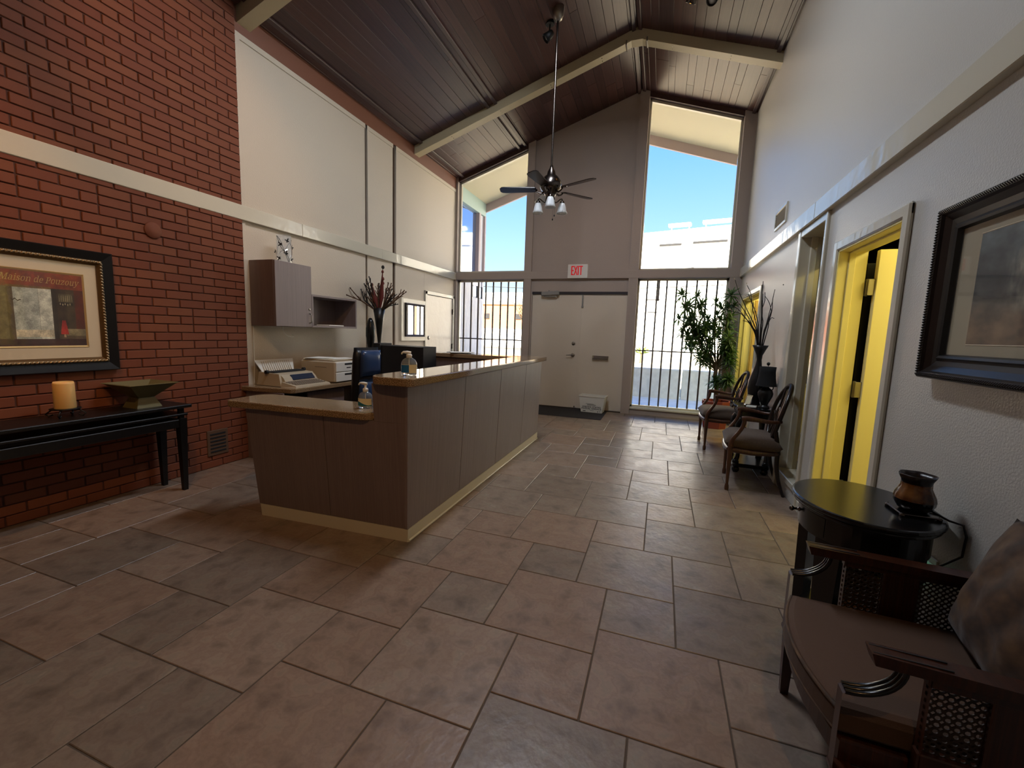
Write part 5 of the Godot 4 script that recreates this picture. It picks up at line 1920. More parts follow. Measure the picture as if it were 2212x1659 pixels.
# ------------------------------------------------------------------ things on the left wall
func build_left_wall_things() -> void:
	# big framed poster on the brick; face towards +x, so x of its own plane runs to -z
	var cz := -1.50
	var cy := 1.405
	var hw := 0.575
	var hh := 0.425
	var t := thing("framed_poster", "large black framed poster of a shop front hanging on the brick wall", "framed picture", Vector3(-3.897, cy, cz))
	var f := facing(Vector3.RIGHT, Vector3.ZERO)
	var st := ms()
	frame_run(st, Vector2(-hw, -hh), Vector2(hw, hh), [Vector2(0, 0), Vector2(0, 0.035), Vector2(0.006, 0.042), Vector2(0.035, 0.034), Vector2(0.062, 0.026)], f)
	obj("outer_frame", st, M.frame_black, t)
	st = ms()
	frame_run(st, Vector2(-hw, -hh), Vector2(hw, hh), [Vector2(0.062, 0.026), Vector2(0.066, 0.034), Vector2(0.074, 0.038), Vector2(0.083, 0.034), Vector2(0.098, 0.018)], f)
	obj("inner_frame", st, M.gold_leaf, t)
	st = ms()
	var per := []
	var iw := hw - 0.074
	var ih := hh - 0.074
	var nx := 46
	var ny := 33
	for i in nx:
		for s in [-1.0, 1.0]:
			per.append([Vector2(-iw + 2.0 * iw * (i + 0.5) / nx, s * ih), 0.0])
	for i in ny:
		for s in [-1.0, 1.0]:
			per.append([Vector2(s * iw, -ih + 2.0 * ih * (i + 0.5) / ny), PI / 2.0])
	for p in per:
		var c: Vector2 = p[0]
		var d := Vector3(cos(p[1] + 0.6), sin(p[1] + 0.6), 0) * 0.011
		tube(st, [f * (Vector3(c.x, c.y, 0.038) - d), f * Vector3(c.x, c.y, 0.043), f * (Vector3(c.x, c.y, 0.038) + d)], [0.003, 0.008, 0.003], 6)
	obj("beading", st, M.bead_silver, t).set_meta("kind", "stuff")
	st = ms()
	box(st, Vector3(-hw + 0.09, -hh + 0.09, 0.004), Vector3(hw - 0.09, hh - 0.09, 0.016), 0.0, f)
	obj("mat_board", st, M.mat_board, t)
	st = ms()
	frame_run(st, Vector2(-0.408, -0.255), Vector2(0.408, 0.255), [Vector2(0, 0.016), Vector2(0.004, 0.020), Vector2(0.014, 0.016)], f)
	obj("fillet", st, M.fillet_gold, t)
	print_quad("poster_print", poster_image(), 0.79, 0.482, f * Transform3D(Basis(), Vector3(0, 0, 0.0168)), t)
	text_mesh("poster_title", "Maison de Pouzouy", 0.040, 0.0006, M.fillet_gold, t, f * Transform3D(Basis(Vector3.BACK, -0.02), Vector3(0.185, 0.192, 0.0172)), "Droid Serif", false, 0.74, 0.25)
	st = ms()
	quad(st, f * Vector3(-hw + 0.09, -hh + 0.09, 0.021), f * Vector3(hw - 0.09, -hh + 0.09, 0.021), f * Vector3(hw - 0.09, hh - 0.09, 0.021), f * Vector3(-hw + 0.09, hh - 0.09, 0.021))
	obj("glass", st, M.picture_glass, t)
	# round cover, vent
	st = ms()
	lathe(st, [Vector2(0.0, 0.0), Vector2(0.062, 0.0), Vector2(0.064, 0.006), Vector2(0.060, 0.011), Vector2(0.0, 0.012)], 28, Transform3D(Basis(Vector3.BACK, -PI / 2.0), Vector3(-3.899, 2.07, -2.38)))
	tag(obj("round_cover_plate", st, M.brick_a), "round brick coloured cover plate on the brick wall", "cover plate")
	t = thing("wall_vent", "small square brown vent low on the brick wall behind the counter", "vent", Vector3(-3.90, 0.235, -2.82))
	st = ms()
	box(st, Vector3(-0.004, -0.12, -0.10), Vector3(0.010, 0.12, 0.10), 0.004)
	obj("plate", st, M.groove_brown, t)
	for i in 6:
		st = ms()
		box(st, Vector3(0.008, -0.09 + i * 0.033, -0.075), Vector3(0.013, -0.075 + i * 0.033, 0.075), 0.001)
		obj("slot", st, M.slot_dark, t)
	# wall cabinet and open box
	t = thing("wall_cabinet", "dark grey wall cabinet with a steel pull on the panelled wall", "cabinet", Vector3.ZERO)
	st = ms()
	box(st, Vector3(-3.928, 1.34, -3.71), Vector3(-3.618, 1.985, -3.245), 0.002)
	obj("body", st, M.laminate_dark, t)
	st = ms()
	box(st, Vector3(-3.616, 1.342, -3.708), Vector3(-3.597, 1.983, -3.247), 0.003)
	var dr := obj("door", st, M.laminate, t)
	st = ms()
	tube(st, [Vector3(-3.598, 1.385, -3.672), Vector3(-3.573, 1.39, -3.672), Vector3(-3.570, 1.41, -3.672), Vector3(-3.570, 1.46, -3.672), Vector3(-3.573, 1.48, -3.672), Vector3(-3.598, 1.485, -3.672)], 0.006, 8)
	obj("pull", st, M.brushed_steel, dr)
	st = ms()
	lathe(st, [Vector2(0.0, 0.0), Vector2(0.013, 0.0), Vector2(0.013, 0.004), Vector2(0.0, 0.006)], 16, Transform3D(Basis(Vector3.BACK, -PI / 2.0), Vector3(-3.597, 1.53, -3.672)))
	obj("lock", st, M.brushed_steel, dr)
	st = ms()
	tube(st, bezier(Vector3(-3.922, 1.338, -3.262), Vector3(-3.922, 1.15, -3.25), Vector3(-3.922, 1.0, -3.28), Vector3(-3.922, 0.46, -3.222), 14), 0.004, 6)
	obj("cord", st, M.white_plastic, t)
	t = thing("open_shelf_box", "low open dark shelf box fixed beside the wall cabinet", "shelf", Vector3.ZERO)
	for p in [[1.34, 1.362, -4.435, -3.712], [1.672, 1.694, -4.435, -3.712]]:
		st = ms()
		box(st, Vector3(-3.928, p[0], p[2]), Vector3(-3.60, p[1], p[3]), 0.002)
		obj("board", st, M.laminate, t)
	for z in [[-3.734, -3.712], [-4.435, -4.413]]:
		st = ms()
		box(st, Vector3(-3.928, 1.362, z[0]), Vector3(-3.60, 1.672, z[1]), 0.002)
		obj("side", st, M.laminate, t)
	st = ms()
	box(st, Vector3(-3.928, 1.362, -4.413), Vector3(-3.915, 1.672, -3.734), 0.001)
	obj("back", st, M.laminate_dark, t)
	st = ms()
	box(st, Vector3(-3.80, 1.3625, -4.22), Vector3(-3.615, 1.374, -3.98), 0.002)
	tag(obj("paper_stack", st, M.paper), "thin stack of white paper inside the open shelf box", "paper")
	# wire loop hanging under the cabinet
	st = ms()
	tube(st, bezier(Vector3(-3.70, 1.338, -3.42), Vector3(-3.70, 1.20, -3.40), Vector3(-3.72, 1.22, -3.66), Vector3(-3.78, 1.262, -3.60), 12), 0.0022, 6)
	tag(obj("loose_wire", st, M.white_plastic), "thin loose white wire looping below the wall cabinet", "wire")
	# glass cylinder with butterflies
	t = thing("butterfly_candle_holder", "glass cylinder candle holder wrapped in wire with dark butterflies on the wall cabinet", "candle holder", Vector3(-3.76, 1.985, -3.515))
	st = ms()
	lathe(st, [Vector2(0.07, 0.0), Vector2(0.07, 0.285), Vector2(0.066, 0.285), Vector2(0.066, 0.004)], 28)
	obj("glass_cylinder", st, M.clear_plastic, t)
	for p in [[0.0, 0.02, 1.6, 0.28], [1.8, 0.27, 0.2, 0.03], [3.2, 0.10, 5.2, 0.26], [4.4, 0.02, 6.2, 0.22], [2.6, 0.05, 3.4, 0.28]]:
		st = ms()
		var pts := []
		for k in 9:
			var a: float = lerpf(p[0], p[2], k / 8.0)
			pts.append(Vector3(cos(a) * 0.074, lerpf(p[1], p[3], k / 8.0) + 0.012 * sin(k * 1.4), sin(a) * 0.074))
		tube(st, pts, 0.0022, 5)
		obj("wire_vine", st, M.iron_black, t)
	for p in [[0.35, 0.225], [1.15, 0.185], [0.5, 0.10], [1.35, 0.045], [-0.5, 0.17], [-0.2, 0.045], [2.6, 0.12]]:
		st = ms()
		var a: float = p[0]
		var bt := facing(Vector3(cos(a), 0, sin(a)), Vector3(cos(a) * 0.077, p[1], sin(a) * 0.077)) * Transform3D(Basis(Vector3.BACK, a * 1.3), Vector3.ZERO)
		for s in [-1.0, 1.0]:
			prism(st, PackedVector2Array([Vector2(0, -0.010), Vector2(s * 0.010, -0.018), Vector2(s * 0.016, -0.008), Vector2(s * 0.008, 0.0), Vector2(s * 0.022, 0.010), Vector2(s * 0.020, 0.022), Vector2(s * 0.006, 0.012), Vector2(0, 0.006)]), 0.0015, bt * Transform3D(Basis(Vector3.UP, s * -0.35), Vector3.ZERO))
		obj("butterfly", st, M.iron_black, t)
	# backing board and small mirror
	st = ms()
	box(st, Vector3(-3.932, 1.165, -6.59), Vector3(-3.905, 1.845, -5.862), 0.004)
	tag(obj("mirror_backing_board", st, M.trim_paint), "plain cream backing board behind the small mirror", "board")
	t = thing("small_mirror", "small upright mirror in a beaded dark frame near the white side door", "mirror", Vector3(-3.904, 1.505, -6.248))
	var mw := 0.292
	var mh := 0.27
	st = ms()
	frame_run(st, Vector2(-mw, -mh), Vector2(mw, mh), [Vector2(0, 0), Vector2(0, 0.022), Vector2(0.012, 0.026), Vector2(0.030, 0.016), Vector2(0.036, 0.012)], f)
	obj("frame", st, M.frame_bronze, t)
	st = ms()
	for i in 26:
		for s in [-1.0, 1.0]:
			var u := -mw + 0.03 + (2.0 * mw - 0.06) * i / 25.0
			lathe(st, [Vector2(0.0, -0.007), Vector2(0.006, 0.0), Vector2(0.0, 0.007)], 6, f * Transform3D(Basis(), Vector3(u, s * (mh - 0.018), 0.024)))
			var v := -mh + 0.03 + (2.0 * mh - 0.06) * i / 25.0
			lathe(st, [Vector2(0.0, -0.007), Vector2(0.006, 0.0), Vector2(0.0, 0.007)], 6, f * Transform3D(Basis(), Vector3(s * (mw - 0.018), v, 0.024)))
	obj("beading", st, M.gold_leaf, t).set_meta("kind", "stuff")
	st = ms()
	box(st, Vector3(-mw + 0.03, -mh + 0.03, 0.004), Vector3(mw - 0.03, mh - 0.03, 0.012), 0.0, f)
	obj("mirror_glass", st, M.mirror, t)
	# tall cone vase with dried stems, and the dark oval one, both on the ledge
	t = thing("tall_cone_vase", "tall black cone vase of dried brown stems on the back ledge", "vase", Vector3(-3.70, 1.07, -5.02))
	st = ms()
	lathe(st, [Vector2(0.05, 0.0), Vector2(0.048, 0.01), Vector2(0.018, 0.03), Vector2(0.028, 0.14), Vector2(0.055, 0.38), Vector2(0.082, 0.56), Vector2(0.076, 0.56), Vector2(0.04, 0.30)], 24)
	obj("vase", st, M.black_satin, t)
	var r := RandomNumberGenerator.new()
	r.seed = 12
	for i in 34:
		st = ms()
		var a := r.randf() * TAU
		var lean := r.randf_range(0.15, 1.0)
		var len := r.randf_range(0.28, 0.46)
		var d := Vector3(cos(a) * lean, 1.0 - lean * 0.55, sin(a) * lean).normalized()
		var p0 := Vector3(cos(a) * 0.04, 0.52, sin(a) * 0.04)
		var p1 := p0 + d * len * 0.55
		var p2 := p0 + (d + Vector3(0, -0.15 + r.randf() * 0.3, 0)).normalized() * len
		p2.x = maxf(p2.x, -0.21)
		p1.x = maxf(p1.x, -0.19)
		tube(st, [p0, p1, p2], [0.009, 0.0075, 0.006], 5)
		for w in 3:
			var q := p1.lerp(p2, 0.3 * w)
			var e := q + (d + Vector3(r.randf_range(-0.8, 0.8), r.randf_range(-0.3, 0.5), r.randf_range(-0.8, 0.8))).normalized() * r.randf_range(0.05, 0.10)
			e.x = maxf(e.x, -0.21)
			tube(st, [q, e], [0.006, 0.0045], 5)
		lathe(st, [Vector2(0.0, -0.012), Vector2(0.010, 0.0), Vector2(0.006, 0.010), Vector2(0.0, 0.013)], 7, Transform3D(Basis(), p2))
		obj("dried_stem", st, M.dried_brown if i % 3 > 0 else M.twig, t)
	for p in [[0.02, -0.05, 1.05, 0.04], [-0.04, 0.10, 0.86, 0.05], [0.05, -0.02, 0.95, 0.045], [0.0, -0.09, 0.9, 0.04]]:
		st = ms()
		var e := Vector3(p[0], p[2], p[1])
		tube(st, [Vector3(0, 0.5, 0), Vector3(p[0] * 0.6, lerpf(0.5, p[2], 0.5), p[1] * 0.6), e], [0.006, p[3] * 0.75, 0.006], 8, true, 0.6)
		lathe(st, [Vector2(0.0, -0.02), Vector2(0.018, -0.004), Vector2(0.014, 0.02), Vector2(0.0, 0.03)], 8, Transform3D(Basis(), e))
		obj("seed_pod", st, M.dried_red, t)
	st = ms()
	tube(st, [Vector3(0, 0.5, 0), Vector3(0.0, 0.85, -0.05), Vector3(0.0, 1.10, -0.08)], [0.005, 0.005, 0.004], 6)
	lathe(st, [Vector2(0.0, -0.03), Vector2(0.022, -0.008), Vector2(0.018, 0.018), Vector2(0.0, 0.03)], 10, Transform3D(Basis(), Vector3(0, 1.12, -0.085)))
	obj("seed_head", st, M.twig, t)
	t = thing("oval_vase", "slim dark oval vase with a pale rim beside the cone vase", "vase", Vector3(-3.74, 1.07, -4.88))
	st = ms()
	lathe(st, [Vector2(0.035, 0.0), Vector2(0.035, 0.012), Vector2(0.045, 0.06), Vector2(0.062, 0.18), Vector2(0.06, 0.28), Vector2(0.042, 0.37), Vector2(0.02, 0.415), Vector2(0.0, 0.42)], 24)
	obj("body", st, M.black_lacquer, t)
	st = ms()
	tube(st, [Vector3(0.0, 0.02, -0.042), Vector3(0.0, 0.18, -0.066), Vector3(0.0, 0.30, -0.062), Vector3(0.0, 0.39, -0.038), Vector3(0, 0.423, 0)], 0.005, 6)
	obj("rim", st, M.brushed_steel, t)


# ------------------------------------------------------------------ ceiling fan
func build_fan() -> void:
	var c := Vector3(-1.40, 0, -5.253)
	var top := roof_y(c.x)
	var t := thing("ceiling_fan", "pewter ceiling fan on a long rod with three bell glass lamps", "ceiling fan", c)
	var st := ms()
	lathe(st, [Vector2(0.0, top - 0.13), Vector2(0.03, top - 0.128), Vector2(0.05, top - 0.11), Vector2(0.066, top - 0.06), Vector2(0.072, top - 0.02), Vector2(0.072, top + 0.02)], 24)
	obj("canopy", st, M.brushed_steel, t)
	st = ms()
	tube(st, [Vector3(0, top - 0.12, 0), Vector3(0, 3.36, 0)], 0.0125, 12)
	obj("down_rod", st, M.pewter, t)
	st = ms()
	lathe(st, [Vector2(0.0, 3.03), Vector2(0.075, 3.035), Vector2(0.085, 3.06), Vector2(0.118, 3.085), Vector2(0.132, 3.12), Vector2(0.132, 3.15), Vector2(0.118, 3.19), Vector2(0.085, 3.235), Vector2(0.055, 3.26), Vector2(0.045, 3.30), Vector2(0.025, 3.335), Vector2(0.016, 3.37), Vector2(0.0, 3.37)], 32)
	obj("motor_housing", st, M.pewter, t)
	st = ms()
	lathe(st, [Vector2(0.0, 2.90), Vector2(0.02, 2.902), Vector2(0.034, 2.915), Vector2(0.058, 2.94), Vector2(0.064, 2.97), Vector2(0.056, 3.0), Vector2(0.062, 3.02), Vector2(0.07, 3.04), Vector2(0.0, 3.04)], 24)
	obj("switch_housing", st, M.pewter, t)
	var r := 0.17
	for i in 5:
		var a := deg_to_rad(168.0 + i * 72.0)
		var rt := Transform3D(Basis(Vector3.UP, -a), Vector3(0, 3.075, 0))
		st = ms()
		tube(st, [rt * Vector3(0.08, -0.012, 0), rt * Vector3(0.12, -0.03, 0), rt * Vector3(0.155, -0.018, 0), rt * Vector3(0.18, 0.004, 0)], [0.014, 0.011, 0.010, 0.009], 8)
		prism(st, PackedVector2Array([Vector2(0.16, -0.02), Vector2(0.22, -0.04), Vector2(0.235, 0.0), Vector2(0.22, 0.04), Vector2(0.16, 0.02)]), 0.006, rt * Transform3D(Basis(Vector3.RIGHT, PI / 2.0 + 0.2), Vector3(0, 0.012, 0)))
		obj("blade_iron", st, M.pewter, t)
		st = ms()
		var bl := PackedVector2Array([Vector2(0.19, -0.05), Vector2(0.56, -0.066), Vector2(0.60, -0.058), Vector2(0.622, -0.03), Vector2(0.622, 0.03), Vector2(0.60, 0.058), Vector2(0.56, 0.066), Vector2(0.19, 0.05), Vector2(0.175, 0.03), Vector2(0.175, -0.03)])
		prism(st, bl, 0.008, rt * Transform3D(Basis(Vector3.RIGHT, PI / 2.0 + 0.2), Vector3(0, 0.02, 0)))
		obj("blade", st, M.walnut_dark, t)
	for a_deg in [75.0, 195.0, -45.0]:
		var a := deg_to_rad(a_deg)
		var d := Vector3(cos(a), 0, sin(a))
		st = ms()
		tube(st, bezier(d * 0.05 + Vector3(0, 2.955, 0), d * 0.10 + Vector3(0, 2.93, 0), d * 0.13 + Vector3(0, 3.02, 0), d * r + Vector3(0, 3.005, 0), 8), 0.0075, 8)
		tube(st, [d * r + Vector3(0, 3.008, 0), d * r + Vector3(0, 2.985, 0)], [0.008, 0.010], 8)
		lathe(st, [Vector2(0.030, 2.955), Vector2(0.030, 2.965), Vector2(0.022, 2.985), Vector2(0.0, 2.99)], 16, Transform3D(Basis(), d * r))
		obj("lamp_arm", st, M.pewter, t)
		st = ms()
		lathe(st, [Vector2(0.026, 2.962), Vector2(0.036, 2.945), Vector2(0.046, 2.91), Vector2(0.052, 2.87), Vector2(0.066, 2.838), Vector2(0.064, 2.837), Vector2(0.049, 2.872), Vector2(0.043, 2.91), Vector2(0.033, 2.942)], 40, Transform3D(Basis(), d * r), 10, 0.06, 2)
		obj("bell_shade", st, M.frosted_glass, t)
		st = ms()
		lathe(st, [Vector2(0.0, 2.865), Vector2(0.016, 2.872), Vector2(0.022, 2.89), Vector2(0.014, 2.93), Vector2(0.012, 2.96)], 14, Transform3D(Basis(), d * r))
		obj("bulb", st, M.white_plastic, t)
	for q in [[0.045, 0.03, 2.74], [0.05, -0.03, 2.80]]:
		st = ms()
		tube(st, [Vector3(q[0], 2.95, q[1]), Vector3(q[0], q[2], q[1])], 0.0012, 5)
		lathe(st, [Vector2(0.0, -0.02), Vector2(0.009, -0.012), Vector2(0.006, 0.004), Vector2(0.0, 0.008)], 10, Transform3D(Basis(), Vector3(q[0], q[2], q[1])))
		obj("pull_chain", st, M.slot_dark, t)
	# dark twin spotlight beside the canopy, and a dark one by the lit lamp
	t = thing("unlit_spotlight", "unlit black ceiling spotlight hanging beside the fan canopy", "spotlight", Vector3(-1.53, roof_y(-1.53), -5.38))
	st = ms()
	lathe(st, [Vector2(0.05, -0.02), Vector2(0.055, 0.0), Vector2(0.055, 0.015)], 18)
	tube(st, [Vector3(0, -0.01, 0), Vector3(0.0, -0.10, 0.0)], 0.009, 8)
	obj("mount", st, M.iron_black, t)
	st = ms()
	lathe(st, [Vector2(0.0, -0.06), Vector2(0.03, -0.055), Vector2(0.042, -0.02), Vector2(0.055, 0.06), Vector2(0.05, 0.06), Vector2(0.036, 0.0)], 20, Transform3D(Basis(Vector3(0.3, 0, 1).normalized(), 2.3), Vector3(0.0, -0.15, 0.02)))
	obj("shade", st, M.iron_black, t)
	st = ms()
	lathe(st, [Vector2(0.0, 0.03), Vector2(0.03, 0.032), Vector2(0.036, 0.04), Vector2(0.0, 0.052)], 16, Transform3D(Basis(Vector3(0.3, 0, 1).normalized(), 2.3), Vector3(0.0, -0.15, 0.02)))
	obj("bulb", st, M.grey_plastic, t)
	t = thing("unlit_spotlight", "unlit bronze ceiling spotlight beside the glowing one at the ridge", "spotlight", Vector3(0.26, roof_y(0.26), -5.39))
	st = ms()
	tube(st, [Vector3(0, 0.01, 0), Vector3(0, -0.06, 0)], 0.01, 8)
	obj("mount", st, M.pewter, t)
	st = ms()
	lathe(st, [Vector2(0.0, -0.06), Vector2(0.03, -0.055), Vector2(0.045, 0.0), Vector2(0.06, 0.06), Vector2(0.054, 0.06), Vector2(0.04, 0.0)], 20, Transform3D(Basis(Vector3(1, 0, 0.3).normalized(), 2.2), Vector3(0, -0.12, 0)))
	obj("shade", st, M.pewter, t)
	st = ms()
	lathe(st, [Vector2(0.0, 0.02), Vector2(0.035, 0.022), Vector2(0.044, 0.035), Vector2(0.0, 0.05)], 16, Transform3D(Basis(Vector3(1, 0, 0.3).normalized(), 2.2), Vector3(0, -0.12, 0)))
	obj("bulb", st, M.white_plastic, t)


# ------------------------------------------------------------------ by the doors
func build_door_things() -> void:
	var t := thing("exit_sign", "white exit sign with red letters on the band above the doors", "exit sign", Vector3(-1.494, 2.475, -7.70))
	var st := ms()
	box(st, Vector3(-0.178, -0.12, -0.05), Vector3(0.178, 0.12, 0.012), 0.006)
	obj("housing", st, M.white_plastic, t)
	var w := 0.019
	var hgt := 0.158
	var parts := {"letter_e": [-0.085], "letter_x": [-0.034], "letter_i": [0.012], "letter_t": [0.058]}
	for k in parts:
		st = ms()
		var x: float = parts[k][0]
		var y0 := -0.066
		var y1 := y0 + hgt
		if k == "letter_e":
			box(st, Vector3(x - 0.03, y0, 0.010), Vector3(x - 0.03 + w, y1, 0.015))
			for y in [y0, (y0 + y1) / 2.0 - w / 2.0, y1 - w]:
				box(st, Vector3(x - 0.03 + w, y, 0.010), Vector3(x + 0.016, y + w, 0.015))
		elif k == "letter_x":
			for s in [-1.0, 1.0]:
				prism(st, PackedVector2Array([Vector2(x - s * 0.026 - 0.009, y0), Vector2(x - s * 0.026 + 0.009, y0), Vector2(x + s * 0.026 + 0.009, y1), Vector2(x + s * 0.026 - 0.009, y1)]), 0.005 + 0.0003 * s, Transform3D(Basis(), Vector3(0, 0, 0.010)))
		elif k == "letter_i":
			box(st, Vector3(x - w / 2.0, y0, 0.010), Vector3(x + w / 2.0, y1, 0.015))
		else:
			box(st, Vector3(x - w / 2.0, y0, 0.010), Vector3(x + w / 2.0, y1 - w, 0.015))
			box(st, Vector3(x - 0.032, y1 - w, 0.010), Vector3(x + 0.032, y1, 0.015))
		obj(k, st, M.exit_red, t)
	for s in [-1.0, 1.0]:
		st = ms()
		prism(st, PackedVector2Array([Vector2(s * 0.15, 0.013), Vector2(s * 0.125, 0.033), Vector2(s * 0.125, -0.007)]), 0.003, Transform3D(Basis(), Vector3(0, 0, 0.011)))
		obj("arrow_knockout", st, M.white_plastic, t)
	# mat
	t = thing("door_mat", "dark ribbed entrance mat lying before the double doors", "door mat", Vector3(-1.56, 0, -7.28))
	st = ms()
	slab(st, round_rect(-0.72, -0.40, 0.72, 0.40, [0.01, 0.01, 0.01, 0.01]), 0.0, 0.008, 0.003)
	obj("mat_base", st, M.mat_rubber, t)
	st = ms()
	for i in 70:
		var x := -0.69 + i * 0.02
		box(st, Vector3(x, 0.007, -0.37), Vector3(x + 0.012, 0.0105, 0.37))
	obj("ribs", st, M.mat_rubber, t).set_meta("kind", "stuff")
	# postal tub
	t = thing("mail_tub", "white corrugated plastic mail tub standing on the mat by the door", "mail tub", Vector3(-1.075, 0.0106, -7.56), -0.06)
	var bx := 0.185
	var tx := 0.225
	var bz := 0.11
	var tz := 0.13
	var y1 := 0.285
	for s in 4:
		st = ms()
		var cb := [Vector3(-bx, 0, bz), Vector3(bx, 0, bz), Vector3(bx, 0, -bz), Vector3(-bx, 0, -bz)]
		var ct := [Vector3(-tx, y1, tz), Vector3(tx, y1, tz), Vector3(tx, y1, -tz), Vector3(-tx, y1, -tz)]
		var j := (s + 1) % 4
		var n: Vector3 = (cb[j] - cb[s]).cross(ct[s] - cb[s]).normalized() * -0.004
		hexa(st, [cb[s], cb[j], cb[j] + n, cb[s] + n, ct[s], ct[j], ct[j] + n, ct[s] + n])
		obj("tub_wall", st, M.white_plastic, t)
	st = ms()
	box(st, Vector3(-bx + 0.003, 0.0, -bz + 0.003), Vector3(bx - 0.003, 0.005, bz - 0.003))
	obj("tub_floor", st, M.white_plastic, t)
	st = ms()
	frame_run(st, Vector2(-tx - 0.008, -tz - 0.008), Vector2(tx + 0.008, tz + 0.008), [Vector2(0, -0.008), Vector2(0, 0.006), Vector2(0.014, 0.006), Vector2(0.014, -0.008), Vector2(0, -0.008)], Transform3D(Basis(Vector3.RIGHT, Vector3(0, 0, -1), Vector3.UP), Vector3(0, y1, 0)))
	obj("rim", st, M.white_plastic, t)
	var lean := atan((tz - bz) / y1)
	var ft := func(y: float) -> Transform3D:
		return Transform3D(Basis(Vector3.RIGHT, lean), Vector3(0, y, lerpf(bz, tz, y / y1) + 0.0012))
	text_mesh("lettering", "UNITED STATES", 0.026, 0.0008, M.ink, t, ft.call(0.098), "Droid Sans", true, 1.25)
	text_mesh("lettering", "POSTAL SERVICE", 0.026, 0.0008, M.ink, t, ft.call(0.066), "Droid Sans", true, 1.25)
	for p in [[0.152, -0.03, 0.14], [0.140, 0.0, 0.15], [0.128, 0.0, 0.15], [0.036, 0.01, 0.06]]:
		st = ms()
		box(st, Vector3(p[1] - p[2] * 0.5, -0.003, -0.0005), Vector3(p[1] + p[2] * 0.5, 0.003, 0.0008), 0.0, ft.call(p[0]))
		obj("print_line", st, M.ink_grey, t)
	for p in [[0.022, -0.125, 0.05], [0.022, 0.115, 0.02], [0.026, 0.15, 0.014]]:
		st = ms()
		box(st, Vector3(p[1] - p[2] * 0.5, -0.007, -0.0005), Vector3(p[1] + p[2] * 0.5, 0.007, 0.0008), 0.0, ft.call(p[0]))
		obj("print_mark", st, M.ink_grey, t)


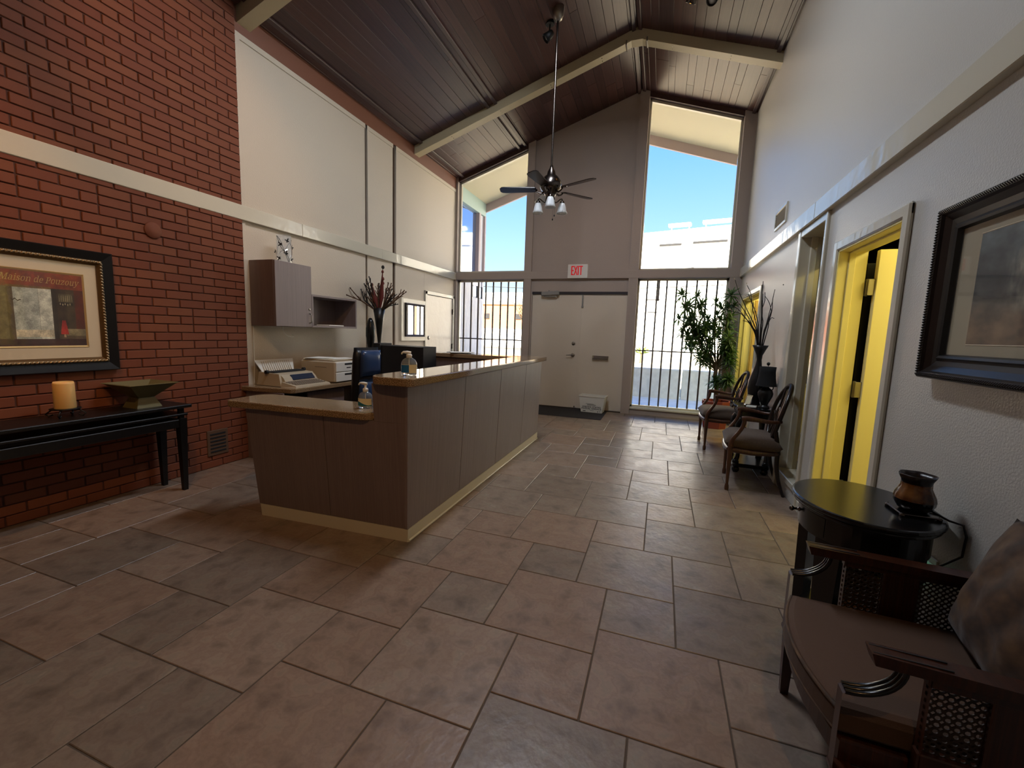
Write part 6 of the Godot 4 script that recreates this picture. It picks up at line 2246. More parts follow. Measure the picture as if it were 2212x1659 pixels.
# ------------------------------------------------------------------ armchairs, end table
func make_armchair() -> Node3D:
	var t := thing("armchair", "near open arm chair with a brown patterned seat left of the sidelight", "armchair", Vector3(0.895, 0, -4.45), -0.085, "open arm chairs on both sides of the end table")
	var st: SurfaceTool
	# front legs and rear legs
	for s in [-1.0, 1.0]:
		st = ms()
		var z: float = s * 0.262
		tube(st, [Vector3(-0.222, 0.0, z), Vector3(-0.222, 0.02, z), Vector3(-0.222, 0.045, z), Vector3(-0.222, 0.06, z), Vector3(-0.222, 0.30, z), Vector3(-0.222, 0.40, z)], [0.017, 0.020, 0.018, 0.013, 0.021, 0.025], 8)
		obj("front_leg", st, M.walnut, t)
		st = ms()
		tube(st, bezier(Vector3(0.228, 0.0, s * 0.222), Vector3(0.16, 0.16, s * 0.222), Vector3(0.14, 0.28, s * 0.225), Vector3(0.155, 0.44, s * 0.215), 8), [0.013, 0.014, 0.015, 0.016, 0.018, 0.019, 0.020, 0.020, 0.020], 8)
		obj("rear_leg", st, M.walnut_dark, t)
		# arm support sweeps up and back from the leg, then the arm
		st = ms()
		var sup := bezier(Vector3(-0.222, 0.39, z), Vector3(-0.235, 0.50, z), Vector3(-0.13, 0.53, z + s * 0.012), Vector3(-0.130, 0.668, z + s * 0.018), 10)
		tube(st, sup, [0.024, 0.022, 0.020, 0.018, 0.017, 0.017, 0.016, 0.016, 0.017, 0.018, 0.018], 8)
		obj("arm_support", st, M.walnut, t)
		st = ms()
		tube(st, bezier(Vector3(-0.155, 0.672, z + s * 0.02), Vector3(-0.03, 0.685, z + s * 0.03), Vector3(0.07, 0.640, z + s * 0.01), Vector3(0.158, 0.665, s * 0.214), 10), [0.020, 0.024, 0.024, 0.022, 0.020, 0.019, 0.018, 0.017, 0.016, 0.016, 0.016], 8, true, 0.75)
		obj("arm", st, M.walnut, t)
	# seat rail and cushion
	st = ms()
	var rail := [Vector3(-0.23, 0.375, -0.25), Vector3(-0.25, 0.372, -0.12), Vector3(-0.255, 0.372, 0.0), Vector3(-0.25, 0.372, 0.12), Vector3(-0.23, 0.375, 0.25)]
	tube(st, rail, 0.024, 8, true, 1.0)
	for s in [-1.0, 1.0]:
		tube(st, [Vector3(-0.222, 0.375, s * 0.258), Vector3(-0.04, 0.365, s * 0.25), Vector3(0.155, 0.378, s * 0.218)], 0.023, 8)
	tube(st, [Vector3(0.155, 0.38, -0.218), Vector3(0.155, 0.38, 0.218)], 0.022, 8)
	obj("seat_rail", st, M.walnut, t)
	st = ms()
	cushion(st, Vector3(0.455, 0.085, 0.53), 0.035, Transform3D(Basis(), Vector3(-0.045, 0.435, 0)), 14, 0.0, 5.0)
	obj("seat_cushion", st, M.chenille, t)
	# oval back
	var bt := Transform3D(Basis(Vector3(0, 0, 1), Vector3(0.23, 0.973, 0), Vector3(0.973, -0.23, 0)).orthonormalized(), Vector3(0.158, 0.705, 0))
	st = ms()
	var ring := []
	for i in 37:
		var a := TAU * i / 36.0
		ring.append(bt * Vector3(sin(a) * 0.222, -cos(a) * 0.275, 0.012 * cos(2 * a)))
	tube(st, ring, 0.0185, 8, false)
	obj("back_ring", st, M.walnut_dark, t)
	for s in [-1.0, 1.0]:
		st = ms()
		tube(st, [bt * Vector3(s * 0.10, -0.245, 0), bt * Vector3(s * 0.045, -0.13, 0), bt * Vector3(s * 0.10, -0.02, 0), bt * Vector3(s * 0.05, 0.09, 0), bt * Vector3(s * 0.10, 0.245, 0)], [0.010, 0.011, 0.010, 0.011, 0.010], 7)
		tube(st, [bt * Vector3(s * 0.10, -0.02, 0), bt * Vector3(s * 0.215, 0.0, 0)], 0.009, 7)
		obj("back_splat", st, M.walnut_dark, t)
		st = ms()
		tube(st, [Vector3(0.155, 0.40, s * 0.215), bt * Vector3(s * 0.20, -0.14, 0)], [0.02, 0.017], 8)
		obj("back_post", st, M.walnut_dark, t)
	st = ms()
	var oval := []
	for i in 17:
		var a := TAU * i / 16.0
		oval.append(bt * Vector3(sin(a) * 0.042, -0.02 + cos(a) * 0.075, 0))
	tube(st, oval, 0.009, 7, false)
	obj("back_medallion", st, M.walnut_dark, t)
	return t


func build_seating() -> void:
	var a := make_armchair()
	var b: Node3D = a.duplicate()
	b.name = numbered("armchair")
	add_child(b)
	b.position = Vector3(0.80, 0, -5.93)
	b.rotation.y = 0.04
	tag(b, "farther open arm chair with a brown seat in front of the potted tree", "armchair", "open arm chairs on both sides of the end table")
	# end table
	var t := thing("end_table", "black lacquered end table with a scalloped top between the two armchairs", "end table", Vector3(0.955, 0, -5.01))
	var st := ms()
	var top := PackedVector2Array()
	var out := [Vector2(-0.185, -0.24), Vector2(-0.155, -0.20), Vector2(-0.175, -0.13), Vector2(-0.16, -0.05), Vector2(-0.185, 0.0), Vector2(-0.16, 0.05), Vector2(-0.175, 0.13), Vector2(-0.155, 0.20), Vector2(-0.185, 0.24), Vector2(-0.10, 0.215), Vector2(0.0, 0.235), Vector2(0.165, 0.225), Vector2(0.165, -0.225), Vector2(0.0, -0.235), Vector2(-0.10, -0.215)]
	for p in out:
		top.append(p)
	slab(st, top, 0.655, 0.68, 0.007)
	obj("tabletop", st, M.black_lacquer, t)
	st = ms()
	box(st, Vector3(-0.14, 0.55, -0.19), Vector3(0.155, 0.656, 0.19), 0.012)
	obj("apron", st, M.black_lacquer, t)
	for q in [[-0.125, -0.165], [-0.125, 0.165], [0.13, -0.165], [0.13, 0.165]]:
		st = ms()
		var sx: float = signf(q[0])
		var x: float = q[0]
		var z: float = q[1]
		var fwd := 0.035 if sx < 0.0 else 0.0
		tube(st, bezier(Vector3(x, 0.56, z), Vector3(x - fwd * 2.2, 0.44, z), Vector3(x + fwd, 0.24, z), Vector3(x - fwd * 0.6, 0.12, z), 10), [0.026, 0.028, 0.030, 0.027, 0.023, 0.020, 0.019, 0.019, 0.020, 0.022, 0.024], 8)
		lathe(st, [Vector2(0.0, 0.09), Vector2(0.03, 0.095), Vector2(0.034, 0.11), Vector2(0.024, 0.13), Vector2(0.0, 0.14)], 12, Transform3D(Basis(), Vector3(x - fwd * 0.6, 0, z)))
		obj("leg", st, M.black_lacquer, t)
	st = ms()
	slab(st, round_rect(-0.175, -0.21, 0.155, 0.21, [0.03, 0.01, 0.01, 0.03]), 0.06, 0.10, 0.008)
	obj("lower_shelf", st, M.black_lacquer, t)
	for q in [[-0.14, -0.17], [-0.14, 0.17], [0.12, -0.17], [0.12, 0.17]]:
		st = ms()
		lathe(st, [Vector2(0.0, 0.0), Vector2(0.022, 0.002), Vector2(0.036, 0.022), Vector2(0.036, 0.04), Vector2(0.024, 0.062)], 14, Transform3D(Basis(), Vector3(q[0], 0, q[1])))
		obj("bun_foot", st, M.black_lacquer, t)
	# lamp
	t = thing("table_lamp", "black table lamp with a bell shaped cloth shade on the end table", "table lamp", Vector3(1.035, 0.68, -4.93))
	st = ms()
	lathe(st, [Vector2(0.0, 0.0), Vector2(0.05, 0.0), Vector2(0.052, 0.012), Vector2(0.032, 0.024), Vector2(0.030, 0.032), Vector2(0.046, 0.07), Vector2(0.066, 0.12), Vector2(0.070, 0.15), Vector2(0.060, 0.185), Vector2(0.034, 0.205), Vector2(0.026, 0.215), Vector2(0.032, 0.222), Vector2(0.016, 0.23), Vector2(0.010, 0.25), Vector2(0.0, 0.25)], 28)
	obj("base", st, M.black_satin, t)
	for s in [-1.0, 1.0]:
		st = ms()
		tube(st, bezier(Vector3(s * 0.028, 0.225, 0), Vector3(s * 0.07, 0.235, 0), Vector3(s * 0.075, 0.20, 0), Vector3(s * 0.052, 0.185, 0), 8), 0.005, 7)
		obj("urn_handle", st, M.black_lacquer, t)
	st = ms()
	lathe(st, [Vector2(0.094, 0.225), Vector2(0.086, 0.26), Vector2(0.078, 0.31), Vector2(0.073, 0.37), Vector2(0.075, 0.42), Vector2(0.073, 0.42), Vector2(0.071, 0.37), Vector2(0.076, 0.31), Vector2(0.084, 0.26), Vector2(0.092, 0.225)], 32)
	obj("shade", st, M.dark_cloth, t)
	st = ms()
	tube(st, [Vector3(0, 0.25, 0), Vector3(0, 0.44, 0)], 0.003, 6)
	lathe(st, [Vector2(0.0, 0.43), Vector2(0.008, 0.434), Vector2(0.016, 0.445), Vector2(0.016, 0.456), Vector2(0.008, 0.466), Vector2(0.0, 0.468)], 14)
	for k in 3:
		var w := TAU * k / 3.0
		tube(st, [Vector3(0, 0.41, 0), Vector3(cos(w) * 0.073, 0.415, sin(w) * 0.073)], 0.0018, 5)
	obj("finial", st, M.black_satin, t)
	# little standing frame and a dark tray
	t = thing("standing_photo_frame", "small silver standing photo frame on the end table", "photo frame", Vector3(0.885, 0.68, -4.96), -1.05)
	st = ms()
	var lean := Transform3D(Basis(Vector3.RIGHT, -0.28), Vector3(0, 0.004, 0))
	frame_run(st, Vector2(-0.042, 0.0), Vector2(0.042, 0.115), [Vector2(0, 0), Vector2(0, 0.008), Vector2(0.006, 0.010), Vector2(0.010, 0.006)], lean)
	obj("frame", st, M.chrome, t)
	st = ms()
	box(st, Vector3(-0.034, 0.008, 0.001), Vector3(0.034, 0.107, 0.006), 0.0, lean)
	obj("print", st, M.label_cream, t)
	st = ms()
	box(st, Vector3(-0.015, 0.005, -0.004), Vector3(0.015, 0.08, 0.0), 0.0, Transform3D(Basis(Vector3.RIGHT, 0.35), Vector3(0, 0.0, -0.045)))
	obj("strut", st, M.black_plastic, t)
	t = thing("card_tray", "low silver edged card tray beside the standing photo frame", "tray", Vector3(0.905, 0.68, -4.845), -0.3)
	st = ms()
	box(st, Vector3(-0.055, 0.0, -0.035), Vector3(0.055, 0.008, 0.035), 0.002)
	box(st, Vector3(-0.055, 0.006, -0.035), Vector3(-0.05, 0.03, 0.035), 0.001)
	box(st, Vector3(0.05, 0.006, -0.035), Vector3(0.055, 0.03, 0.035), 0.001)
	box(st, Vector3(-0.055, 0.006, -0.035), Vector3(0.055, 0.03, -0.03), 0.001)
	obj("tray_body", st, M.pewter, t)
	st = ms()
	box(st, Vector3(-0.045, 0.0085, -0.028), Vector3(0.045, 0.022, 0.028), 0.001)
	obj("cards", st, M.paper, t)
	# tall black vase with bare branches
	var base := Vector3(0.98, 0.68, -5.10)
	t = thing("tall_branch_vase", "tall black flared vase of bare twisted branches behind the table lamp", "vase", base)
	st = ms()
	lathe(st, [Vector2(0.0, 0.0), Vector2(0.05, 0.0), Vector2(0.052, 0.01), Vector2(0.046, 0.03), Vector2(0.072, 0.10), Vector2(0.084, 0.18), Vector2(0.078, 0.26), Vector2(0.055, 0.34), Vector2(0.032, 0.42), Vector2(0.025, 0.48), Vector2(0.030, 0.53), Vector2(0.052, 0.58), Vector2(0.076, 0.632), Vector2(0.072, 0.632), Vector2(0.046, 0.575), Vector2(0.02, 0.5)], 28)
	obj("vase", st, M.black_satin, t)
	var right := Vector3(0.9435, 0, -0.33)
	var toward := Vector3(0.33, 0, 0.9435)
	var br := [
		[[-0.04, 0.10], [-0.22, 0.36], [-0.40, 0.46]], [[-0.06, 0.12], [-0.26, 0.32], [-0.44, 0.36]], [[-0.05, 0.14], [-0.19, 0.38], [-0.30, 0.58], [-0.33, 0.66]],
		[[-0.04, 0.18], [-0.09, 0.36], [-0.12, 0.55], [-0.16, 0.62]], [[-0.03, 0.16], [-0.06, 0.34], [-0.10, 0.52], [-0.11, 0.64]], [[-0.05, 0.2], [-0.13, 0.4], [-0.2, 0.52]],
		[[0.0, 0.12], [0.01, 0.24], [-0.015, 0.36], [0.015, 0.46], [0.01, 0.55]], [[0.0, 0.14], [0.02, 0.3], [0.025, 0.45], [0.03, 0.54]], [[0.02, 0.15], [0.05, 0.30], [0.055, 0.38], [0.04, 0.46], [0.045, 0.57]],
		[[0.02, 0.12], [0.045, 0.26], [0.06, 0.36], [0.075, 0.45]], [[0.03, 0.15], [0.075, 0.27], [0.105, 0.37], [0.075, 0.46], [0.035, 0.51]], [[0.04, 0.2], [0.03, 0.25], [0.055, 0.29], [0.08, 0.28]],
		[[-0.02, 0.1], [-0.03, 0.28], [-0.05, 0.46]], [[-0.04, 0.13], [-0.15, 0.24], [-0.2, 0.25]], [[-0.05, 0.1], [-0.12, 0.28], [-0.28, 0.50], [-0.36, 0.52]],
	]
	var r := RandomNumberGenerator.new()
	r.seed = 31
	for i in br.size():
		var cv := Curve3D.new()
		var dep: float = ((i * 5) % 7 - 3) * 0.016
		cv.add_point(Vector3(0, 0.50, 0))
		cv.add_point(Vector3(0, 0.60, 0) + right * br[i][0][0] * 0.5)
		for p in br[i]:
			cv.add_point(Vector3(0, 0.632 + p[1], 0) + right * p[0] + toward * dep * p[1] * 4.0)
		for k in range(1, cv.point_count - 1):
			var d := (cv.get_point_position(k + 1) - cv.get_point_position(k - 1)) * 0.2
			cv.set_point_in(k, -d)
			cv.set_point_out(k, d)
		var pts := []
		var rad := []
		var n := 16
		for k in n + 1:
			var q := cv.sample_baked(cv.get_baked_length() * k / n)
			q.x = minf(q.x, 0.13)
			pts.append(q)
			rad.append(lerpf(0.0068, 0.003, float(k) / n))
		st = ms()
		tube(st, pts, rad, 6)
		var bo := obj("branch", st, M.twig, t)
		if i in [0, 1, 2, 5, 14, 3]:
			st = ms()
			for k in 9:
				var q: Vector3 = pts[n - k] + Vector3(r.randf_range(-0.025, 0.025), r.randf_range(-0.02, 0.03), r.randf_range(-0.02, 0.02))
				lathe(st, [Vector2(0.0, -0.006), Vector2(0.006, 0.0), Vector2(0.0, 0.007)], 6, Transform3D(Basis(), q))
				tube(st, [pts[n - k], q], 0.0012, 4)
			obj("buds", st, M.bud, bo).set_meta("kind", "stuff")
	# air grille high on the wall, nail hole
	t = thing("air_grille", "small dark air grille in a white frame high on the right wall", "air vent", Vector3(RIGHT_X, 2.695, -5.49))
	var f := facing(Vector3.LEFT, Vector3.ZERO)
	st = ms()
	frame_run(st, Vector2(-0.24, -0.10), Vector2(0.24, 0.10), [Vector2(0, 0), Vector2(0, 0.012), Vector2(0.022, 0.016), Vector2(0.028, 0.006)], f)
	obj("frame", st, M.trim_paint, t)
	st = ms()
	box(st, Vector3(-0.215, -0.075, 0.001), Vector3(0.215, 0.075, 0.004), 0.0, f)
	obj("backing", st, M.slot_dark, t)
	for i in 7:
		st = ms()
		box(st, Vector3(-0.213, -0.006, -0.001), Vector3(0.213, 0.006, 0.001), 0.0, f * Transform3D(Basis(Vector3.RIGHT, 0.8), Vector3(0, -0.06 + i * 0.02, 0.008)))
		obj("louvre", st, M.iron_black, t)
	st = ms()
	lathe(st, [Vector2(0.0, 0.0), Vector2(0.006, 0.0), Vector2(0.006, 0.008), Vector2(0.0, 0.01)], 10, Transform3D(Basis(Vector3.BACK, PI / 2.0), Vector3(RIGHT_X + 0.001, 1.933, -5.09)))
	tag(obj("wall_nail", st, M.slot_dark), "small dark nail left in the wall above the lamp", "nail")


func build_plant_corner() -> void:
	var at := Vector3(0.86, 0, -7.22)
	var t := thing("potted_tree", "leafy green indoor tree in a terracotta planter before the right barred window", "plant", at)
	var st := ms()
	lathe(st, [Vector2(0.0, 0.0), Vector2(0.17, 0.0), Vector2(0.20, 0.36), Vector2(0.215, 0.365), Vector2(0.215, 0.42), Vector2(0.19, 0.42), Vector2(0.185, 0.37)], 8, Transform3D(Basis(Vector3.UP, 0.3), Vector3.ZERO), 0, 0.0, 0, true)
	obj("pot", st, M.terracotta, t)
	st = ms()
	lathe(st, [Vector2(0.0, 0.36), Vector2(0.187, 0.36), Vector2(0.1, 0.385), Vector2(0.0, 0.39)], 16)
	obj("soil", st, M.soil, t)
	var trunk := [Vector3(-0.01, 0.36, 0), Vector3(-0.015, 0.60, 0.0), Vector3(-0.05, 0.80, 0.0), Vector3(-0.03, 0.98, 0)]
	st = ms()
	tube(st, trunk, [0.032, 0.028, 0.03, 0.024], 10)
	obj("trunk", st, M.bark, t)
	# rosettes of leaves: (right offset, height, depth)
	var spots := [
		[1475, 640, 0.10], [1490, 662, -0.08], [1468, 692, 0.05], [1500, 690, 0.12], [1515, 660, -0.05], [1532, 692, -0.12], [1475, 722, -0.06], [1492, 738, 0.12], [1512, 722, -0.10], [1532, 742, 0.10],
		[1512, 770, 0.14], [1552, 716, 0.03], [1572, 698, -0.05], [1565, 742, -0.02], [1588, 752, 0.05], [1560, 668, 0.02], [1580, 662, -0.05], [1575, 640, 0.05], [1545, 655, 0.08], [1582, 785, 0.12],
		[1545, 822, 0.05], [1572, 818, 0.14], [1600, 815, 0.16], [1500, 712, 0.0], [1522, 706, 0.1], [1544, 700, -0.08], [1486, 690, -0.14], [1506, 642, 0.02], [1530, 768, -0.1], [1596, 770, 0.1],
		[1570, 728, 0.15], [1580, 760, -0.08],
	]
	var r := RandomNumberGenerator.new()
	r.seed = 44
	# three shared rosettes
	var meshes := []
	for v in 4:
		var s := ms()
		var nl := 32
		for i in nl:
			var a := TAU * i * 0.381966
			var e: float = lerpf(1.25, -0.55, float(i) / nl) + r.randf_range(-0.15, 0.15)
			var d := Vector3(cos(a) * cos(e), sin(e), sin(a) * cos(e))
			var sd := d.cross(Vector3.UP).normalized()
			var len := r.randf_range(0.11, 0.175)
			var w := r.randf_range(0.010, 0.0145)
			var up := sd.cross(d).normalized()
			var p0 := d * 0.008
			var p1 := d * len * 0.4 + up * 0.004
			var p2 := d * len * 0.8 - Vector3(0, 0.012, 0)
			var p3 := d * len - Vector3(0, 0.030, 0)
			s.set_smooth_group(1)
			var rows := [[p0, w * 0.35], [p1, w], [p2, w * 0.7], [p3, 0.0008]]
			for k in 3:
				var qa: Vector3 = rows[k][0]
				var qb: Vector3 = rows[k + 1][0]
				var wa: float = rows[k][1]
				var wb: float = rows[k + 1][1]
				quad(s, qa + sd * wa, qa + up * -wa * 0.3, qb + up * -wb * 0.3, qb + sd * wb)
				quad(s, qa + up * -wa * 0.3, qa - sd * wa, qb - sd * wb, qb + up * -wb * 0.3)
			s.set_smooth_group(-1)
		s.generate_normals()
		meshes.append(s.commit())
	for i in spots.size():
		var px: float = spots[i][0]
		var py: float = spots[i][1]
		var p := Vector3(0.675 + (px - 1537.0) * 0.0067 + (py - 660.0) * 0.00055, 1.866 - (py - 660.0) * 0.00702, -7.2 + spots[i][2])
		p.x = minf(p.x, 0.98)
		p -= at
		var fork := Vector3(-0.04, 0.86 + 0.11 * (i % 3) * 0.5, 0) if py < 790 else Vector3(-0.015, 0.62, 0)
		var mid := fork.lerp(p, 0.5) + Vector3((p.x - fork.x) * 0.12, -0.05, 0)
		st = ms()
		tube(st, [fork, mid, p - Vector3(0, 0.02, 0)], [0.010, 0.007, 0.005], 6)
		obj("branch", st, M.bark, t)
		for k in (3 if i % 2 == 0 else 2):
			var q := p if k == 0 else p.lerp(mid, 0.32 * k) + Vector3(r.randf_range(-0.02, 0.02), 0, r.randf_range(-0.02, 0.02))
			var tilt := Basis(Vector3(r.randf_range(-1, 1), 0, r.randf_range(-1, 1)).normalized(), r.randf_range(0.0, 0.7)) * Basis(Vector3.UP, r.randf() * TAU)
			mesh_at("leaf_cluster", meshes[(i + k) % 4], M.leaf_green, t, Transform3D(tilt.scaled(Vector3.ONE * r.randf_range(0.9, 1.15)), q))


# ------------------------------------------------------------------ near right corner
func ellipse(rx: float, rz: float, n := 48) -> PackedVector2Array:
	var p := PackedVector2Array()
	for i in n:
		p.append(Vector2(cos(TAU * i / n) * rx, sin(TAU * i / n) * rz))
	return p


func build_near_right() -> void:
	# oval table
	var t := thing("oval_side_table", "dark oval side table with an apron drawer and heavy legs by the right wall", "side table", Vector3(0.862, 0, -2.165), 0.0)
	var st := ms()
	slab(st, ellipse(0.252, 0.298), 0.668, 0.69, 0.008)
	slab(st, ellipse(0.243, 0.288), 0.652, 0.668, 0.006)
	obj("tabletop", st, M.black_lacquer, t)
	st = ms()
	slab(st, ellipse(0.218, 0.262), 0.545, 0.653, 0.004)
	obj("apron", st, M.black_lacquer, t)
	for a_deg in [40.0, 140.0, 220.0, 320.0]:
		st = ms()
		var a := deg_to_rad(a_deg)
		var d := Vector3(cos(a), 0, sin(a) * 1.15)
		var c := d * 0.185
		var w := 0.052
		var x := Vector3(-sin(a), 0, cos(a))
		hexa(st, [c * 0.98 - x * w * 0.62 - d * 0.022, c * 0.98 + x * w * 0.62 - d * 0.022, c * 0.98 + x * w * 0.62 + d * 0.022, c * 0.98 - x * w * 0.62 + d * 0.022, c - x * w - d * 0.02 + Vector3(0, 0.56, 0), c + x * w - d * 0.02 + Vector3(0, 0.56, 0), c + x * w + d * 0.02 + Vector3(0, 0.56, 0), c - x * w + d * 0.02 + Vector3(0, 0.56, 0)])
		obj("leg", st, M.black_lacquer, t)
	st = ms()
	slab(st, ellipse(0.175, 0.21), 0.14, 0.165, 0.005)
	obj("lower_shelf", st, M.black_lacquer, t)
	# drawer in the curved front facing into the room
	st = ms()
	for i in 10:
		var a0 := PI * 0.80 + PI * 0.40 * i / 10.0
		var a1 := PI * 0.80 + PI * 0.40 * (i + 1) / 10.0
		st.set_smooth_group(1)
		quad(st, Vector3(cos(a0) * 0.2195, 0.56, sin(a0) * 0.2635), Vector3(cos(a0) * 0.2195, 0.64, sin(a0) * 0.2635), Vector3(cos(a1) * 0.2195, 0.64, sin(a1) * 0.2635), Vector3(cos(a1) * 0.2195, 0.56, sin(a1) * 0.2635))
	var dw := obj("drawer_front", st, M.black_lacquer, t)
	st = ms()
	lathe(st, [Vector2(0.011, 0.0), Vector2(0.006, 0.006), Vector2(0.005, 0.018), Vector2(0.012, 0.026), Vector2(0.012, 0.032), Vector2(0.006, 0.038), Vector2(0.0, 0.038)], 14, Transform3D(Basis(Vector3.BACK, PI / 2.0), Vector3(-0.219, 0.605, -0.03)))
	obj("knob", st, M.pewter, dw)
	# warmer jar on a little stand, its cord and plug
	var v := Vector3(1.00, 0.69, -2.09)
	t = thing("jar_stand", "small dark stand with lips under the glazed jar", "stand", v)
	st = ms()
	slab(st, round_rect(-0.066, -0.066, 0.066, 0.066, [0.012, 0.012, 0.012, 0.012]), 0.006, 0.014, 0.003)
	obj("plate", st, M.pewter, t)
	for q in [[-0.058, -0.058], [0.058, -0.058], [-0.058, 0.058], [0.058, 0.058]]:
		st = ms()
		lathe(st, [Vector2(0.0, 0.0), Vector2(0.008, 0.0), Vector2(0.010, 0.006), Vector2(0.006, 0.012), Vector2(0.0, 0.018)], 10, Transform3D(Basis(), Vector3(q[0], 0, q[1])))
		obj("foot", st, M.pewter, t)
	t = thing("glazed_jar", "brown and black glazed lobed jar with a flared rim on the oval table", "jar", v + Vector3(0, 0.0142, 0))
	st = ms()
	lathe(st, [Vector2(0.0, 0.0), Vector2(0.040, 0.0), Vector2(0.052, 0.010), Vector2(0.063, 0.030), Vector2(0.065, 0.046)], 48, Transform3D(), 12, 0.022, 2)
	obj("jar_foot", st, M.glaze_black, t)
	st = ms()
	lathe(st, [Vector2(0.065, 0.046), Vector2(0.062, 0.064), Vector2(0.053, 0.084), Vector2(0.047, 0.098), Vector2(0.047, 0.112)], 48, Transform3D(), 12, 0.022)
	obj("jar_body", st, M.glaze, t)
	st = ms()
	lathe(st, [Vector2(0.047, 0.111), Vector2(0.050, 0.126), Vector2(0.060, 0.146), Vector2(0.058, 0.147), Vector2(0.047, 0.127), Vector2(0.043, 0.110), Vector2(0.040, 0.105), Vector2(0.0, 0.104)], 48, Transform3D(), 6, 0.045, 1)
	obj("jar_rim", st, M.walnut_dark, t)
	st = ms()
	var jo := v + Vector3(0, 0.0142, 0)
	tube(st, [v + Vector3(0.055, 0.02, 0.0), v + Vector3(0.085, 0.008, 0.06), Vector3(1.108, 0.70, -1.99), Vector3(1.118, 0.66, -1.985), Vector3(1.118, 0.58, -1.99), Vector3(1.116, 0.50, -2.08), Vector3(1.112, 0.455, -2.13)], 0.0042, 7)
	obj("power_cord", st, M.black_plastic, t).position = -jo
	st = ms()
	box(st, Vector3(1.098, 0.415, -2.165), Vector3(1.1225, 0.455, -2.135), 0.006)
	obj("plug", st, M.black_plastic, t).position = -jo
	t = thing("wall_outlet", "white wall outlet low behind the oval table", "outlet", Vector3(RIGHT_X, 0.43, -2.17))
	var f := facing(Vector3.LEFT, Vector3.ZERO)
	st = ms()
	box(st, Vector3(-0.036, -0.058, -0.001), Vector3(0.036, 0.058, 0.006), 0.003, f)
	obj("plate", st, M.white_plastic, t)
	st = ms()
	box(st, Vector3(-0.018, -0.035, 0.005), Vector3(0.018, 0.035, 0.008), 0.002, f)
	obj("receptacle", st, M.white_plastic, t)
	st = ms()
	box(st, Vector3(1.095, 0.39, -2.235), Vector3(1.1225, 0.445, -2.18), 0.010)
	tag(obj("night_light", st, M.night_light_glow), "small glowing greenish night light in the low wall outlet", "night light")
	# wicker basket
	t = thing("wicker_basket", "round woven brown wicker basket under the oval table", "basket", Vector3(0.885, 0.1655, -2.20))
	for i in 9:
		st = ms()
		var y := 0.010 + i * 0.017
		var rr := 0.085 + i * 0.004
		var ring := []
		for k in 29:
			var a := TAU * k / 28.0
			var q := rr + 0.003 * (1.0 if (k + i) % 2 == 0 else -1.0)
			ring.append(Vector3(cos(a) * q, y, sin(a) * q))
		tube(st, ring, 0.0095, 6, false)
		obj("woven_course", st, M.wicker, t)
	st = ms()
	lathe(st, [Vector2(0.0, 0.0), Vector2(0.088, 0.0), Vector2(0.088, 0.012), Vector2(0.0, 0.012)], 24)
	obj("bottom", st, M.wicker, t)
	# framed print on the right wall
	var zc := -1.90
	var hw := 0.475
	var cy := 1.578
	var hh := 0.355
	t = thing("framed_print", "deep dark framed print of a misty scene on the right wall", "framed picture", Vector3(RIGHT_X - 0.001, cy, zc))
	st = ms()
	frame_run(st, Vector2(-hw, -hh), Vector2(hw, hh), [Vector2(0, 0), Vector2(0, 0.048), Vector2(0.004, 0.056), Vector2(0.014, 0.060), Vector2(0.024, 0.056), Vector2(0.032, 0.046), Vector2(0.055, 0.032), Vector2(0.075, 0.026), Vector2(0.082, 0.030)], f)
	obj("outer_frame", st, M.frame_bronze, t)
	st = ms()
	frame_run(st, Vector2(-hw, -hh), Vector2(hw, hh), [Vector2(0.082, 0.030), Vector2(0.088, 0.036), Vector2(0.098, 0.032), Vector2(0.104, 0.014)], f)
	obj("inner_frame", st, M.frame_black, t)
	st = ms()
	for p in [[hw - 0.010, 58], [0.0, 0]]:
		if p[1] == 0:
			continue
		for i in 84:
			for s in [-1.0, 1.0]:
				var u := -hw + 0.01 + (2.0 * hw - 0.02) * (i + 0.5) / 84.0
				tube(st, [f * Vector3(u - 0.006, s * (hh - 0.004), 0.050), f * Vector3(u, s * (hh - 0.012), 0.0615), f * Vector3(u + 0.006, s * (hh - 0.022), 0.056)], [0.002, 0.0045, 0.002], 5)
		for i in 62:
			for s in [-1.0, 1.0]:
				var w := -hh + 0.01 + (2.0 * hh - 0.02) * (i + 0.5) / 62.0
				tube(st, [f * Vector3(s * (hw - 0.004), w - 0.006, 0.050), f * Vector3(s * (hw - 0.012), w, 0.0615), f * Vector3(s * (hw - 0.022), w + 0.006, 0.056)], [0.002, 0.0045, 0.002], 5)
	obj("rope_edge", st, M.frame_bronze, t).set_meta("kind", "stuff")
	st = ms()
	box(st, Vector3(-hw + 0.09, -hh + 0.09, 0.004), Vector3(hw - 0.09, hh - 0.09, 0.012), 0.0, f)
	obj("mat_board", st, M.mat_board_grey, t)
	st = ms()
	frame_run(st, Vector2(-0.262, -0.212), Vector2(0.262, 0.212), [Vector2(0, 0.012), Vector2(0.002, 0.014), Vector2(0.005, 0.012)], f)
	obj("bevel", st, M.mat_board, t)
	print_quad("misty_print", art_image(), 0.515, 0.415, f * Transform3D(Basis(), Vector3(0, 0, 0.0128)), t)
	st = ms()
	quad(st, f * Vector3(-hw + 0.09, -hh + 0.09, 0.016), f * Vector3(hw - 0.09, -hh + 0.09, 0.016), f * Vector3(hw - 0.09, hh - 0.09, 0.016), f * Vector3(-hw + 0.09, hh - 0.09, 0.016))
	obj("glass", st, M.picture_glass, t)
	build_cane_chair()


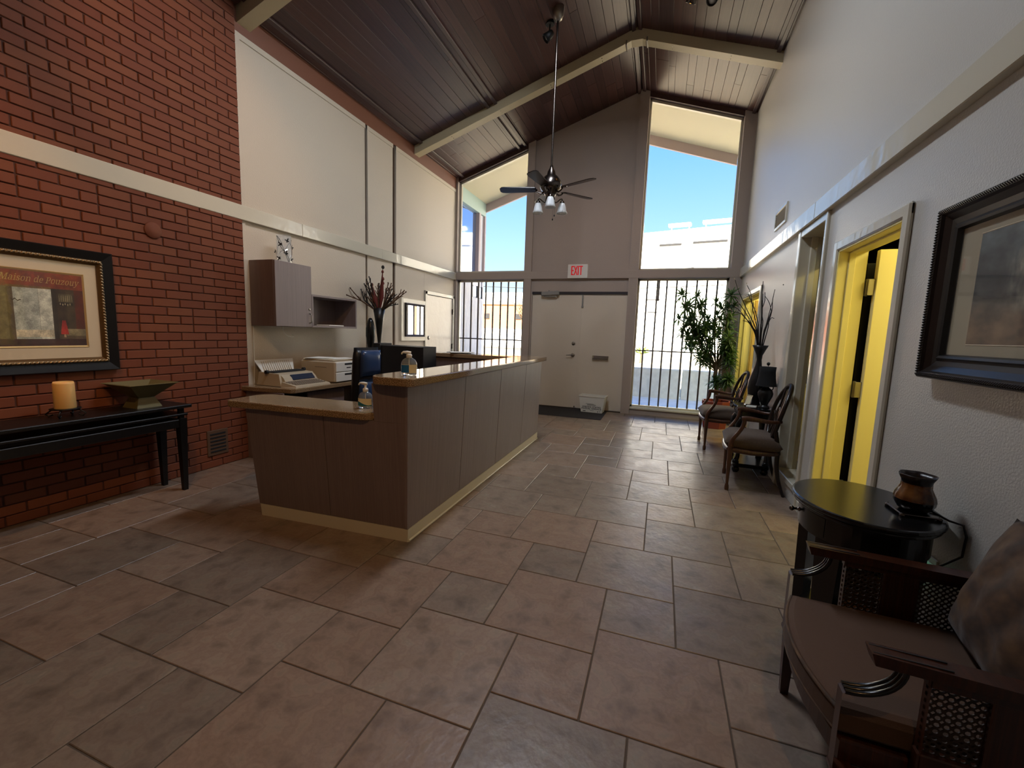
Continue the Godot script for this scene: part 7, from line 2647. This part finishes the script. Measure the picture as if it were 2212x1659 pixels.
func cane_panel(st: SurfaceTool, lo: Vector2, hi: Vector2, t: Transform3D) -> void:
	# woven cane: a sheet with rows of eight-sided holes
	var nx := int((hi.x - lo.x) / 0.0165)
	var ny := int((hi.y - lo.y) / 0.0165)
	var sx := (hi.x - lo.x) / nx
	var sy := (hi.y - lo.y) / ny
	for i in nx:
		for j in ny:
			var c := Vector2(lo.x + sx * (i + 0.5), lo.y + sy * (j + 0.5))
			var inner := []
			var outer := []
			for k in 8:
				var a := TAU * (k + 0.5) / 8.0
				inner.append(c + Vector2(cos(a) * sx, sin(a) * sy) * 0.30)
				var o := Vector2(cos(a), sin(a))
				o /= maxf(absf(o.x), absf(o.y))
				outer.append(c + Vector2(o.x * sx, o.y * sy) * 0.5)
			for k in 8:
				var l := (k + 1) % 8
				for z in [[0.0015, 1], [-0.0015, 0]]:
					var q := [t * Vector3(inner[k].x, inner[k].y, z[0]), t * Vector3(outer[k].x, outer[k].y, z[0]), t * Vector3(outer[l].x, outer[l].y, z[0]), t * Vector3(inner[l].x, inner[l].y, z[0])]
					if z[1] == 1:
						quad(st, q[0], q[1], q[2], q[3])
					else:
						quad(st, q[3], q[2], q[1], q[0])
				quad(st, t * Vector3(inner[k].x, inner[k].y, -0.0015), t * Vector3(inner[k].x, inner[k].y, 0.0015), t * Vector3(inner[l].x, inner[l].y, 0.0015), t * Vector3(inner[l].x, inner[l].y, -0.0015))


func build_cane_chair() -> void:
	# faces -x; its own frame has the front at x = 0 and the back at x = 0.56
	var t := thing("cane_armchair", "low brown armchair with cane panelled arms and a velvet seat in the near right corner", "armchair", Vector3(0.505, 0, -1.505), -0.05)
	var st: SurfaceTool
	for s in [-1.0, 1.0]:
		var z: float = s * 0.29
		# front leg, square and tapered with a small collar
		st = ms()
		hexa(st, [Vector3(0.012, 0.0, z + 0.013), Vector3(0.038, 0.0, z + 0.013), Vector3(0.038, 0.0, z - 0.013), Vector3(0.012, 0.0, z - 0.013), Vector3(0.004, 0.27, z + 0.021), Vector3(0.046, 0.27, z + 0.021), Vector3(0.046, 0.27, z - 0.021), Vector3(0.004, 0.27, z - 0.021)])
		box(st, Vector3(-0.002, 0.255, z - 0.026), Vector3(0.052, 0.275, z + 0.026), 0.005)
		obj("front_leg", st, M.cane_wood, t)
		st = ms()
		hexa(st, [Vector3(0.575, 0.0, z + 0.015), Vector3(0.605, 0.0, z + 0.015), Vector3(0.605, 0.0, z - 0.015), Vector3(0.575, 0.0, z - 0.015), Vector3(0.53, 0.30, z + 0.021), Vector3(0.575, 0.30, z + 0.021), Vector3(0.575, 0.30, z - 0.021), Vector3(0.53, 0.30, z - 0.021)])
		obj("rear_leg", st, M.cane_wood, t)
		# arm front: post that curls up in a quarter hollow to the arm board
		st = ms()
		var poly := PackedVector2Array([Vector2(0.0, 0.27), Vector2(0.165, 0.27), Vector2(0.165, 0.582), Vector2(0.118, 0.582)])
		for k in 9:
			var a := PI / 2.0 * k / 8.0
			poly.append(Vector2(0.008 + 0.112 * cos(a), 0.586 - 0.094 * sin(a)))
		poly.append(Vector2(0.0, 0.488))
		prism(st, poly, 0.034, Transform3D(Basis(), Vector3(0, 0, z - 0.017)))
		obj("arm_front", st, M.cane_wood, t)
		st = ms()
		var arc := []
		for k in 11:
			var a := PI / 2.0 * k / 10.0
			arc.append(Vector3(0.006 + 0.112 * cos(a), 0.587 - 0.094 * sin(a), z))
		for dz in [-0.014, 0.0, 0.014]:
			var sh := []
			for q in arc:
				sh.append(q + Vector3(0, 0, dz))
			tube(st, sh, 0.0065, 8)
		obj("arm_moulding", st, M.black_lacquer, t)
		# rails of the cane side
		st = ms()
		box(st, Vector3(0.16, 0.27, z - 0.015), Vector3(0.555, 0.385, z + 0.015), 0.003)
		box(st, Vector3(0.16, 0.56, z - 0.015), Vector3(0.555, 0.586, z + 0.015), 0.003)
		for x in [[0.275, 0.375], [0.515, 0.56]]:
			box(st, Vector3(x[0], 0.38, z - 0.015), Vector3(x[1], 0.565, z + 0.015), 0.003)
		obj("side_rails", st, M.cane_wood, t)
		for x in [[0.163, 0.277], [0.373, 0.517]]:
			st = ms()
			cane_panel(st, Vector2(x[0], 0.383), Vector2(x[1], 0.563), Transform3D(Basis(), Vector3(0, 0, z)))
			obj("cane_panel", st, M.cane, t)
		# arm board with two grooves
		st = ms()
		hexa(st, [Vector3(0.055, 0.585, z + 0.022), Vector3(0.57, 0.580, z + 0.027), Vector3(0.57, 0.580, z - 0.027), Vector3(0.055, 0.585, z - 0.022), Vector3(0.045, 0.616, z + 0.024), Vector3(0.57, 0.606, z + 0.03), Vector3(0.57, 0.606, z - 0.03), Vector3(0.045, 0.616, z - 0.024)])
		obj("arm_board", st, M.cane_wood, t)
		for dz in [-0.015, 0.015]:
			st = ms()
			box(st, Vector3(0.05, 0.6125, z + dz - 0.0015), Vector3(0.20, 0.6165, z + dz + 0.0015), 0.0)
			obj("groove", st, M.slot_dark, t)
	# seat frame with bowed front, cushion
	st = ms()
	var fr := PackedVector2Array()
	for k in 13:
		var u := -1.0 + 2.0 * k / 12.0
		fr.append(Vector2(0.02 - 0.045 * (1.0 - u * u), u * 0.272))
	fr.append(Vector2(0.55, 0.272))
	fr.append(Vector2(0.55, -0.272))
	slab(st, fr, 0.27, 0.335, 0.006)
	obj("seat_frame", st, M.cane_wood, t)
	st = ms()
	var cu := PackedVector2Array()
	for k in 13:
		var u := -1.0 + 2.0 * k / 12.0
		cu.append(Vector2(0.008 - 0.055 * (1.0 - u * u), u * 0.268))
	cu.append(Vector2(0.50, 0.262))
	cu.append(Vector2(0.50, -0.262))
	slab(st, cu, 0.335, 0.425, 0.022)
	obj("seat_cushion", st, M.velvet_brown, t)
	for y in [0.352, 0.412]:
		st = ms()
		var pp := []
		for k in 13:
			var u := -1.0 + 2.0 * k / 12.0
			pp.append(Vector3(0.009 - 0.055 * (1.0 - u * u), y, u * 0.262))
		tube(st, pp, 0.005, 6)
		obj("piping", st, M.velvet_gold, t)
	# back
	st = ms()
	for s in [-1.0, 1.0]:
		hexa(st, [Vector3(0.53, 0.30, s * 0.27 + 0.02), Vector3(0.57, 0.30, s * 0.27 + 0.02), Vector3(0.57, 0.30, s * 0.27 - 0.02), Vector3(0.53, 0.30, s * 0.27 - 0.02), Vector3(0.575, 0.80, s * 0.25 + 0.02), Vector3(0.608, 0.80, s * 0.25 + 0.02), Vector3(0.608, 0.80, s * 0.25 - 0.02), Vector3(0.575, 0.80, s * 0.25 - 0.02)])
	tube(st, [Vector3(0.588, 0.80, -0.265), Vector3(0.592, 0.815, -0.12), Vector3(0.592, 0.82, 0.0), Vector3(0.592, 0.815, 0.12), Vector3(0.588, 0.80, 0.265)], 0.024, 8, true, 0.7)
	obj("back_frame", st, M.cane_wood, t)
	st = ms()
	var bt := Transform3D(Basis(Vector3(0, 0, 1), Vector3(0.985, -0.13, 0), Vector3(0.13, 0.985, 0)).orthonormalized(), Vector3(0.565, 0.585, 0))
	cushion(st, Vector3(0.50, 0.03, 0.40), 0.004, bt, 10, 0.0, 5.0)
	obj("back_pad", st, M.velvet_brown, t)
	# loose pillow leaning on the back
	t = thing("throw_pillow", "crumpled golden brown velvet pillow leaning in the cane armchair", "pillow", Vector3(0.975, 0.64, -1.47), -0.05)
	st = ms()
	var pt := Transform3D(Basis(Vector3(0, 0, 1), Vector3(0.97, -0.24, 0), Vector3(0.24, 0.97, 0)).orthonormalized() * Basis(Vector3.UP, 0.12), Vector3.ZERO)
	cushion(st, Vector3(0.42, 0.05, 0.40), 0.042, pt, 22, 0.010, 2.4)
	obj("pillow_body", st, M.velvet_gold, t)
